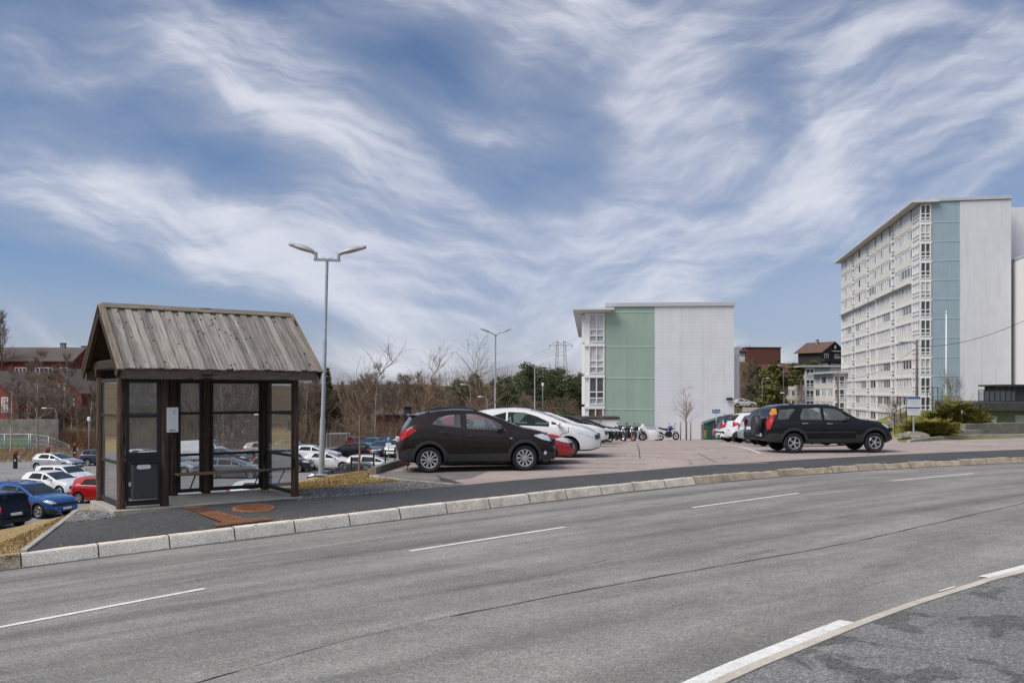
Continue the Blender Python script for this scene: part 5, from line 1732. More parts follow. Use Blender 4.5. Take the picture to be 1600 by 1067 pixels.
# ---- lower car park, left of the shelter
car('tall_suv', P_black, (-24.2, 40.9, 0), R(156), 'black SUV with its tail to the pavement, at the left picture edge', group=LO)
car('suv', P_blue, (-24.0, 44.9, 0), R(-20), 'bright blue SUV facing the dry grass bank, nose toward the shelter', group=LO)
car('hatch', P_mblue, (-26.0, 47.9, 0), R(-20), 'blue hatchback half hidden behind the bright blue SUV', group=LO)
car('hatch', P_white, (-27.5, 53.9, 0), R(-20), 'white hatchback between the bright blue SUV and the red city car', group=LO)
car('boxy', P_white, (-28.6, 57.4, 0), R(-16), 'white square-roofed car right behind the white hatchback', group=LO)
car('hatch', P_silver, (-37.0, 73.0, 0), R(-12), 'silver hatchback parked alone in front of the red-topped posts', group=LO)
car('estate', P_dblue, by_end(128, 80, 4.6, R(0), 'rear'), R(0), 'dark blue estate car behind the silver hatchback, by the left wall of the shelter', group=LO)
car('small', P_red, by_end(120, 50.4, 3.55, R(-4), 'rear'), R(-4), 'small red city car just left of the bus shelter', group=LO)
# ---- lower car park, seen through the shelter
car('hatch', P_silver, (-32.3, 79.5, 0), R(-8), 'silver hatchback seen through the shelter pane above the litter bin, farther one', group=LO)
car('saloon_hatch', P_slate, (-31.6, 74.0, 0), R(-8), 'slate blue car seen through the shelter pane above the litter bin, nearer one', group=LO)
car('van', P_white, (-28.6, 83, 0), R(0), 'white delivery van seen through the shelter glass', 'van', group=LO)
car('hatch', P_silver, (-25.3, 67, 0), R(-6), 'silver hatchback under the white delivery van in the shelter glass', group=LO)
car('suv', P_beige, (-22.6, 83, 0), R(0), 'champagne SUV seen through the wide shelter pane', group=LO)
car('estate', P_grey, (-19.9, 64.6, 0), R(0), 'grey estate car seen through the wide shelter pane, above the bench', group=LO)
car('suv', P_dark, (-17.7, 69.5, 0), R(0), 'charcoal SUV behind the grey estate car in the shelter glass', group=LO)
car('hatch', P_white, (-13.3, 48.6, 0), R(0), 'white car low behind the shelter bench, only its roof showing', group=LO)
car('estate', P_silver, (-28.9, 74.5, 0), R(-4), 'silver estate car seen through the shelter pane right of the litter bin', group=LO)
car('hatch', P_dark, (-24.2, 76.0, 0), R(-4), 'charcoal hatchback seen through the middle of the shelter glass', group=LO)
car('saloon_hatch', P_grey, (-21.8, 90.5, 0), R(-2), 'grey hatchback far behind the champagne SUV in the shelter glass', group=LO)
car('hatch', P_white, (-14.6, 71.5, 0), R(0), 'white hatchback showing between the right shelter post and the street lamp', group=LO)
# ---- lower car park, right of the shelter
car('saloon_hatch', P_white, (-17.5, 80, 0), R(-3), 'white hatchback between the shelter and the tall double street lamp', group=LO)
car('estate', P_black, (-15.3, 82.5, 0), R(183), 'black estate car with red tail lights right of the double street lamp', group=LO)
car('saloon_hatch', P_wine, (-16.2, 95, 0), R(-60), 'wine red car parked below the wood, left of the teal car', group=LO)
car('hatch', P_teal, (-14.6, 93, 0), R(-110), 'teal hatchback parked below the wood', group=LO)
car('saloon_hatch', P_slate, (-12.6, 87, 0), R(-110), 'slate blue hatchback beside the blue parking sign', group=LO)
car('suv', P_white, (-10.9, 86, 0), R(-100), 'white SUV right behind the brown SUV, right of the blue sign', group=LO)
car('estate', P_dark, (-11.2, 59.5, 0), R(178), 'charcoal car with teal-tinted windows showing over the grass behind the lamp', group=LO)
car('estate', P_white, (-10.2, 67.5, 0), R(2), 'white estate car showing over the grass behind the black fence posts', group=LO)
# ================================================================== buildings
M_wwall = mat('white_cladding', (.70, .70, .73), .6, .03, .35, fine=.03, fine_scale=3)
def cladding(name, col, px, pz, gap=.72, rough=.6, var=.04, vert=True):
    """panelled facade: thin darker joints every px along and pz up, in the building's own axes"""
    m = bpy.data.materials.new(name); m.use_nodes = True
    t, n, l = nt_helpers(m); b = t.nodes['Principled BSDF']; b.inputs['Roughness'].default_value = rough
    co = n('ShaderNodeTexCoord'); se = n('ShaderNodeSeparateXYZ'); l(co.outputs['Object'], se.inputs[0])
    def line(o, p, w):
        q = n('ShaderNodeMath', operation='PINGPONG'); l(o, q.inputs[0]); q.inputs[1].default_value = p / 2
        r_ = n('ShaderNodeMapRange'); l(q.outputs[0], r_.inputs[0]); r_.inputs[1].default_value = 0; r_.inputs[2].default_value = w; r_.inputs[3].default_value = gap; r_.inputs[4].default_value = 1; return r_.outputs[0]
    no = n('ShaderNodeTexNoise'); no.inputs['Scale'].default_value = .7; no.inputs['Detail'].default_value = 6; l(co.outputs['Object'], no.inputs['Vector'])
    cr = n('ShaderNodeValToRGB'); ramp(cr, [(.3, [c * (1 - var) for c in col]), (.7, [c * (1 + var) for c in col])]); l(no.outputs['Fac'], cr.inputs[0])
    out = cr.outputs[0]
    for o, p, w in ((se.outputs[0], px, .03), (se.outputs[2], pz, .03)):
        if not p: continue
        q = n('ShaderNodeMix', data_type='RGBA', blend_type='MULTIPLY'); q.inputs[0].default_value = 1; l(out, q.inputs[6]); l(line(o, p, w), q.inputs[7]); out = q.outputs[2]
    mp = n('ShaderNodeMapping'); mp.inputs['Scale'].default_value = (2.2, 2.2, .10); l(co.outputs['Object'], mp.inputs['Vector'])
    ns = n('ShaderNodeTexNoise'); ns.inputs['Scale'].default_value = 1.0; ns.inputs['Detail'].default_value = 6; ns.inputs['Roughness'].default_value = .65; l(mp.outputs[0], ns.inputs['Vector'])
    m3 = n('ShaderNodeMapRange', interpolation_type='SMOOTHSTEP'); l(ns.outputs['Fac'], m3.inputs[0]); m3.inputs[1].default_value = .42; m3.inputs[2].default_value = .75; m3.inputs[3].default_value = 1.03; m3.inputs[4].default_value = .93
    q = n('ShaderNodeMix', data_type='RGBA', blend_type='MULTIPLY'); q.inputs[0].default_value = 1; l(out, q.inputs[6]); l(m3.outputs[0], q.inputs[7]); out = q.outputs[2]
    l(out, b.inputs['Base Color']); return m
M_whiteclad = cladding('white_wall_boards', (.62, .632, .675), 0, .28, gap=.90)
M_greenclad = cladding('green_wall_panels', (.29, .39, .325), .62, 0, gap=.86)
M_blueclad = cladding('blue_wall_panels', (.29, .385, .44), .62, 0, gap=.88)
M_paleblue = mat('pale_blue_panel', (.36, .41, .50), .6, .05, 1)
M_trim = mat('white_trim', (.74, .74, .74), .5, .03, 2)
M_cream = cladding('cream_parapet_boards', (.69, .665, .61), .45, 0, gap=.85)
M_eave = mat('grey_eave', (.62, .625, .63), .7, .06, 2)
M_zinc = mat('zinc_flashing', (.50, .50, .53), .5, .05, 2, metal=.2)
M_wing = mat('building_glass', (.055, .062, .066), .12, .55, .9, spec=.7)
M_wingl = mat('building_glass_curtained', (.52, .525, .52), .25, .35, .7, spec=.6)
M_frost = mat('frosted_panel', (.34, .40, .41), .3, .12, 1.4)
M_brick = mat('red_brick', (.17, .034, .023), .9, .22, 1.6, fine=.18, fine_scale=9)
M_brickb = mat('brown_brick', (.135, .050, .036), .9, .2, 1.6, fine=.2, fine_scale=9)
M_rooft = mat('grey_brown_roof', (.092, .072, .066), .85, .2, 1.3, fine=.15, fine_scale=8)
M_roofd = mat('dark_roof', (.035, .032, .033), .85, .2, 1.3, fine=.15, fine_scale=8)
M_roofr = mat('rusty_roof', (.115, .064, .05), .85, .2, 1.3)
M_timber = mat('dark_timber_wall', (.030, .026, .024), .85, .25, 2.5)

def ucol(X, x0, d0, rot):
    """distance along a wall (starting at x0, d0, turned by rot) of the point seen at photo column X"""
    k = (X - CX) / F; c, s = cos(rot), sin(rot)
    return (d0 * k - x0) / (c - s * k)
def window(name, parent, axis, a0, a1, z0, z1, face, cols=2, rows=(1.0,), fr=.07, glassm=None, frost=False, depth=.10, rail=None, framem=None):
    """one window as one mesh: frame bars (0), panes (1), frosted lower panes (2). axis 'x': wall along local x facing -y; 'y': wall along local y facing -x"""
    g = MB()
    def P3(a, z, o): return (a, face - o, z) if axis == 'x' else (face - o, a, z)
    def bar(A0, A1, Z0, Z1, o0, o1, mi):
        c = P3((A0 + A1) / 2, (Z0 + Z1) / 2, (o0 + o1) / 2); d = (A1 - A0, o1 - o0, Z1 - Z0) if axis == 'x' else (o1 - o0, A1 - A0, Z1 - Z0); g.box(c, d, mi)
    tot = sum(rows); zz = z1
    edges = [z1]
    for r in rows: zz -= (z1 - z0) * r / tot; edges.append(zz)
    for i in range(cols + 1):
        a = lerp(a0, a1, i / cols); w = fr * (1.25 if i in (0, cols) else 1)
        bar(a - w / 2, a + w / 2, z0, z1, .012, depth - .012, 0)
    for i, z in enumerate(edges):
        bar(a0, a1, z - fr / 2, z + fr / 2, .02, depth - .02, 0)
    for i in range(cols):
        for j in range(len(rows)):
            A0, A1 = lerp(a0, a1, i / cols), lerp(a0, a1, (i + 1) / cols)
            mi = 2 if (frost and j == len(rows) - 1) else 1
            p = [P3(A0, edges[j + 1], .035), P3(A1, edges[j + 1], .035), P3(A1, edges[j], .035), P3(A0, edges[j], .035)]
            g.add(p if axis == 'x' else p[::-1], [(0, 1, 2, 3)], mi)
    return g.build(name, [framem or M_trim, glassm or M_wing, M_frost], parent)
def slab(parent, name, m, x0, x1, y0, y1, z0, z1, b=0.0):
    g = MB()
    if b: g.bbox(((x0 + x1) / 2, (y0 + y1) / 2, (z0 + z1) / 2), (x1 - x0, y1 - y0, z1 - z0), b)
    else: g.box(((x0 + x1) / 2, (y0 + y1) / 2, (z0 + z1) / 2), (x1 - x0, y1 - y0, z1 - z0))
    return g.build(name, m, parent)

# ---- white and green block behind the upper car park
d0 = 79.0; rot = R(-5); x0 = (913 - CX) / F * d0
GB = empty('apartment_block', (x0, d0, 0), rot, 'four-storey apartment block with white gable wall, broad green stripe and a glazed corner bay', 'apartment block')
uc = lambda X: ucol(X, x0, d0, rot)
zy = lambda Y, d=79.0: CZ - (Y - HY) / F * d
uG0, uG1, uW1, uW2 = uc(946), uc(1023), uc(1147), uc(1164.5)
zb0 = -3.6
slab(GB, 'wall', M_whiteclad, uG1, uW1, 0, 38, zb0, zy(480))
slab(GB, 'green_wall', M_greenclad, uG0, uG1 - .003, .02, 38, zy(664), zy(480))
slab(GB, 'plinth_panel', M_paleblue, uc(968), uG1 - .003, -.05, .3, zb0, zy(664.5))
for Y in (487.8, 541.9, 590.6, 639.4): slab(GB, 'storey_joint', M_paleblue if False else mat('pale_green_joint', (.46, .60, .52), .6, .03, 1), uG0, uG1 - .01, -.012, .015, zy(Y) - .035, zy(Y) + .035)
slab(GB, 'roof_edge', M_zinc, uG0 - .02, uW1 + .06, -.14, 38.1, zy(480) + .002, zy(473.5), .02)
slab(GB, 'side_wing', M_whiteclad, uW1 + .004, uW2, 3.0, 30, zy(624), zy(553))
slab(GB, 'brick_base', M_brickb, uW1 + .004, uW1 + .45, 3.2, 20, zb0, zy(624) - .003)
slab(GB, 'wing_roof', M_eave, uW1 + .05, uW2 + .25, 3.2, 30, zy(545), zy(541))
g = MB(); g.box((uW1 + .5, 3.1, zy(549)), (.9, .06, .75)); g.build('balcony_front', M_trim, GB)
# corner bay
slab(GB, 'bay_wall', M_trim, .05, uG0 - .004, .12, 38, zb0, zy(489))
per = 48.7 * 79 / F
for k in range(4):
    zt_ = zy(491) - k * per; zl_ = zy(534) - k * per
    if k < 3:
        window('bay_window', GB, 'x', uc(920.8), uc(943.4), zl_, zt_, .12, 2, (1.25, .5, .5), .10, frost=True, depth=.16, glassm=M_wingl if k in (0, 1) else M_wing)
    else:
        window('bay_window', GB, 'x', uc(919), uc(942), zt_ - 1.1, zt_, .12, 2, (1.25,), .10, depth=.16, glassm=mat('brown_curtain_glass', (.11, .075, .045), .25, .3, 2, spec=.6))
    slab(GB, 'bay_sill', M_trim, -.02, uG0 - .03, -.08, .115, zl_ - .42, zl_ - .16)
    window('side_window', GB, 'y', 1.0, 2.8, zl_, zt_, .05, 2, (1.25, .5, .5), .10, frost=True, depth=.3)
# canopy roof over the bay: thin slab that slopes up on its underside
g = MB(); zc = zy(484.5)
top_ = [(-1.0, -1.0, zc + .10), (uG0 + .75, -1.0, zc + .10), (uG0 + .75, 38, zc + .10), (-1.0, 38, zc + .10)]
mid_ = [(x, y, zc - .06) for x, y, z in top_]
bot_ = [(.02, .1, zy(489) + .001), (uG0 - .02, .1, zy(489) + .001), (uG0 - .02, 37, zy(489) + .001), (.02, 37, zy(489) + .001)]
g.add(top_ + mid_ + bot_, [(0, 1, 2, 3)] + [(i, 4 + i, 4 + (i + 1) % 4, (i + 1) % 4) for i in range(4)] + [(4 + i, 8 + i, 8 + (i + 1) % 4, 4 + (i + 1) % 4) for i in range(4)])
g.build('canopy_roof', M_eave, GB, fixn=True)
g = MB(); xl = uc(1139); g.box((xl, -.25, zy(623)), (.5, .3, .22)); g.box((xl + .25, -.08, zy(622)), (.1, .2, .1)); g.build('wall_lamp', M_black, GB)
# low white bicycle shed in front of it
p = at(886, 690, 74)
BS = empty('bike_shed', (p.x, 74, 0), R(-4), 'low white shed with a dark flat roof edge in front of the green wall', 'shed')
zf = lambda Y: CZ - (Y - HY) / F * 74
wS = (967.5 - 886) / F * 74
slab(BS, 'wall', M_trim, 0, wS - .1, 0, 3.5, -3.6, zf(655))
slab(BS, 'roof', M_roofd, -.2, wS + .03, -.12, 3.6, zf(655) + .002, zf(651.5), .02)

# ---- white and blue tower
d0 = 131.0; rot = R(-10.1); x0 = (1437 - CX) / F * d0
TW = empty('apartment_tower', (x0, d0, 0), rot, 'tall white apartment tower with a blue gable stripe and cream balcony fronts', 'apartment tower')
uc = lambda X: ucol(X, x0, d0, rot)
zy = lambda Y: CZ - (Y - HY) / F * d0
FH = 29.93 / F * d0
zroof = zy(316); ZB = -6.5
uB0, uB1, uW1 = uc(1456.5), uc(1500), uc(1580)
slab(TW, 'blue_wall', M_blueclad, uB0, uB1 - .004, .03, 62, ZB, zy(316))
slab(TW, 'wall', M_whiteclad, uB1, uW1, 0, 62, ZB, zy(316.5))
M_pbj = mat('pale_blue_joint', (.40, .52, .58), .6, .03, 1)
ztops = [348.4 + 29.93 * k for k in range(11)]
for Y in ztops: slab(TW, 'storey_joint', M_pbj, uB0, uB1 - .02, -.012, .022, zy(Y) - .045, zy(Y) + .045)
slab(TW, 'roof_edge', M_zinc, uB0 - .1, uW1 + .1, -.2, 62, zy(316) + .003, zy(311), .03)
slab(TW, 'rear_wing', M_whiteclad, uW1 + .004, uW1 + 14, 5, 50, ZB, zy(319))
slab(TW, 'front_wing', M_trim, uc(1588), uc(1588) + 12, -3, 4.9, ZB, zy(410))
slab(TW, 'wing_roof_edge', M_zinc, uc(1588) - .1, uc(1588) + 12.1, -3.1, 4.95, zy(410) + .002, zy(406.5), .02)
# facade body behind the projecting bays
slab(TW, 'side_wall', M_trim, .33, uB0 - .004, .12, 62, ZB, zroof - .3)
# canopy roof along the side
g = MB()
za, zb_ = zy(317.3), zy(314.8)
top_ = [(-1.25, -.7, zb_), (uB0 + .8, -.7, zb_), (uB0 + .8, 62.8, zb_), (-1.25, 62.8, zb_)]
mid_ = [(x, y, za) for x, y, z in top_]
bot_ = [(.0, .0, za - .16), (uB0 - .05, .0, za - .16), (uB0 - .05, 62, za - .16), (.0, 62, za - .16)]
g.add(top_ + mid_ + bot_, [(0, 1, 2, 3)] + [(i, 4 + i, 4 + (i + 1) % 4, (i + 1) % 4) for i in range(4)] + [(4 + i, 8 + i, 8 + (i + 1) % 4, 4 + (i + 1) % 4) for i in range(4)])
g.build('canopy_roof', M_eave, TW, fixn=True)
rw = random.Random(3)
MAIN = [(5.2, 10.4, 3), (11.3, 14.6, 2), (18.8, 23.4, 3), (24.6, 28.0, 2), (29.6, 33.9, 2), (37.2, 41.8, 3), (43.6, 47.0, 2), (51.2, 55.6, 3), (57.0, 60.6, 2)]
UNITS = [(4.9, 14.95), (18.3, 28.6), (29.2, 34.1), (36.9, 47.4), (50.9, 61.6)]
STRIP = [(15.3, 17.7), (34.4, 36.6), (47.8, 50.5)]
for fl in range(12):
    zt_ = zy(319.5) - fl * FH - .12; z_sill = zt_ - 1.38; zf_ = zt_ - FH + .30
    proud = .22 if fl < 4 else 0.0
    fx = .18 - proud
    # corner bay: gable side and street side
    window('corner_window', TW, 'x', uc(1438.5), uc(1453.5), zt_ - 2.34, zt_, .10, 2, (1.3, .55, .5), .13, frost=True, depth=.2, glassm=M_wing if rw.random() < .75 else M_wingl)
    window('corner_window', TW, 'y', .55, 4.3, zt_ - 2.34, zt_, .26, 3, (1.3, .55, .5), .13, frost=True, depth=.22, glassm=M_wingl)
    slab(TW, 'floor_band', M_trim, .05, uB0 - .01, -.03, 61.9, zt_ + .02, zt_ + .38) if fl else None
    for (a, b) in UNITS:
        slab(TW, 'parapet', M_cream, fx, .325, a, b, zf_, z_sill - .06)
    for (a, b, c) in MAIN:
        gm = M_wingl if rw.random() < (.55 if fl > 8 else .88) else M_wing
        window('window', TW, 'y', a, b, z_sill, zt_, fx + .10, c, (1,), .11, glassm=gm, depth=.13)
    for (a, b) in STRIP:
        window('stair_window', TW, 'y', a, b, zf_ - .1, zt_, .26, 1, (1.2, .5, .6), .16, frost=True, depth=.2, glassm=M_wingl)
g = MB()
for y in (4.6, 15.1, 18.0, 28.9, 34.25, 36.75, 47.6, 50.7, 61.8): g.box((.22, y, (ZB + zroof) / 2), (.30, .34, zroof - ZB - .8))
g.build('facade_columns', M_trim, TW); TW.children[-1]['kind'] = 'stuff'
zl = zy(319.5) - 4 * FH + .12
slab(TW, 'ledge', M_zinc, -.42, .5, 4.7, 28.7, zl + .0, zl + .12)
slab(TW, 'ledge', M_zinc, -.42, .5, 29.0, 61.9, zl - .02 - FH * .02, zl + .10)

# ---- lower white blocks beyond, left of the tower
def low_block(Xc, dd, rotd, Ytop, Ybase, Xg, tlen, storeys, fh, label, endm):
    rot = R(rotd); x0 = (Xc - CX) / F * dd
    o = empty('apartment_block', (x0, dd, 0), rot, label, 'apartment block', 'low white apartment blocks on the hillside')
    z1 = CZ - (Ytop - HY) / F * dd; u1 = ucol(Xg, x0, dd, rot)
    slab(o, 'wall', M_trim, .2, 12, .1, tlen, z1 - storeys * fh - 8, z1 - .1)
    slab(o, 'gable_wall', endm, 2.6, max(u1, 3.2), .0, .099, z1 - storeys * fh - 8, z1 - .1)
    slab(o, 'roof', M_zinc, -1.0, 12.4, -.8, tlen + .6, z1 - .098, z1 + .35, .03)
    n_ = int(tlen / 4.6)
    for f_ in range(storeys):
        zt_ = z1 - .6 - f_ * fh
        window('corner_window', o, 'x', .4, 2.4, zt_ - fh * .75, zt_, .09, 2, (1.3, .6, .5), .16, frost=True, depth=.2)
        for i in range(n_):
            a = .5 + i * (tlen - .5) / n_
            window('window', o, 'y', a, a + tlen / n_ * .62, zt_ - 1.45, zt_, .19, 2, (1,), .13, glassm=M_wingl if rw.random() < .5 else M_wing, depth=.07)
            slab(o, 'parapet', M_cream, .08, .195, a - .3, a + tlen / n_ * .80, zt_ - 2.6, zt_ - 1.6)
    return o
low_block(1257, 232, -3, 573, 655, 1297, 24.4, 5, 2.75, 'low white apartment block with a pale green gable below the dark chalet', M_greenclad)
low_block(1301, 186, -3, 583, 660, 1330, 14.5, 5, 2.75, 'lower white apartment wing directly left of the tower', M_whiteclad)

# ---- houses on the hillside right
def house(name, loc, rotz, w, dp, h, pitch, wm, rm, label, cat='house', group=None, wins=(), chim=None, over=.4, ridge='x', flat=False, dormer=False):
    o = empty(name, loc, rotz, label, cat, group)
    g = MB(); base = -4
    if flat:
        g.box((w / 2, dp / 2, (h + base) / 2), (w, dp, h - base)); g.build('wall', wm, o)
        slab(o, 'roof', rm, -over, w + over, -over, dp + over, h + .003, h + .28, .03)
    else:
        rh = pitch
        if ridge == 'x':
            poly = [(0, 0, base), (w, 0, base), (w, dp, base), (0, dp, base), (0, 0, h), (w, 0, h), (w, dp, h), (0, dp, h), (0, dp / 2, h + rh), (w, dp / 2, h + rh)]
            g.add(poly, [(0, 1, 5, 4), (2, 3, 7, 6), (0, 4, 8, 7, 3), (1, 2, 6, 9, 5)])
        else:
            poly = [(0, 0, base), (w, 0, base), (w, dp, base), (0, dp, base), (0, 0, h), (w, 0, h), (w, dp, h), (0, dp, h), (w / 2, 0, h + rh), (w / 2, dp, h + rh)]
            g.add(poly, [(1, 2, 6, 5), (3, 0, 4, 7), (0, 1, 5, 8, 4), (2, 3, 7, 9, 6)])
        g.build('wall', wm, o, fixn=True)
        g = MB(); t = .16
        if ridge == 'x':
            s_ = rh / (dp / 2)
            A = [(-over, -over, h - over * s_), (w + over, -over, h - over * s_), (w + over, dp / 2, h + rh), (-over, dp / 2, h + rh), (w + over, dp + over, h - over * s_), (-over, dp + over, h - over * s_)]
        else:
            s_ = rh / (w / 2)
            A = [(-over, dp + over, h - over * s_), (-over, -over, h - over * s_), (w / 2, -over, h + rh), (w / 2, dp + over, h + rh), (w + over, -over, h - over * s_), (w + over, dp + over, h - over * s_)]
        B = [(x, y, z + t) for x, y, z in A]; A = [(x, y, z + .01) for x, y, z in A]
        g.add(A + B, [(3, 2, 1, 0), (5, 4, 2, 3), (6, 7, 8, 9), (9, 8, 10, 11), (0, 1, 7, 6), (4, 5, 11, 10), (1, 2, 8, 7), (2, 4, 10, 8), (3, 0, 6, 9), (5, 3, 9, 11)])
        rf = g.build('roof', rm, o, fixn=True)
        if chim:
            for (cx_, cy_, cz_) in chim:
                g = MB(); g.bbox((cx_, cy_, h + rh * .6 + cz_ / 2), (.8, .7, cz_ + rh * .8), .03); g.bbox((cx_, cy_, h + rh * 1.0 + cz_ - .0), (.95, .85, .12), .02); g.build('chimney', mat('chimney_render', (.23, .22, .21), .9, .2, 3), o)
    for (ax_, a0, a1, z0, z1, c) in wins:
        window('window', o, ax_, a0, a1, z0, z1, -.01 if ax_ == 'x' else -.01, c, (1,), .14, depth=.14, glassm=M_wing if rw.random() < .6 else M_wingl)
    return o
def hloc(X, d, Y=None):
    p = at(X, Y if Y else 612, d); return (p.x, p.y, p.z if Y else 0)
o = house('brick_house', hloc(1167, 225, 575), R(4), 8.7, 9, 5.0, 0, M_brickb, M_roofd, 'flat-roofed brown brick house on the hillside beside the white gable', flat=True, over=.15, wins=[])
slab(o, 'porch_roof', M_roofd, -5.2, .8, .4, 5, 3.9, 4.25); slab(o, 'balcony', M_trim, -4.2, -.3, .6, 1.0, 1.6, 2.9); slab(o, 'side_wall', M_wwall, -3.6, -.004, 1.2, 6, -4, 3.9)
slab(o, 'base_band', M_conc, .3, 4.0, -.25, -.01, -4, .4)
o = house('chalet', hloc(1283, 296, 577), R(36), 12.4, 9, 6.0, 3.2, M_timber, M_roofr, 'dark timber chalet with low pitched roof, white balcony rail and chimney on the hilltop', ridge='y', over=1.1, chim=[(5.0, 5, 1.0)],
      wins=[('x', 1.2, 3.6, .4, 2.0, 3), ('x', 5.2, 10.6, .4, 2.0, 4), ('x', 1.6, 3.8, 3.5, 5.2, 2), ('x', 7.3, 9.8, 3.5, 5.2, 3)])
slab(o, 'balcony', M_timber, 0, 12.4, -1.3, -.01, 2.5, 3.6); slab(o, 'handrail', M_trim, 5.6, 12.4, -1.42, -1.31, 3.9, 4.15); slab(o, 'awning', M_trim, 5.4, 12, -1.6, -.02, 6.0, 6.25)
g = MB(); g.lathe([(0, -.02), (.55, .05), (.62, .15)], 16, c=(7.2, -.3, 7.6), M=Matrix.Rotation(R(90), 3, 'X')); g.build('dish_aerial', M_trim, o)
o = house('hillside_house', hloc(1192, 215, 592), R(10), 6.5, 6, 1.6, 1.8, M_conc, M_wine if False else mat('dark_red_roof', (.12, .03, .028), .8, .2, 1.5), 'small house with a dark red roof among the bushes on the hillside', over=.4)

# ---- red terraced houses on the left slope
RG = 'red brick terraced houses on the left slope'
def rh(X, Y, d, rotd, w, dp, h, pitch, ridge, label, wins=(), chim=None, wm=None):
    return house('terraced_house', hloc(X, d, Y), R(rotd), w, dp, h, pitch, wm or M_brick, M_rooft, label, 'house', RG, wins, chim, .5, ridge)
rh(-62, 606, 150, 4, 18.0, 10, 4.6, 2.3, 'x', 'upper red terraced house with a white three-part window and a pale chimney', [('x', 8.9, 10.7, 1.9, 3.4, 3), ('x', 12.2, 15.0, 1.9, 3.4, 4), ('x', 16.2, 17.4, 1.9, 3.4, 2)], [(14.6, 5, .9)])
rh(108, 606, 158, 4, 5.6, 9, 4.0, 2.6, 'x', 'upper red terraced house in the middle of the row, dark chimney on its ridge', [('x', 1.2, 2.6, 1.6, 2.9, 2)], [(.8, 4.5, 1.0)])
rh(148, 606, 168, 4, 6.5, 9, 3.6, 2.4, 'x', 'upper red terraced house next to the shelter gable', [('x', 1.8, 3.2, 1.4, 2.7, 2)])
rh(-60, 656, 128, -24, 11.5, 9, 3.4, 3.4, 'y', 'lower red terraced house at the picture edge, pitched gable facing the court', [('x', 5.8, 7.2, 1.2, 3.2, 2), ('x', 8.6, 9.8, 1.2, 3.2, 2)])
rh(56, 650, 134, -24, 9.5, 9, 3.6, 3.3, 'y', 'lower red terraced house behind the tall birch', [('x', 5.0, 6.2, 3.6, 4.8, 2), ('x', 6.9, 8.1, 1.6, 3.0, 2)])
rh(122, 646, 140, -24, 9.5, 9, 3.6, 3.3, 'y', 'lower red terraced house left of the shelter roof', [('x', 3.6, 4.7, 3.4, 4.6, 2), ('x', 5.0, 6.1, 3.4, 4.6, 2)])
# low red building below the wood
o = house('red_shed', hloc(588, 121, 668), R(3), 4.6, 5, 1.7, .35, M_brick, M_rooft, 'long low red building below the bare wood, left of the parking meter', 'shed', wins=[])

# ---- grey-green kiosk with a roof terrace on the right
KD = 74
p = at(1525, 676, KD)
K = empty('terrace_building', (p.x, KD, p.z), R(-8), 'low grey-green building with a dark flat roof and railed terrace, right edge', 'building')
zk_ = lambda Y: CZ - (Y - HY) / F * KD - p.z
M_gg = mat('grey_green_render', (.185, .205, .165), .85, .12, 1.5)
M_slate = mat('dark_slate_cladding', (.042, .042, .046), .7, .25, 3)
slab(K, 'wall', M_gg, .5, 14, .5, 9, -1.2, zk_(642))
slab(K, 'roof_slab', M_slate, -.1, 15, -.5, 10, zk_(642) + .002, zk_(628), .04)
g = MB()
def rail_run(x0_, x1_, y, z0, z1, n_):
    for i in range(n_ + 1): g.box((lerp(x0_, x1_, i / n_), y, (z0 + z1) / 2), (.05, .05, z1 - z0))
    g.box(((x0_ + x1_) / 2, y, z1), (x1_ - x0_, .06, .05)); g.box(((x0_ + x1_) / 2, y, z0 + .08), (x1_ - x0_, .05, .05))
rail_run(.1, 3.0, -.3, zk_(628), zk_(609), 7)
rail_run(2.6, 5.0, 2.6, zk_(628), zk_(604), 5)
g.build('railing', M_black, K)
slab(K, 'glass_screen', glass('railing_glass', (.8, .85, .86), body=.15, bodycol=(.5, .52, .53)), .15, 2.9, -.27, -.26, zk_(627), zk_(611))
slab(K, 'terrace_room', M_slate, 3.9, 14, 4.5, 9, zk_(628) + .003, zk_(603)); slab(K, 'terrace_roof', M_roofd, 3.5, 14, 4.0, 9.4, zk_(603) + .003, zk_(601) + .05)
dr = slab(K, 'door', M_trim, .85, 1.75, .455, .495, -1.0, zk_(650)); g = MB(); g.box((1.15, .44, .55), (.12, .02, .2)); g.box((1.5, .44, .55), (.12, .02, .2)); g.build('warning_sign', mat('yellow_plate', (.55, .42, .06), .6, .1, 5), dr)
slab(K, 'shutter', mat('pale_roller_shutter', (.42, .43, .44), .6, .05, 3), 3.2, 5.9, .44, .495, .1, zk_(648))
g = MB(); g.tube([(.42, .42, -1.2), (.42, .42, zk_(644))], .05, 8); g.build('downpipe', M_trim, K)
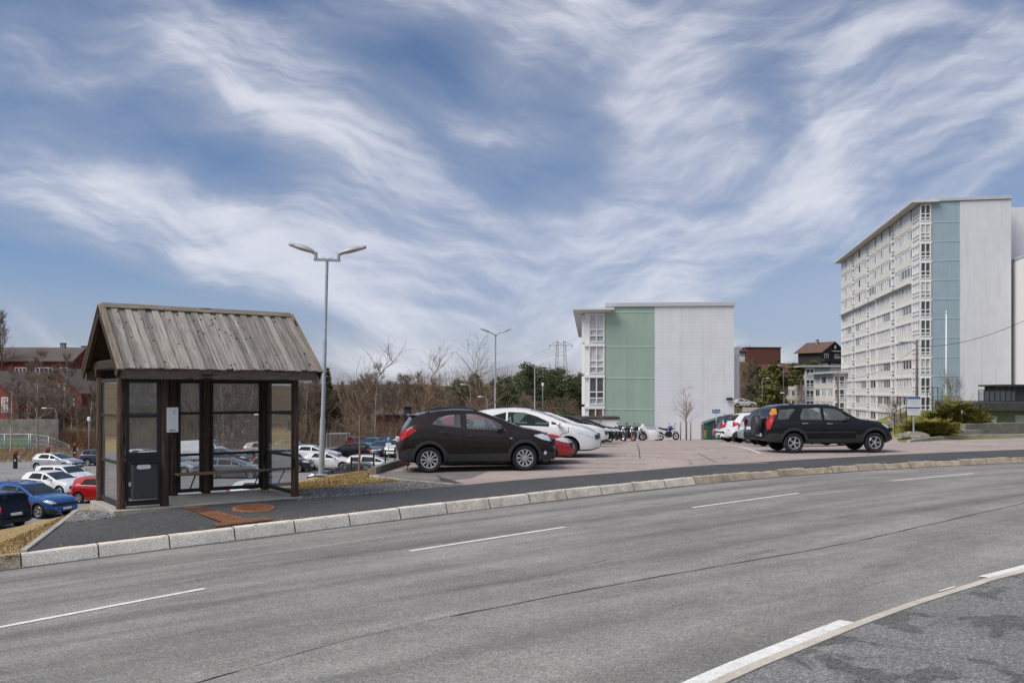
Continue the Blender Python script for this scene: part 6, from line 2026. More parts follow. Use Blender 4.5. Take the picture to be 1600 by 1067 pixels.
# ================================================================== trees
M_bark = mat('grey_brown_bark', (.075, .060, .048), .95, .3, 3, bump=.4, bscale=20)
M_bark2 = mat('pale_birch_bark', (.36, .31, .26), .9, .35, 2.5, fine=.3, fine_scale=12)
M_twig = mat('brown_twigs', (.150, .112, .082), .95, .22, .5)
M_twig2 = mat('reddish_twigs', (.155, .112, .080), .95, .22, .5)
M_twig3 = mat('grey_twigs', (.185, .150, .125), .95, .22, .5)
M_sap = mat('sapling_bark', (.23, .155, .105), .9, .25, 4)
def leafmat(name, c1, c2, scale=1.3):
    m = bpy.data.materials.new(name); m.use_nodes = True
    t, n, l = nt_helpers(m); b = t.nodes['Principled BSDF']; b.inputs['Roughness'].default_value = .75; b.inputs['Specular IOR Level'].default_value = .2
    gi = n('ShaderNodeNewGeometry'); co = n('ShaderNodeTexCoord'); no = n('ShaderNodeTexNoise'); no.inputs['Scale'].default_value = scale; no.inputs['Detail'].default_value = 3; l(co.outputs['Object'], no.inputs['Vector'])
    ad = n('ShaderNodeMath', operation='MULTIPLY_ADD'); l(gi.outputs['Random Per Island'], ad.inputs[0]); ad.inputs[1].default_value = .45; l(no.outputs['Fac'], ad.inputs[2])
    cr = n('ShaderNodeValToRGB'); ramp(cr, [(.45, c1), (1.0, c2)]); l(ad.outputs[0], cr.inputs[0]); l(cr.outputs[0], b.inputs['Base Color'])
    return m
M_pine = leafmat('pine_needles', (.038, .055, .024), (.105, .125, .058))
M_spruce = leafmat('spruce_needles', (.022, .034, .018), (.058, .075, .034))
M_junip = leafmat('juniper_sprays', (.075, .080, .018), (.25, .215, .05), 1.0)
M_bushg = leafmat('evergreen_bush_leaves', (.045, .060, .016), (.155, .145, .045))
def branch(g, p, d, L, r, segs, up, wob, rn, mi=0, n=3, r_end=.35):
    pts = [Vector(p)]; d = Vector(d).normalized()
    for i in range(segs):
        d = (d + Vector((rn.uniform(-wob, wob), rn.uniform(-wob, wob), rn.uniform(-wob, wob) + up))).normalized()
        pts.append(pts[-1] + d * L / segs)
    g.tube(pts, [r * (1 - (1 - r_end) * i / segs) for i in range(segs + 1)], n, mi, cap=False)
    return pts, d
def bare_tree(seed, H, spread, limbs=18, subs=7, twigs=8, tw_r=.013, trunk_r=None, up=.10, bark=None, twig=None, clear=.22, name='bare_tree', leader=True, stems=1):
    rn = random.Random(seed)
    root = empty(name, (0, 0, 0)); tr = MB(); cr = MB()
    trunk_r = trunk_r or H * .013
    for st in range(stems):
        a0 = rn.uniform(0, 6.28)
        d0_ = Vector((cos(a0) * .16, sin(a0) * .16, 1)) if stems > 1 else Vector((rn.uniform(-.05, .05), rn.uniform(-.05, .05), 1))
        pts, _ = branch(tr, (cos(a0) * .25 * (stems > 1), sin(a0) * .25 * (stems > 1), -.4), d0_, H * (.97 if st == 0 else rn.uniform(.7, .95)), trunk_r * (1 if stems == 1 else .7), 10, .05, .07, rn, n=7, r_end=.10)
        for i in range(limbs // stems):
            t = clear + (1 - clear) * ((i + rn.random()) / (limbs // stems)) ** .9
            k = min(int(t * 10), 9); p = pts[k].lerp(pts[k + 1], t * 10 - k)
            a = i * 2.4 + rn.uniform(-.5, .5); el = rn.uniform(.25, .9) + .35 * t
            d = Vector((cos(a) * cos(el), sin(a) * cos(el), sin(el)))
            Ll = spread * (1.05 - .72 * t ** 1.6) * rn.uniform(.75, 1.2)
            lp, ld = branch(tr if t < .45 else cr, p, d, Ll, trunk_r * .42 * (1.1 - .75 * t), 5, up, .22, rn, n=4, r_end=.25)
            for j in range(subs):
                tt = rn.uniform(.25, 1); kk_ = min(int(tt * 5), 4); q = lp[kk_].lerp(lp[kk_ + 1], tt * 5 - kk_)
                dd = (ld + Vector((rn.uniform(-1, 1), rn.uniform(-1, 1), rn.uniform(-.3, .9))) * .95)
                sp_, sdn = branch(cr, q, dd, Ll * rn.uniform(.28, .5), tw_r * 1.7, 3, up * .7, .25, rn, r_end=.5)
                for _ in range(twigs):
                    tq = rn.random() * 2.99; kq = int(tq); w = sp_[kq].lerp(sp_[kq + 1], tq - kq)
                    dw = sdn + Vector((rn.uniform(-1, 1), rn.uniform(-1, 1), rn.uniform(-.5, .9))) * .9
                    branch(cr, w, dw, rn.uniform(.35, .85) * spread / 3.2, tw_r, 2, up * .4, .3, rn, r_end=.5)
    tr.build('trunk', bark or M_bark, root, smooth=True)
    cr.build('crown', twig or M_twig, root)
    return root
def leaf_clump(g, c, rx, ry, rz, n_, s, rn, mi=0, flat=.5):
    for _ in range(n_):
        while True:
            p = Vector((rn.uniform(-1, 1), rn.uniform(-1, 1), rn.uniform(-1, 1)))
            if .15 < p.length < 1: break
        p = p * (.55 + .45 * rn.random()) if p.length < .6 else p
        q = Vector((c[0] + p.x * rx, c[1] + p.y * ry, c[2] + p.z * rz))
        nrm = (p + Vector((rn.uniform(-1, 1), rn.uniform(-1, 1), rn.uniform(-.2, 1.2))) * .9).normalized()
        u = nrm.cross(Vector((rn.uniform(-1, 1), rn.uniform(-1, 1), rn.uniform(-1, 1)))).normalized(); v = nrm.cross(u)
        a = s * rn.uniform(.6, 1.35); b = a * rn.uniform(.4, .8)
        g.add([q - u * a, q - v * b * .8 + u * a * .1, q + u * a, q + v * b], [(0, 1, 2, 3)], mi)
def pine(seed, H, spread, clumps=44, leaves=46, ls=.17, name='pine_tree', m=None):
    rn = random.Random(seed); root = empty(name, (0, 0, 0)); tr = MB(); cr = MB()
    pts, _ = branch(tr, (0, 0, -.4), (rn.uniform(-.05, .05), 0, 1), H * .95, H * .017, 8, .05, .06, rn, n=6, r_end=.2)
    for i in range(clumps):
        t = rn.uniform(.32, 1.0); k = min(int(t * 8), 7); p = pts[k].lerp(pts[k + 1], t * 8 - k)
        rad = spread * (1.0 - abs(t - .55) * 1.15) * rn.uniform(.15, 1.0); a = rn.uniform(0, 6.28)
        c = p + Vector((cos(a) * rad, sin(a) * rad, rn.uniform(-.2, .5)))
        branch(tr, p, c - p + Vector((0, 0, .2)), (c - p).length, .035, 3, .03, .1, rn)
        s_ = rn.uniform(.6, 1.15) * spread / 2.6
        leaf_clump(cr, c, s_, s_, s_ * .55, leaves, ls, rn)
    tr.build('trunk', M_bark, root, smooth=True); cr.build('crown', m or M_pine, root); return root
def spruce(seed, H, spread, name='spruce_tree', tiers=26, m=None):
    rn = random.Random(seed); root = empty(name, (0, 0, 0)); tr = MB(); cr = MB()
    branch(tr, (0, 0, -.4), (0, 0, 1), H + .2, H * .016, 6, 0, .01, rn, n=6, r_end=.1)
    for i in range(tiers):
        t = i / (tiers - 1); z = H * (.07 + .91 * t); rr = spread * (1 - t) ** .9 + .10
        nb = max(4, int(11 * (1 - t) + 4))
        for j in range(nb):
            a = 2 * pi * (j + rn.random() * .7) / nb; L_b = rr * rn.uniform(.7, 1.15)
            for k in range(int(3 + L_b * 3)):
                f = (k + .5) / int(3 + L_b * 3); c = (cos(a) * L_b * f, sin(a) * L_b * f, z - L_b * f * .35 + .12 * sin(f * 3))
                leaf_clump(cr, c, .26, .26, .16, 8, .15, rn)
    tr.build('trunk', M_bark, root, smooth=True); cr.build('crown', m or M_spruce, root); return root
def bush(seed, rx, ry, rz, n_cl, leaves, ls, m, name='bush', spiky=0):
    rn = random.Random(seed); root = empty(name, (0, 0, 0)); cr = MB(); tr = MB()
    for i in range(n_cl):
        a = rn.uniform(0, 6.28); r_ = sqrt(rn.random()); h = (1 - r_ ** 2.2) * rn.uniform(.25, 1)
        c = Vector((cos(a) * r_ * rx, sin(a) * r_ * ry, max(.08, h * rz)))
        s_ = rn.uniform(.20, .42) * min(rx, rz * 1.5)
        leaf_clump(cr, c, s_, s_, s_ * .45, leaves, ls, rn)
        branch(tr, (c.x * .2, c.y * .2, -.2), c - Vector((c.x * .2, c.y * .2, 0)), c.length, .025, 3, .05, .1, rn)
    tr.build('stems', M_bark, root); cr.build('foliage', m, root); return root
def prop_pool(lst):
    return lst
POOL = {}
POOL['bare'] = [bare_tree(11 + i, H, s_, 22, 9, 9, .0105, twig=tw, bark=M_bark) for i, (H, s_, tw) in enumerate(((9.0, 3.4, M_twig), (8.2, 3.2, M_twig2), (9.6, 3.0, M_twig3), (7.4, 3.3, M_twig2), (8.8, 3.6, M_twig)))]
POOL['birch'] = [bare_tree(31 + i, H, s_, 22, 8, 10, .009, bark=M_bark2, twig=tw, up=.02, clear=.30, name='birch_tree') for i, (H, s_, tw) in enumerate(((11.5, 2.8, M_twig3), (10.0, 2.4, M_twig)))]
POOL['pine'] = [pine(51 + i, H, s_) for i, (H, s_) in enumerate(((9.5, 2.6), (8.0, 2.9), (10.5, 2.4), (7.0, 2.4)))]
POOL['spruce'] = [spruce(61, 10, 2.0), spruce(62, 7.5, 1.9)]
LBL = {'bare': 'leafless brown tree in the wood beyond the lower car park', 'birch': 'leafless birch with a pale trunk at the edge of the wood', 'pine': 'dark green pine on the wooded hill under the power pylon', 'spruce': 'narrow dark spruce standing among the bare trees'}
GRP = {'bare': 'bare trees of the wood', 'birch': 'birches at the wood edge', 'pine': 'pines on the wooded hill', 'spruce': 'spruces in the wood'}
CAT = {'bare': 'tree', 'birch': 'tree', 'pine': 'tree', 'spruce': 'tree'}
tr_n = random.Random(99)
def put(kind, x, y, sc_=1.0, label=None, group=None, idx=None, z=None):
    src = POOL[kind][idx if idx is not None else tr_n.randrange(len(POOL[kind]))]
    o = dup(src, (x, y, (low(x, y) if sd_plat(x, y) < 0 else zplat(x, y)) if z is None else z), tr_n.uniform(0, 6.28), scale=sc_ * tr_n.uniform(.93, 1.07))
    tag(o, label or LBL[kind], CAT[kind], group or GRP[kind]); return o
def xz(X, d): return (X - CX) / F * d
# front of the bare wood, right of the shelter and behind it
def wood_top(X):       # photo height of the tree line
    return itp([(150, 600), (230, 590), (330, 588), (420, 590), (470, 592), (520, 602), (560, 598), (600, 588), (640, 594), (690, 606), (730, 598), (780, 596), (830, 596)], X)
for i in range(150):
    X = tr_n.uniform(165, 905); d = lerp(104, 185, tr_n.random() ** 1.3)
    if X > 700: d = lerp(104, 150, tr_n.random())
    x = xz(X, d)
    zt_ = CZ - (wood_top(X) + tr_n.uniform(-4, 22) + (26 * sm(X, 680, 730)) - HY) / F * d
    h = zt_ - low(x, d)
    if h < 3: continue
    put('bare', x, d, clamp(h / 8.8, .4, 1.35))
for X, d, s_ in ((478, 108, .9), (452, 112, .8), (350, 104, .85), (425, 106, .8), (585, 112, .85), (200, 108, .85), (390, 115, .9)):
    put('birch', xz(X, d), d, s_)
put('spruce', xz(512, 112), 112, .95, 'tall dark spruce rising right behind the double street lamp', 'spruces in the wood', 0)
put('spruce', xz(524, 122), 122, .8, 'shorter dark spruce at the right foot of the tall spruce', 'spruces in the wood', 1)
put('spruce', xz(482, 106), 106, .35, 'small dark spruce low beside the right post of the shelter', 'spruces in the wood', 1)
# pines on the hill
def pine_top(X): return itp([(520, 606), (600, 604), (680, 604), (700, 597), (730, 590), (770, 593), (790, 588), (815, 572), (835, 569), (860, 577), (880, 584), (910, 586), (940, 590), (980, 592)], X)
for i in range(150):
    X = tr_n.uniform(585, 930) if i % 5 == 0 else tr_n.uniform(690, 930); d = lerp(150, 290, tr_n.random()); x = xz(X, d)
    zt_ = CZ - (pine_top(X) + tr_n.uniform(0, 34) * (1 if i > 40 else .2) - HY) / F * d
    h = zt_ - low(x, d)
    if h < 3: continue
    h = min(h, 14)
    put('pine', x, d, clamp(h / 9, .45, 1.4))
o = put('pine', xz(886, 96), 96, .62, 'round bright green conifer beside the corner bay of the green striped block', 'pines on the wooded hill', 1)
# left: trees in front of the red houses
for X, d, s_, lab in ((58, 94, 1.10, 'tall leafless birch with spreading crown in front of the red houses'), (16, 92, .80, 'leafless birch behind the dry grass at the left picture edge'), (74, 110, .95, 'slim leafless birch just right of the tall spreading one'), (101, 116, .95, 'slim leafless birch in the middle of the red house row'), (140, 112, .75, 'leafless birch right beside the left roof edge of the shelter'), (122, 106, .62, 'short leafless birch above the dark blue estate car')):
    put('birch', xz(X, d), d, s_, lab, 'birches in front of the red houses')
for X, d, s_ in ((30, 108, .8), (45, 120, .85), (88, 122, .9), (112, 118, .85)): put('birch', xz(X, d), d, s_, 'slender leafless birch in the thicket before the red houses', 'thicket birches before the red houses')
for i in range(16):
    X = tr_n.uniform(60, 175); d = tr_n.uniform(104, 124); put('bare', xz(X, d), d, tr_n.uniform(.4, .72), 'small leafless tree in the scrub below the red houses', 'scrub trees below the red houses')
put('spruce', xz(84, 114), 114, .62, 'dark spruce between the birches below the red houses', 'spruces in the wood', 1)
for X, d, s_ in ((5, 150, 1.25), (-15, 146, 1.2)): put('bare', xz(X, d), d, s_, 'leafless treetop above the roof of the upper red house', 'treetops behind the red houses', z=4)
# hillside on the right
hb = [bush(71, 2.6, 2.2, 2.6, 30, 60, .22, M_bushg), bush(72, 2.2, 2.0, 3.4, 30, 60, .22, M_bushg), bush(73, 1.6, 1.6, 4.2, 26, 60, .2, M_spruce)]
HL = [(1196, 588, 205, 0, 1.3, 'round olive bush left of the green shrubs by the brown brick house'), (1205, 580, 208, 1, 1.25, 'tall yellow-green shrub in front of the brown brick house'), (1214, 582, 210, 2, 1.2, 'dark upright shrub at the right corner of the brown brick house'), (1228, 580, 232, 0, 1.2, 'olive bush between the brick house and the chalet'), (1241, 578, 238, 1, 1.0, 'yellow-green bush left of the chalet'), (1256, 580, 236, 0, 1.3, 'green bush below the chalet balcony'), (1305, 576, 236, 0, 1.1, 'dark bush below the right end of the chalet'), (1196, 616, 190, 0, 1.5, 'large dark green bush on the slope above the street wall'), (1206, 604, 192, 1, 1.0, 'bright green shrub above the large dark bush'), (1182, 638, 160, 0, 1.4, 'low dark bush beside the white gable'), (1178, 592, 200, 2, .9, 'dark shrub under the brown brick house')]
HL += [(1244, 572, 282, 0, 1.3, 'olive bush at the far left corner under the chalet'), (1256, 574, 276, 2, 1.0, 'dark bush in front of the left wall of the chalet'), (1280, 573, 274, 0, 1.2, 'olive bush below the corner of the chalet'), (1294, 574, 274, 1, .8, 'yellow-green shrub under the chalet balcony'), (1184, 606, 196, 0, 1.3, 'olive bush halfway up the slope beside the white gable'), (1172, 618, 178, 2, 1.0, 'dark conical bush close to the white gable corner'), (1234, 588, 226, 0, 1.0, 'olive bush right above the flat roof of the low white block'), (1222, 590, 214, 0, 1.1, 'round green bush behind the left end of the low white block'), (1180, 575, 214, 1, .9, 'yellow-green shrub against the left half of the brown brick house'), (1268, 568, 262, 0, 1.2, 'olive bush under the left eave of the chalet')]
for X, Y, d, k, s_, lab in HL:
    p = at(X, Y + 6, d); o = dup(hb[k], (p.x, p.y, min(p.z, low(p.x, p.y))), tr_n.uniform(0, 6), lab, 'bushes on the right hillside', s_); o['category'] = 'bush'; o.location.z = low(p.x, p.y) - .1
    if p.z - low(p.x, p.y) > .3: o.location.z = p.z - .8
for i in range(46):
    X = tr_n.uniform(1160, 1232); d = tr_n.uniform(165, 215); put('bare', xz(X, d), d, tr_n.uniform(.25, .45), 'low leafless shrub on the right hillside', 'leafless shrubs on the right hillside')
def drop(lst):
    for r_ in lst:
        for c in list(r_.children): bpy.data.objects.remove(c, do_unlink=True)
        bpy.data.objects.remove(r_, do_unlink=True)
drop(hb)
for k in POOL: drop(POOL[k])
# brushwood at the foot of the wood
def brush(name, n_, fx, hgt, m, label):
    rn = random.Random(5); g = MB()
    for i in range(n_):
        x, y, s_ = fx(rn); z = low(x, y); h = hgt(rn) * s_; a = rn.uniform(0, 6.28); l_ = rn.uniform(.1, .5) * h
        w = rn.uniform(.012, .03); b_ = Vector((x, y, z - .1)); t_ = Vector((x + cos(a) * l_, y + sin(a) * l_, z + h)); m_ = b_.lerp(t_, .5) + Vector((rn.uniform(-.1, .1), rn.uniform(-.1, .1), 0)) * h
        sd_ = Vector((sin(a + 1), cos(a + 1), 0)) * w
        g.add([b_ - sd_, b_ + sd_, m_ + sd_ * .7, m_ - sd_ * .7, t_], [(0, 1, 2, 3), (3, 2, 4)])
        for _ in range(3):
            q = m_.lerp(t_, rn.random()); e = q + Vector((rn.uniform(-1, 1), rn.uniform(-1, 1), rn.uniform(0, 1))) * h * .28
            g.add([q - sd_ * .5, q + sd_ * .5, e], [(0, 1, 2)])
    return tag(g.build(name, m), label, 'brushwood', kind='stuff')
def fx1(rn):
    d = lerp(98, 140, rn.random() ** 1.6); X = rn.uniform(150, 915); return xz(X, d), d, 1
brush('brushwood', 11000, fx1, lambda rn: rn.uniform(.8, 3.4), M_twig2, 'dense brown brushwood filling the foot of the bare wood')
def fx5(rn):
    d = rn.uniform(190, 330); X = rn.uniform(150, 930); return xz(X, d), d, 1.0
brush('distant_wood', 7000, fx5, lambda rn: rn.uniform(2.0, 7.0), M_twig3, 'distant leafless wood covering the low hill behind the car parks')
def fx2(rn):
    d = lerp(84, 100, rn.random()); X = rn.uniform(-30, 62) if rn.random() < .75 else rn.uniform(62, 130); return xz(X, d), d, .5 if X < 62 else .6
M_straw = mat('straw_reeds', (.30, .20, .10), .95, .25, 1)
brush('reeds', 2200, fx2, lambda rn: rn.uniform(.6, 2.0), M_straw, 'straw coloured reeds and tall dry grass along the court fence')
def fx3(rn):
    d = rn.uniform(100, 116); X = rn.uniform(84, 165); return xz(X, d), d, 1
brush('hedge', 2600, fx3, lambda rn: rn.uniform(.8, 2.2), mat('rusty_hedge', (.16, .085, .05), .95, .2, 1), 'rusty brown winter hedge below the red houses')

def fx4(rn):
    d = rn.uniform(158, 262); X = rn.uniform(1150, 1250); return xz(X, d), d, 1.0
brush('hillside_scrub', 4200, fx4, lambda rn: rn.uniform(.5, 2.2), M_twig, 'brown winter scrub covering the right hillside')
# ------------------------------------------------------------------ saplings on the grass edge
def sapling(px, d, H, seed, lean, label, wild=True, z=None, r=.035, spread=1.0, clear=.42, limbs=22, name='young_tree', twm=None):
    rn = random.Random(seed); x = xz(px, d); z = zplat(x, d) if z is None else z
    o = empty(name, (x, d, z), 0, label, 'tree'); tr = MB(); cr = MB()
    pts, dd = branch(tr, (0, 0, -.2), (lean[0] * .1, 0, 1), H * .62, r, 8, .04, .05, rn, n=8, r_end=.55)
    top = pts[-1]
    # wandering leader
    lp, _ = branch(tr, top, (lean[0], lean[1], 1.3), H * .42, r * .5, 7, .05, .2, rn, n=5, r_end=.16)
    allp = [(pts, 8), (lp, 7)]
    for i in range(limbs):
        ln, k_ = allp[0] if i < limbs * .7 else allp[1]
        t = rn.uniform(clear / .62 if ln is pts else .05, 1); t = min(t, .999); k = int(t * k_); p = ln[k].lerp(ln[k + 1], t * k_ - k)
        a = i * 2.4 + rn.uniform(-.4, .4); el = rn.uniform(.2, 1.0); d_ = Vector((cos(a) * cos(el), sin(a) * cos(el), sin(el)))
        bp_, bd = branch(tr, p, d_, spread * rn.uniform(.45, 1.1) * (1 if ln is pts else .5), r * .30, 5, .10, .16, rn, n=4, r_end=.3)
        for j in range(5):
            q = bp_[rn.randrange(1, 6)]; s2, sd2 = branch(cr, q, bd + Vector((rn.uniform(-1, 1), rn.uniform(-1, 1), rn.uniform(-.3, .8))) * .9, rn.uniform(.2, .5) * spread, .006, 3, .05, .2, rn, r_end=.5)
            for _ in range(2): branch(cr, s2[rn.randrange(1, 4)], sd2 + Vector((rn.uniform(-1, 1), rn.uniform(-1, 1), rn.uniform(-.4, .8))), rn.uniform(.1, .3) * spread, .004, 2, .03, .3, rn, r_end=.6)
    tr.build('trunk', M_sap, o, smooth=True); cr.build('crown', twm or M_sap, o)
    return o
sapling(561, 24.6, 3.55, 4, (.75, .1), 'bare young tree on the dry grass between the street lamp and the brown SUV', z=zplat(xz(561, 24.3), 24.3) - .1, spread=.95, clear=.36, limbs=26)
sapling(659, 29.5, 3.2, 8, (.6, .0), 'bare young tree rising behind the roof of the brown SUV, left one', spread=1.25, clear=.28, limbs=30)
sapling(741, 34, 3.55, 15, (-.15, .1), 'bare young tree rising behind the brown SUV beside the second street lamp', spread=1.5, clear=.28, limbs=30)
sapling(1072, 67, 3.9, 21, (.1, .1), 'bare staked young tree in front of the white gable', spread=1.3, clear=.3, limbs=26, r=.05)
sapling(936, 72, 2.2, 23, (.3, .1), 'small bare shrub in front of the low white shed', spread=1.1, clear=.1, limbs=20, r=.03, name='bare_shrub')
# ================================================================== juniper bank on the right
def spread_bush(cx_, cy_, rx, ry, rz, n_sp, m, label, seed):
    """low juniper: layered arching sprays, each a fan of small scale-leaf blades"""
    rn = random.Random(seed); o = empty('juniper_bush', (cx_, cy_, terrain_top(cx_, cy_)), 0, label, 'bush'); g = MB(); st = MB()
    for i in range(n_sp):
        a = rn.uniform(0, 6.28); r_ = sqrt(rn.random()) * .95
        x, y = cos(a) * r_ * rx, sin(a) * r_ * ry
        top = rz * (1 - r_ ** 2) ** .7 * (.75 + .35 * noise.noise(Vector((x * .9, y * .9, seed)))); z = top * rn.uniform(.25, 1.05)
        out = Vector((cos(a), sin(a), rn.uniform(.1, .9))).normalized(); L_s = rn.uniform(.4, .85)
        b_ = Vector((x, y, max(z, .05)))
        if i % 6 == 0: st.tube([Vector((x * .25, y * .25, -.2)), b_ * .6, b_], [.03, .02, .008], 4)
        sx_ = out.cross(Vector((0, 0, 1))).normalized()
        for k in range(13):
            t = k / 12; c = b_ + out * L_s * t + Vector((0, 0, -.25 * t * t * L_s + rn.uniform(-.03, .03))); w = .16 * (1 - t) + .05
            for s_ in (-1, 1):
                e = c + sx_ * s_ * w * rn.uniform(.6, 1.3) + out * .10 + Vector((0, 0, rn.uniform(-.03, .06)))
                nn = out * .022
                g.add([c - nn, c + nn, e + nn * .8, e - nn * .8], [(0, 1, 2, 3)])
    g.build('foliage', m, o); st.build('stems', M_bark, o); return o
jx = xz(1483, 45)
spread_bush(xz(1488, 44.5), 44.5, 1.15, 1.4, 1.75, 520, M_junip, 'spreading olive green juniper on the bank left of the grey-green terrace building', 3)
spread_bush(xz(1452, 40.5), 40.5, .75, 1.2, .85, 260, M_junip, 'low olive juniper creeping over the rocks beside the signboard', 5)
spread_bush(xz(1517, 45.5), 45.5, .55, 1.0, 1.75, 220, M_junip, 'upright end of the juniper hedge touching the stone wall', 9)
for X, d, H, sd_, lab in ((1476, 52, 2.5, 33, 'reddish bare shrub behind the juniper, left one'), (1490, 54, 2.6, 34, 'reddish bare shrub behind the juniper, right one'), (1400, 47, 1.3, 35, 'small gnarled bare shrub at the nose of the black off-roader')):
    sapling(X, d, H, sd_, (.2, .1), lab, spread=1.2, clear=.08, limbs=34, r=.03, name='bare_shrub', z=terrain_top(xz(X, d), d), twm=M_twig2)
M_rock = mat('lichen_grey_rock', (.22, .195, .17), .95, .35, 2.2, bump=.8, bscale=9, fine=.2, fine_scale=30)
def rock(x, y, s, label, seed, squash=.6):
    rn = random.Random(seed); g = MB(); n1, n2 = 12, 9; rows = []
    for i in range(n2):
        th_ = pi * i / (n2 - 1); r = []
        for j in range(n1 + 1):
            ph = 2 * pi * (j % n1) / n1; v = Vector((sin(th_) * cos(ph), sin(th_) * sin(ph), cos(th_))); k = 1 + .5 * noise.noise(v * 1.3 + Vector((seed, 0, 0))) + .16 * noise.noise(v * 3.5 + Vector((seed, 3, 0)))
            r.append((v.x * s * k * 1.25, v.y * s * k, v.z * s * k * squash))
        rows.append(r)
    g.grid(rows, 0); o = g.build('boulder', M_rock, None, (x, y, terrain_top(x, y) + s * .15), rn.uniform(0, 6), smooth=25, fixn=True); return tag(o, label, 'boulder', 'boulders on the bank')
rock(xz(1428, 39.5), 39.5, .48, 'large lichen grey boulder at the foot of the signboard', 2)
rock(xz(1411, 39.2), 39.2, .30, 'small grey boulder just left of the signboard post', 5)
rock(xz(1443, 40.4), 40.4, .30, 'small grey boulder half under the creeping juniper', 7)
rock(xz(1404, 50), 50, .5, 'grey boulder behind the nose of the black off-roader', 11)
# stepped stone wall
for (Xa, da, Xb, db, h, lab, w) in ((1504, 42.5, 1720, 46, .52, 'weathered concrete retaining wall under the green bank at the right edge', .3), (1496, 41.6, 1530, 41.7, .26, 'low concrete step at the left end of the retaining wall', .5)):
    a = Vector((xz(Xa, da), da, 0)); b = Vector((xz(Xb, db), db, 0))
    run_wall(None, w, h, 'retaining_wall', M_conc_d, lab, 'wall', pts=[a, b])
run_wall(None, .14, .10, 'kerb_edge', M_conc, kind='structure', pts=[Vector((xz(1420, 36.5), 36.5, 0)), Vector((xz(1510, 40.3), 40.3, 0)), Vector((xz(1700, 41.2), 41.2, 0))])
# signboard
SGx, SGd = xz(1427.5, 37.6), 37.6
SG = empty('signboard', (SGx, SGd, zplat(SGx, SGd)), R(-12), 'white and blue information signboard on a single grey post by the juniper bank', 'signboard')
sc_ = F / SGd
g = MB(); g.tube([(0, 0, -.2), (0, 0, 1.3)], .035, 10); g.build('post', M_galv, SG, smooth=40)
g = MB(); g.bbox((0, -.05, 1.46), (.52, .03, .80), .006); bd_ = g.build('board', mat('dull_white_board', (.52, .53, .56), .5, .05, 4), SG)
M_sblue = mat('sign_blue', (.03, .10, .26), .5, .05, 5); M_sdk = mat('sign_dark_blue', (.025, .035, .07), .5, .05, 5); M_print = mat('sign_small_print', (.35, .40, .50), .6, .1, 5)
g = MB(); g.box((0, -.068, 1.80), (.51, .006, .10)); g.build('header_band', M_sblue, bd_)
g = MB(); g.box((0, -.068, 1.38), (.51, .006, .05)); g.build('middle_band', M_sdk, bd_)
for z0_, st_, w0_ in ((1.68, .075, .44), (1.30, .06, .40)):
    for i in range(3):
        g = MB(); g.box((.02 * (i - 1), -.067, z0_ - i * st_), (w0_ - .06 * i, .004, .015)); g.build('printed_line', M_print, bd_)
# handrails on the bank
def railing(px0, d0_, px1, d1_, n_, h, label, rails=2):
    a = Vector((xz(px0, d0_), d0_, 0)); b = Vector((xz(px1, d1_), d1_, 0)); g = MB(); a.z = terrain_top(a.x, a.y); b.z = terrain_top(b.x, b.y)
    for i in range(n_ + 1):
        p = a.lerp(b, i / n_); p.z = terrain_top(p.x, p.y); g.tube([p - Vector((0, 0, .2)), p + Vector((0, 0, h))], .025, 6)
    for k in range(rails): g.tube([a.lerp(b, t / 6) * 1 + Vector((0, 0, 0)) for t in range(0)] or [a + Vector((0, 0, h * (1 - .45 * k))), b + Vector((0, 0, h * (1 - .45 * k)))], .022, 6)
    o = g.build('railing', M_black, None, smooth=40); return tag(o, label, 'railing')
railing(1398, 43, 1424, 49, 3, 1.05, 'dark metal handrail on the grass between the black off-roader and the signboard')
railing(1449, 58, 1472, 66, 3, 1.9, 'dark stair railing rising behind the juniper at the foot of the tower')
p0 = plat_hit(1503, 690); g = MB()
a = Vector((xz(1503, 43.5), 43.5, 0)); a.z = terrain_top(a.x, a.y)
g.tube([a, a + Vector((0, 0, 1.15))], .035, 8); g.tube([a + Vector((0, 0, 1.12)), a + Vector((.85, .3, .35))], .028, 8); g.tube([a + Vector((.85, .3, -.2)), a + Vector((.85, .3, .38))], .03, 8)
tag(g.build('handrail', M_galv, None, smooth=40), 'short grey pipe handrail sloping down at the end of the stone wall', 'handrail')

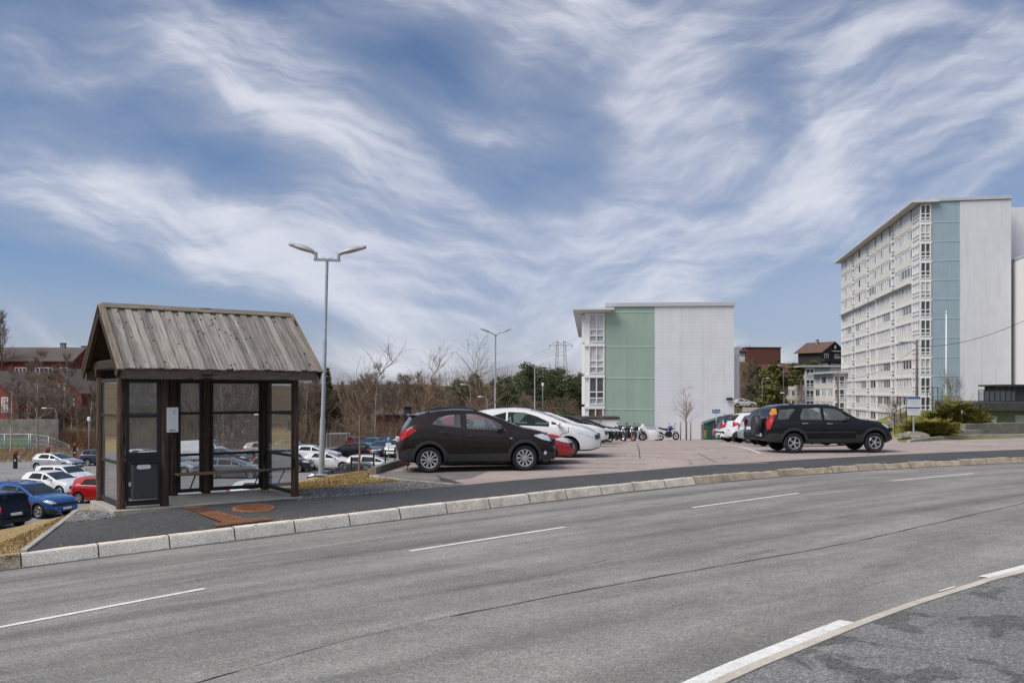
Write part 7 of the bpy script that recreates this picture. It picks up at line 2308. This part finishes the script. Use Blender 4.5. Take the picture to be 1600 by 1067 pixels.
# ------------------------------------------------------------------ poles and wires
M_pole = mat('grey_weathered_pole', (.13, .11, .095), .95, .2, 3, stretch=(6, 6, .6))
def text_mesh(s, size, name, m, parent, loc, rot=(R(90), 0, 0), align='CENTER'):
    cu = bpy.data.curves.new('lettering', 'FONT'); cu.body = s; cu.size = size; cu.align_x = align; cu.align_y = 'CENTER'; cu.extrude = .002; cu.resolution_u = 3
    tmp = bpy.data.objects.new('lettering', cu); COL.objects.link(tmp); dg = bpy.context.evaluated_depsgraph_get(); dg.update()
    me = bpy.data.meshes.new_from_object(tmp.evaluated_get(dg)); bpy.data.objects.remove(tmp, do_unlink=True)
    me.materials.clear(); me.materials.append(m); o = bpy.data.objects.new(name, me); COL.objects.link(o); o.parent = parent; o.location = loc; o.rotation_euler = rot; return o
def util_pole(X, Ytop, d, arm, label, zbase=None, box=False, r=.11, arm_l=1.6):
    p = at(X, Ytop, d); zb = terrain_top(p.x, p.y) if zbase is None else zbase; h = p.z - zb
    o = empty('utility_pole', (p.x, p.y, zb), 0, label, 'utility pole', 'utility poles with street lamps')
    g = MB(); g.tube([(0, 0, -.5), (0, 0, h * .5), (0, 0, h)], [r * 1.2, r, r * .8], 10); g.build('pole', M_pole, o, smooth=True)
    if arm:
        g = MB(); g.tube([(0, 0, h - .35), (-arm_l * .6, 0, h - .12), (-arm_l, 0, h - .15)], .04, 6); g.build('arm', M_galv, o, smooth=True)
        g = MB(); g.bbox((-arm_l - .3, 0, h - .17), (.75, .24, .14), .05); g.build('lamp_head', M_galv2, o, smooth=40)
    if box:
        g = MB(); g.bbox((0, -.2, h * .33), (.55, .3, .75), .02); g.build('junction_box', M_black, o)
    return o
UPd = 70
util_pole(1432.5, 531, UPd, True, 'tall weathered utility pole with a lamp arm in front of the white and blue tower', zbase=-1.2, r=.105, arm_l=.75)
util_pole(1309, 581, 105, True, 'dark utility pole with a junction box at the left foot of the tower', zbase=-4, box=True, arm_l=.9)
util_pole(1254.5, 607, 130, True, 'short dark utility pole in front of the low white apartment block', zbase=-5, arm_l=-.8)
def wire(a, b, sag, r=.012, label='', name='power_line'):
    pts = [Vector(a).lerp(Vector(b), t / 24) - Vector((0, 0, sag * 4 * (t / 24) * (1 - t / 24))) for t in range(25)]
    g = MB(); g.tube(pts, r, 4); return tag(g.build(name, M_black, None), label, 'cable')
wire(at(1433, 541, UPd), at(1660, 470, 52), .75, .016, 'black overhead cable from the tall utility pole out of the right edge')
wire(at(1432, 543, UPd), at(1309, 588, 105), 1.0, .016, 'thin overhead cable between the two utility poles by the tower')
p = at(1478.5, 490, 96); zb = terrain_top(p.x, p.y)
FP = empty('flagpole', (p.x, p.y, zb), 0, 'slim white flagpole with a pointed finial in front of the blue stripe', 'flagpole')
h = p.z - zb; g = MB(); g.tube([(0, 0, -.3), (0, 0, h * .5), (0, 0, h)], [.11, .09, .055], 10); g.build('pole', M_white, FP, smooth=True)
g = MB(); g.lathe([(0, h + .42), (.05, h + .2), (.12, h + .06), (.03, h)], 10); g.build('finial', M_white, FP, smooth=True)
# lattice pylon
PD = 560.0
p = at(876.5, 533, PD); sc_ = PD / F
zbp = CZ - (592 - HY) / F * PD
PY = empty('power_pylon', (p.x, p.y, zbp), 0, 'grey lattice power pylon with two legs above the wooded hill', 'pylon')
M_pyl = mat('pylon_steel', (.20, .21, .22), .7, .1, .5, metal=.3)
hp_ = p.z - zbp
for s_ in (-1, 1):
    g = MB(); x0_, x1_ = s_ * 8.6 * sc_, s_ * 5.2 * sc_; w0, w1 = 1.3, .45
    for q in (-1, 1):
        g.beam((x0_ + q * w0, 0, -8), (x1_ + q * w1, 0, hp_), .30, .30)
    for k in range(12):
        t0, t1 = k / 12, (k + 1) / 12; q = 1 if k % 2 else -1
        g.beam((lerp(x0_, x1_, t0) + q * lerp(w0, w1, t0), 0, hp_ * t0), (lerp(x0_, x1_, t1) - q * lerp(w0, w1, t1), 0, hp_ * t1), .16, .16)
    g.build('lattice_leg', M_pyl, PY)
g = MB()
g.beam((-11.5 * sc_, 0, hp_ - 2.6), (11.5 * sc_, 0, hp_ - 2.6), .25, .22)
for s_ in (-1, 1):
    g.beam((s_ * 5.2 * sc_, 0, hp_), (s_ * 19 * sc_, 0, hp_ - 2.9), .24, .22); g.beam((s_ * 5.2 * sc_, 0, hp_ - 2.6), (s_ * 19 * sc_, 0, hp_ - 2.9), .24, .22)
g.beam((-5.2 * sc_, 0, hp_), (5.2 * sc_, 0, hp_ - 3.4), .18, .18); g.beam((5.2 * sc_, 0, hp_), (-5.2 * sc_, 0, hp_ - 3.4), .18, .18)
g.build('cross_arm', M_pyl, PY)
for zz in (hp_ * .62, hp_ * .32): g = MB(); g.beam((-7 * sc_, 0, zz), (7 * sc_, 0, zz), .22, .22); g.build('tie_bar', M_pyl, PY)
g = MB()
for xx in (-18, -9, 0, 9, 18): g.tube([(xx * sc_, 0, hp_ - 2.9), (xx * sc_, 0, hp_ - 4.6)], .12, 5)
g.build('insulators', M_pyl, PY); PY.children[-1]['kind'] = 'stuff'
for k, (xx, yy) in enumerate(((859, 541), (876, 541), (893, 541))):
    wire(at(xx, yy + 3, PD), at(640 - 30 * k, 585 + 4 * k, 900), 10, .05, ('upper', 'middle', 'lower')[k] + ' power line running left from the lattice pylon')

# ------------------------------------------------------------------ back of the upper car park
def text_P(parent, loc, size): return text_mesh('P', size, 'letter', M_white, parent, loc)
p = at(1119, 690, 66); PS = empty('parking_sign', (p.x, 66, zplat(p.x, 66)), R(-4), 'small blue parking sign with white P in front of the white gable', 'sign')
zsg = CZ - (642.5 - HY) / F * 66 - zplat(p.x, 66)
g = MB(); g.tube([(0, 0, -.2), (0, 0, zsg + .15)], .03, 8); g.build('post', M_galv, PS, smooth=True)
g = MB(); g.bbox((0, -.05, zsg), (.58, .025, .28), .005); sb_ = g.build('sign_plate', M_sblue, PS)
text_P(sb_, (-.16, -.066, zsg), .26)
g = MB()
for k in (-.02, .20): g.lathe([(.04, 0), (.06, 0), (.06, .004), (.04, .004)], 12, M=Matrix.Rotation(R(90), 3, 'X'), c=(k + .01, -.064, zsg - .05))
g.tube([(.0, -.066, zsg - .03), (.08, -.066, zsg + .04), (.17, -.066, zsg + .05), (.22, -.066, zsg - .03)], .016, 5); g.build('motorcycle_symbol', M_white, sb_)
# green container
M_green = mat('dark_green_container', (.018, .085, .065), .5, .15, 3)
p = at(1105, 690, 70); zc_ = zplat(p.x + 1, 70)
CT = empty('waste_container', (p.x, 70, zc_), R(-3), 'dark green steel waste container with slanted lid at the foot of the white gable', 'container')
g = MB(); g.prism([(0, 0), (2.6, 0), (2.6, 1.55), (1.5, 1.75), (0, 1.25)], 1.8, 0, Matrix(((1, 0, 0), (0, 0, 1), (0, 1, 0)))); g.build('body', M_green, CT, fixn=True)
g = MB()
for k in range(4): g.bbox((.25 + k * .7, -.04, .7), (.08, .08, 1.1), .01)
g.build('ribs', M_green, CT); CT.children[-1]['kind'] = 'stuff'
g = MB(); g.beam((-.15, .9, 1.28), (1.5, .9, 1.83), 2.0, .06); g.build('lid', M_green, CT)
g = MB()
for k in range(4): g.add([(-.25, -.10, .15 + k * .16), (-.12, -.10, .23 + k * .16), (-.12, -.10, .31 + k * .16), (-.25, -.10, .23 + k * .16)], [(0, 1, 2, 3)], 0)
g.box((-.185, -.08, .5), (.14, .03, .8), 1); g.build('warning_stripes', [mat('hazard_yellow', (.62, .50, .03), .6, .1, 5), M_black], CT)
p = at(1096, 690, 71); g = MB(); g.bbox((.35, .2, .55), (.62, .4, 1.4), .02); o = g.build('concrete_pillar', M_conc_d, None, (p.x, 71, zplat(p.x, 71))); tag(o, 'short square concrete pillar left of the green waste container', 'pillar')
# stakes of the young tree
for k, (dx, dy) in enumerate(((-.42, 0), (.32, -.1), (.10, .35))):
    x = xz(1072, 67) + dx; g = MB(); g.tube([(0, 0, -.2), (0, 0, 1.35)], .05, 7); o = g.build('tree_stake', mat('bare_stake_wood', (.24, .19, .14), .9, .2, 4), None, (x, 67 + dy, zplat(x, 67 + dy)), smooth=True); tag(o, ('left', 'right', 'rear')[k] + ' wooden stake round the young tree at the white gable', 'stake', 'stakes round the young tree')
# motorcycles
def motorcycle(px, d, rot, tankm, rimm, label, covered=False):
    x = xz(px, d); o = empty('motorcycle', (x, d, zplat(x, d)), rot, label, 'motorcycle', 'motorcycles at the back of the car park')
    for xx, r in ((-.70, .31), (.70, .30)):
        g = MB(); M = Matrix.Rotation(R(90), 3, 'X'); prof = [(r - .09 + .09 * (.5 + .5 * cos(a)), .065 * sin(a)) for a in [2 * pi * k / 10 for k in range(11)]]
        g.lathe(prof, 24, M=M); w_ = g.build('wheel', M_tyre, o, (xx, 0, r), smooth=True)
        g = MB(); g.lathe([(r - .10, -.03), (r - .085, 0), (r - .10, .03), (r - .12, 0), (r - .10, -.03)], 22, M=M)
        for k in range(5): g.beam((0, 0, 0), ((r - .1) * cos(k * 1.2566), 0, (r - .1) * sin(k * 1.2566)), .02, .03)
        g.build('rim', rimm, w_)
    g = MB(); g.tube([(-.70, .09, .31), (-.2, .1, .45), (.0, .08, .55), (.42, 0, .85)], .03, 6); g.tube([(-.70, -.09, .31), (-.2, -.1, .45), (.0, -.08, .55), (.42, 0, .85)], .03, 6); g.tube([(-.55, 0, .85), (.1, 0, .62)], .03, 6); g.build('frame', M_black, o, smooth=True)
    g = MB(); g.bbox((.05, 0, .45), (.46, .32, .36), .05); g.bbox((.12, 0, .28), (.3, .26, .16), .04); g.build('engine', M_plast, o, smooth=40)
    g = MB()
    for s_ in (-1, 1): g.tube([(.70, s_ * .09, .30), (.40, s_ * .09, .95)], [.032, .026], 6)
    g.build('fork', M_chrome, o, smooth=True)
    g = MB(); rows = [[(xx, w * cos(a), z + h * sin(a)) for a in [2 * pi * k / 10 for k in range(11)]] for xx, w, h, z in ((-.12, .06, .05, .82), (-.05, .13, .11, .84), (.15, .17, .16, .88), (.32, .14, .13, .88), (.42, .06, .06, .86))]
    g.grid(rows, 0); g.build('tank', tankm, o, smooth=True)
    g = MB(); rows = [[(xx, w * cos(a), z + h * sin(a)) for a in [2 * pi * k / 10 for k in range(11)]] for xx, w, h, z in ((-.92, .04, .03, .95), (-.75, .09, .06, .90), (-.4, .15, .07, .82), (-.1, .12, .06, .80))]
    g.grid(rows, 0); g.build('seat', M_black, o, smooth=True)
    g = MB(); g.tube([(.36, -.36, 1.0), (.40, -.2, 1.03), (.40, .2, 1.03), (.36, .36, 1.0)], .016, 6); g.build('handlebar', M_black, o)
    g = MB(); g.lathe([(0, .10), (.08, .08), (.10, 0), (.05, -.08)], 14, M=Matrix.Rotation(R(90), 3, 'Y'), c=(.52, 0, .88)); g.build('headlight', M_hl, o, smooth=True)
    g = MB(); g.tube([(.2, -.14, .25), (-.3, -.16, .22), (-.75, -.17, .42)], [.03, .045, .055], 8); g.build('exhaust', M_chrome, o, smooth=True)
    g = MB(); g.bbox((-.70, 0, .66), (.36, .14, .03), .01); g.bbox((.70, 0, .64), (.36, .12, .03), .01); g.build('mudguards', tankm, o)
    for s_ in (-1, 1):
        g = MB(); g.tube([(.38, s_ * .28, 1.02), (.36, s_ * .34, 1.18)], .008, 5); g.bbox((.36, s_ * .36, 1.2), (.03, .12, .07), .012); g.build('mirror', M_black, o)
    return o
motorcycle(980, 61, R(-62), M_black, mat('orange_rim', (.60, .09, .03), .4, .1, 5), 'black motorcycle with an orange front wheel at the end of the left row')
motorcycle(989, 64, R(-15), M_black, M_black, 'all black motorcycle half behind the one with the orange wheel')
motorcycle(969, 60, R(-75), M_dark if False else M_black, M_chrome, 'black motorcycle with bright wheel hubs, leftmost, against the parked cars')
motorcycle(1044, 65, R(28), P_mblue, M_black, 'blue motorcycle standing alone before the white gable')
# scooter under a pale cover
x = xz(1014, 64); SCV = empty('covered_scooter', (x, 64, zplat(x, 64)), R(160), 'scooter under a crumpled pale grey cover beside the blue motorcycle', 'scooter')
g = MB(); rows = []
secs = [(-.95, .04, .35, .45), (-.85, .22, .15, .75), (-.5, .30, .12, .92), (-.1, .30, .12, .92), (.2, .30, .15, 1.02), (.42, .36, .22, 1.35), (.55, .30, .35, 1.42), (.72, .20, .45, 1.15), (.85, .12, .55, .9), (.92, .03, .65, .75)]
for i, (xx, w, z0_, z1_) in enumerate(secs):
    r = []
    for k in range(17):
        t = k / 16; a = pi * t; yy = w * cos(a) ; zz = z0_ + (z1_ - z0_) * sin(a) ** .55
        f_ = .05 * noise.noise(Vector((xx * 4, a * 2.5, 2))); r.append((xx + f_, yy * (1 + 2 * f_), zz + f_))
    rows.append(r)
g.grid(rows, 0); g.build('cover', mat('pale_grey_tarpaulin', (.52, .52, .53), .6, .12, 3, bump=.8, bscale=5), SCV, smooth=True, fixn=True)
for xx in (-.66, .66):
    g = MB(); g.lathe([(.26 - .08 + .08 * (.5 + .5 * cos(a)), .06 * sin(a)) for a in [2 * pi * k / 10 for k in range(11)]], 22, M=Matrix.Rotation(R(90), 3, 'X')); g.build('wheel', M_tyre, SCV, (xx, 0, .26), smooth=True)

SCV.scale = (.84, .84, .84)
# ------------------------------------------------------------------ verge behind the brown car
x = xz(637, 27.6); o = empty('parking_meter', (x, 27.6, zplat(x, 27.6)), R(8), 'black parking meter standing right behind the tail of the brown SUV', 'parking meter')
g = MB(); g.bbox((0, 0, .78), (.24, .2, 1.76), .02); g.build('housing', M_black, o); g = MB(); g.add([(-.085, -.1015, 1.36), (.085, -.1015, 1.36), (.10, -.1015, 1.58), (-.10, -.1015, 1.58)], [(0, 1, 2, 3)]); g.build('screen', mat('meter_screen', (.05, .055, .06), .15, .1, 4), o); g = MB(); g.bbox((0, -.03, 1.66), (.27, .28, .04), .012); g.build('hood', M_plast, o)
posts = []
for X, d, yt, lab in ((549, 25.2, 715, 'black fence post nearest the street lamp'), (584, 26.2, 709, 'black fence post second from the street lamp'), (602, 27.0, 705, 'black fence post third from the street lamp'), (617, 27.7, 700, 'black fence post closest to the brown SUV')):
    p = at(X, yt, d); zb = max(terrain(p.x, p.y), p.z - 1.1); g = MB(); g.tube([(0, 0, 0), (0, 0, p.z - zb)], .026, 7); g.lathe([(.026, 0), (.03, .0), (.02, .03), (0, .035)], 8, c=(0, 0, p.z - zb)); o = g.build('fence_post', M_black, None, (p.x, p.y, zb), smooth=40); tag(o, lab, 'post', 'black fence posts on the grass edge'); posts.append(p)
# blue parking sign in the lower car park
p = at(607, 691, 84); PS2 = empty('parking_sign', (p.x, 84, LOTZ), 0, 'blue parking sign above a small white plate, left of the brown SUV tail', 'sign')
zz = p.z - LOTZ; g = MB(); g.tube([(0, 0, -.1), (0, 0, zz + .5)], .035, 8); g.build('post', M_galv, PS2)
g = MB(); g.bbox((0, -.06, zz + .28), (.62, .03, .55), .006); sb2 = g.build('sign_plate', M_sblue, PS2); text_mesh('P', .5, 'letter', M_white, sb2, (0, -.078, zz + .28)); g = MB(); g.bbox((0, -.06, zz - .2), (.5, .03, .32), .006); g.build('supplementary_plate', M_white, PS2)
# trolley cage
x = xz(526, 96); g = MB(); zt_ = low(x, 96)
for xx in (-1.05, 1.05):
    for yy in (0, 1.8): g.tube([(xx, yy, 0), (xx, yy, 1.75)], .045, 6)
for yy in (0, 1.8):
    for zz in (.15, 1.72): g.tube([(-1.05, yy, zz), (1.05, yy, zz)], .04, 5)
    for k in range(1, 12): g.tube([(-1.05 + .175 * k, yy, .15), (-1.05 + .175 * k, yy, 1.72)], .012, 4)
o = g.build('trolley_cage', M_galv, None, (x, 96, zt_)); tag(o, 'grey metal cage behind the black estate car at the foot of the wood', 'cage')
# red-topped charging posts
M_redcap = mat('red_post_cap', (.33, .03, .02), .5, .1, 4)
for X, yb, yt, d, lab in ((24, 738, 709, 76, 'black post with red top, leftmost, by the dry reeds'), (75, 722, 703, 83, 'black post with red top just behind the silver hatchback'), (117, 716, 697, 86, 'black post with red top between the silver hatchback and the dark blue estate')):
    p = at(X, yt, d); zb = low(p.x, p.y); o = empty('charging_post', (p.x, p.y, zb), R(12), lab, 'post', 'red topped posts of the lower car park'); h = max(1.2, p.z - zb)
    g = MB(); g.bbox((0, 0, h * .5), (.30, .25, h), .02); g.build('column', M_black, o); g = MB(); g.bbox((0, 0, h + .14), (.31, .26, .28), .03); g.build('cap', M_redcap, o); g = MB(); g.bbox((.02, -.14, h * .58), (.13, .02, .13), .003); g.bbox((.22, -.02, h * .8), (.14, .05, .22), .01); g.build('label_plate', M_white, o)
# single street lamps of the lower ground
def single_lamp(X, Ytop, d, arm, label, H0=None):
    p = at(X, Ytop, d); zb = low(p.x, p.y); h = p.z - zb; o = empty('street_lamp', (p.x, p.y, zb), 0, label, 'street lamp', 'single street lamps beyond the lower car park')
    g = MB(); pts = [(0, 0, -.2), (0, 0, h * .9)]
    if arm: pts += [(arm * .1, 0, h * .97), (arm * .4, 0, h), (arm, 0, h)]
    else: pts += [(0, 0, h)]
    g.tube(pts, [.07, .055] + [.045] * (len(pts) - 2), 8); g.build('pole', M_galv, o, smooth=True)
    g = MB(); g.bbox((arm + (.25 if arm > 0 else -.25 if arm < 0 else 0), 0, h + .02), (.62 if arm else .3, .26, .16 if arm else .45), .06); g.build('lamp_head', M_white, o, smooth=40); return o
single_lamp(88, 638, 96, -1.0, 'grey street lamp with a curved arm in front of the concrete wall at the left')
single_lamp(139, 655, 92, 0, 'short street lamp with an upright white head left of the shelter wall')
single_lamp(761, 620, 100, -.6, 'low street lamp with a pale shade just left of the second double lamp')
single_lamp(735, 601, 118, -.8, 'distant street lamp above the roof of the brown SUV')
single_lamp(848, 601, 118, 0, 'distant street lamp with an upright head right of the far double lamp')
single_lamp(418, 648, 98, -.9, 'distant street lamp seen through the wide shelter pane')
for X, Y, d, arm, lab in ((1191, 591, 170, .8, 'street lamp on the hillside road beside the white gable'), (1224, 571, 200, -.8, 'street lamp on the slope left of the low white block'), (1225, 614, 135, -.001, 'lamp post with a round head in front of the low white block')):
    single_lamp(X, Y, d, arm, lab)
# court: concrete wall, fence, green goal
p = at(-30, 716, 103); zw = low(p.x, 103)
o = empty('practice_wall', (p.x, 103, zw), R(1), 'tall grey concrete wall behind the ball court at the left', 'wall'); g = MB(); wx = (91 + 30) / F * 103; g.bbox((wx / 2, 0, 2.2), (wx, .3, at(0, 655, 103).z * 2 - zw * 2 - 4.4 + .0 if False else (CZ - (655 - HY) / F * 103 - zw) * 1.0 + 1.5), .02); w_ob = g.build('wall', M_conc_d, o)
w_ob.location.z = (CZ - (655 - HY) / F * 103 - zw) - (2.2 + ((CZ - (655 - HY) / F * 103 - zw) + 1.5) / 2)
o = empty('court_fence', (xz(-30, 97), 97, low(xz(-30, 97), 97)), 0, 'grey wire court fence that steps down to the right behind the tall birch', 'fence')
zb = low(xz(-30, 97), 97); zt1 = CZ - (678 - HY) / F * 97 - zb
xs_ = [0, 2.6, 5.2, (48 + 30) / F * 97, (76 + 30) / F * 97, (108 + 30) / F * 97]; hs_ = [zt1, zt1, zt1, zt1, zt1 * .86, zt1 * .42]
for xx, hh in zip(xs_, hs_):
    g = MB(); g.tube([(xx, 0, -.3), (xx, 0, hh)], .06, 7); g.build('fence_post', M_galv, o, smooth=True)
g = MB()
for i in range(5):
    for k in range(5): g.tube([(xs_[i], 0, lerp(.05, hs_[i], k / 4)), (xs_[i + 1], 0, lerp(.05, hs_[i + 1], k / 4))], .03 if k in (0, 4) else .012, 4)
    n_ = 16
    for k in range(n_): 
        t = k / n_; t2 = min(1, t + 2 / n_); g.tube([(lerp(xs_[i], xs_[i + 1], t), 0, .05), (lerp(xs_[i], xs_[i + 1], t2), 0, lerp(hs_[i], hs_[i + 1], t2))], .008, 3, cap=False); g.tube([(lerp(xs_[i], xs_[i + 1], t2), 0, .05), (lerp(xs_[i], xs_[i + 1], t), 0, lerp(hs_[i], hs_[i + 1], t))], .008, 3, cap=False)
g.build('wire_mesh', M_galv, o)
M_goal = mat('bright_green_paint', (.05, .36, .10), .5, .1, 4)
o = empty('ball_goal', (xz(-4, 100), 100, low(xz(-4, 100), 100)), 0, 'bright green goal frame with slatted back on the ball court', 'goal'); gw = (44 + 4) / F * 100; gh = CZ - (688 - HY) / F * 100 - low(xz(-4, 100), 100)
g = MB()
for xx in (0, gw): g.beam((xx, 0, -.3), (xx, 0, gh), .12, .12)
g.beam((0, 0, gh), (gw, 0, gh), .14, .14); g.build('frame', M_goal, o)
g = MB()
for k in range(14): g.beam((gw * k / 13, .7, 0), (gw * k / 13, .7, gh - .2), .03, .03)
for k in range(5): g.beam((0, .7, .1 + k * gh / 5.5), (gw, .7, .1 + k * gh / 5.5), .03, .03)
g.build('back_grid', M_goal, o)
# street and wall on the right hillside with a parked car
def hill_strip(pts, name, m, kind=None, label=None, cat=None, thick=0):
    g = MB(); rs = []
    for (X, Y0, Y1, d) in pts:
        a = at(X, Y0, d); b = at(X, Y1, d + (0 if thick else 6)); rs.append([a, b] if not thick else [a, b, b + Vector((.05, thick, 0)), a + Vector((.05, thick, 0))])
    g.grid(rs, 0); o = g.build(name, m, fixn=True)
    return tag(o, label, cat, kind=kind)
hill_strip([(1160, 664, 636.5, 152), (1178, 664, 636.5, 150), (1200, 664, 637, 148), (1222, 668, 640, 146)], 'retaining_wall', M_conc, None, 'long grey retaining wall of the hillside road below the parked grey car', 'wall', .4)
hill_strip([(1146, 672, 649, 110), (1158, 675, 651, 108), (1175, 676, 659, 106), (1190, 677, 665, 104)], 'grass_bank', mat('short_green_grass', (.16, .17, .04), .95, .25, .8, bump=.4, bscale=10), 'structure', thick=3)
pp = at(1163, 636, 154)
terrain_keep = terrain_top
def terrain_top(x, y): return pp.z
o = dup(PROTO['hatch'], (pp.x, pp.y, pp.z), R(-5), 'grey hatchback parked on the hillside road above the retaining wall', None); o['category'] = 'car'
terrain_top = terrain_keep

# ------------------------------------------------------------------ loose ground cover
def scatter_blades(name, n_, pick, hgt, m, label, w=.006):
    rn = random.Random(12); g = MB()
    for _ in range(n_):
        x, y = pick(rn)
        z = terrain(x, y) if sd_plat(x, y) < 0 else zplat(x, y) - .045
        h = hgt(rn); a = rn.uniform(0, 6.28); l_ = h * rn.uniform(.3, 1.3); ww = w * rn.uniform(.6, 1.5); c_, s_ = cos(a), sin(a)
        b_ = Vector((x, y, z)); mid = b_ + Vector((c_ * l_ * .35, s_ * l_ * .35, h * .65)); tip = b_ + Vector((c_ * l_, s_ * l_, h * rn.uniform(.55, 1)))
        sd2 = Vector((-s_, c_, 0)) * ww
        g.add([b_ - sd2, b_ + sd2, mid + sd2 * .7, mid - sd2 * .7, tip], [(0, 1, 2, 3), (3, 2, 4)])
    return tag(g.build(name, m), label, 'grass', kind='stuff')
M_dry = leafmat('dry_grass_blades', (.21, .135, .045), (.50, .375, .185), 1.6)
def tri_pick(px):
    P_ = [plat_hit(*q) for q in px]
    tris = [(P_[0], P_[i], P_[i + 1]) for i in range(1, len(P_) - 1)]
    ar = [abs((b - a).cross(c - a).z) for a, b, c in tris]; tot = sum(ar)
    def f(rn):
        r = rn.random() * tot
        for t, k in zip(tris, ar):
            if r < k: break
            r -= k
        u, v = rn.random(), rn.random()
        if u + v > 1: u, v = 1 - u, 1 - v
        q = t[0] + (t[1] - t[0]) * u + (t[2] - t[0]) * v; return q.x, q.y
    return f
scatter_blades('dry_grass', 9000, tri_pick([(-60, 872), (28, 866), (118, 800), (92, 807), (60, 822), (20, 840), (-60, 860)]), lambda rn: rn.uniform(.02, .07), M_dry, 'straw yellow dry grass falling away left of the pavement')
scatter_blades('dry_grass', 12000, tri_pick([(463, 766), (530, 761), (580, 750), (625, 748), (579, 743), (638, 724), (612, 722), (560, 736), (500, 745), (463, 753)]), lambda rn: rn.uniform(.02, .08), M_dry, 'straw yellow dry grass round the foot of the double street lamp')
M_stone = leafmat('grey_gravel', (.07, .07, .072), (.36, .355, .35), 30)
def gravel(n_, pick, label, s0=.018, s1=.045):
    rn = random.Random(4); g = MB()
    for _ in range(n_):
        x, y = pick(rn); z = zplat(x, y); s = rn.uniform(s0, s1); a = rn.uniform(0, 6.28); q = []
        for k, (r, zz) in enumerate(((1, .0), (.8, .7))):
            for j in range(5): t = a + j * 1.2566 + k * .4; q.append((x + cos(t) * s * r * rn.uniform(.7, 1.2), y + sin(t) * s * r * rn.uniform(.7, 1.2), z - .01 + zz * s * rn.uniform(.7, 1.1)))
        g.add(q, [(0, 1, 6, 5), (1, 2, 7, 6), (2, 3, 8, 7), (3, 4, 9, 8), (4, 0, 5, 9), (5, 6, 7, 8, 9)])
    return tag(g.build('gravel', M_stone), label, 'gravel', kind='stuff')
gp1 = [(93, 817), (160, 811), (182, 806), (150, 797), (124, 798)]
gp2 = [(466, 781), (560, 773), (640, 765.5), (722, 757.8), (640, 751), (560, 757.5), (500, 763), (466, 769)]
blob_sheet(gp1, 'gravel_bed', M_patch, .003); blob_sheet(gp2, 'gravel_bed', M_patch, .003)
gravel(2600, tri_pick([(108, 808)] + gp1 + gp1[:1]), 'grey gravel in the corner left of the shelter plinth')
gravel(5200, tri_pick([(560, 765)] + gp2 + gp2[:1]), 'grey gravel between the pavement and the dry grass', .014, .034)

# weeds in the gutter and on the edges of the gravel
def kerb_pick(rn):
    i = rn.randrange(len(kp_w)); p, nn = kp_w[i]; q = p + nn * rn.gauss(0, .02); return q.x, q.y
kp_w = []
wr = random.Random(77)
for i in range(0, len(KLINE), 1):
    p = KLINE[i]
    if -8 < p.x < 14 and wr.random() < .22: kp_w.append((p + side2(KLINE, i) * (.165 + wr.uniform(-.01, .03)), side2(KLINE, i)))
scatter_blades('weeds', 700, kerb_pick, lambda rn: rn.uniform(.04, .10), M_dry, 'thin dry weeds growing in the joint behind the kerb stones', .004)
edge_px = [(470, 766), (500, 762), (530, 760), (560, 757), (590, 753), (618, 749), (650, 752), (700, 756.5)]
ep = [plat_hit(*q) for q in edge_px]
def edge_pick(rn):
    i = rn.randrange(len(ep) - 1); q = ep[i].lerp(ep[i + 1], rn.random()); return q.x + rn.gauss(0, .13), q.y + rn.gauss(0, .13)
scatter_blades('grass_tufts', 1600, edge_pick, lambda rn: rn.uniform(.03, .10), M_dry, 'straw tufts spreading from the dry grass into the gravel')
for k, root in PROTO.items():
    def kill(o):
        for c in list(o.children): kill(c)
        bpy.data.objects.remove(o, do_unlink=True)
    kill(root)
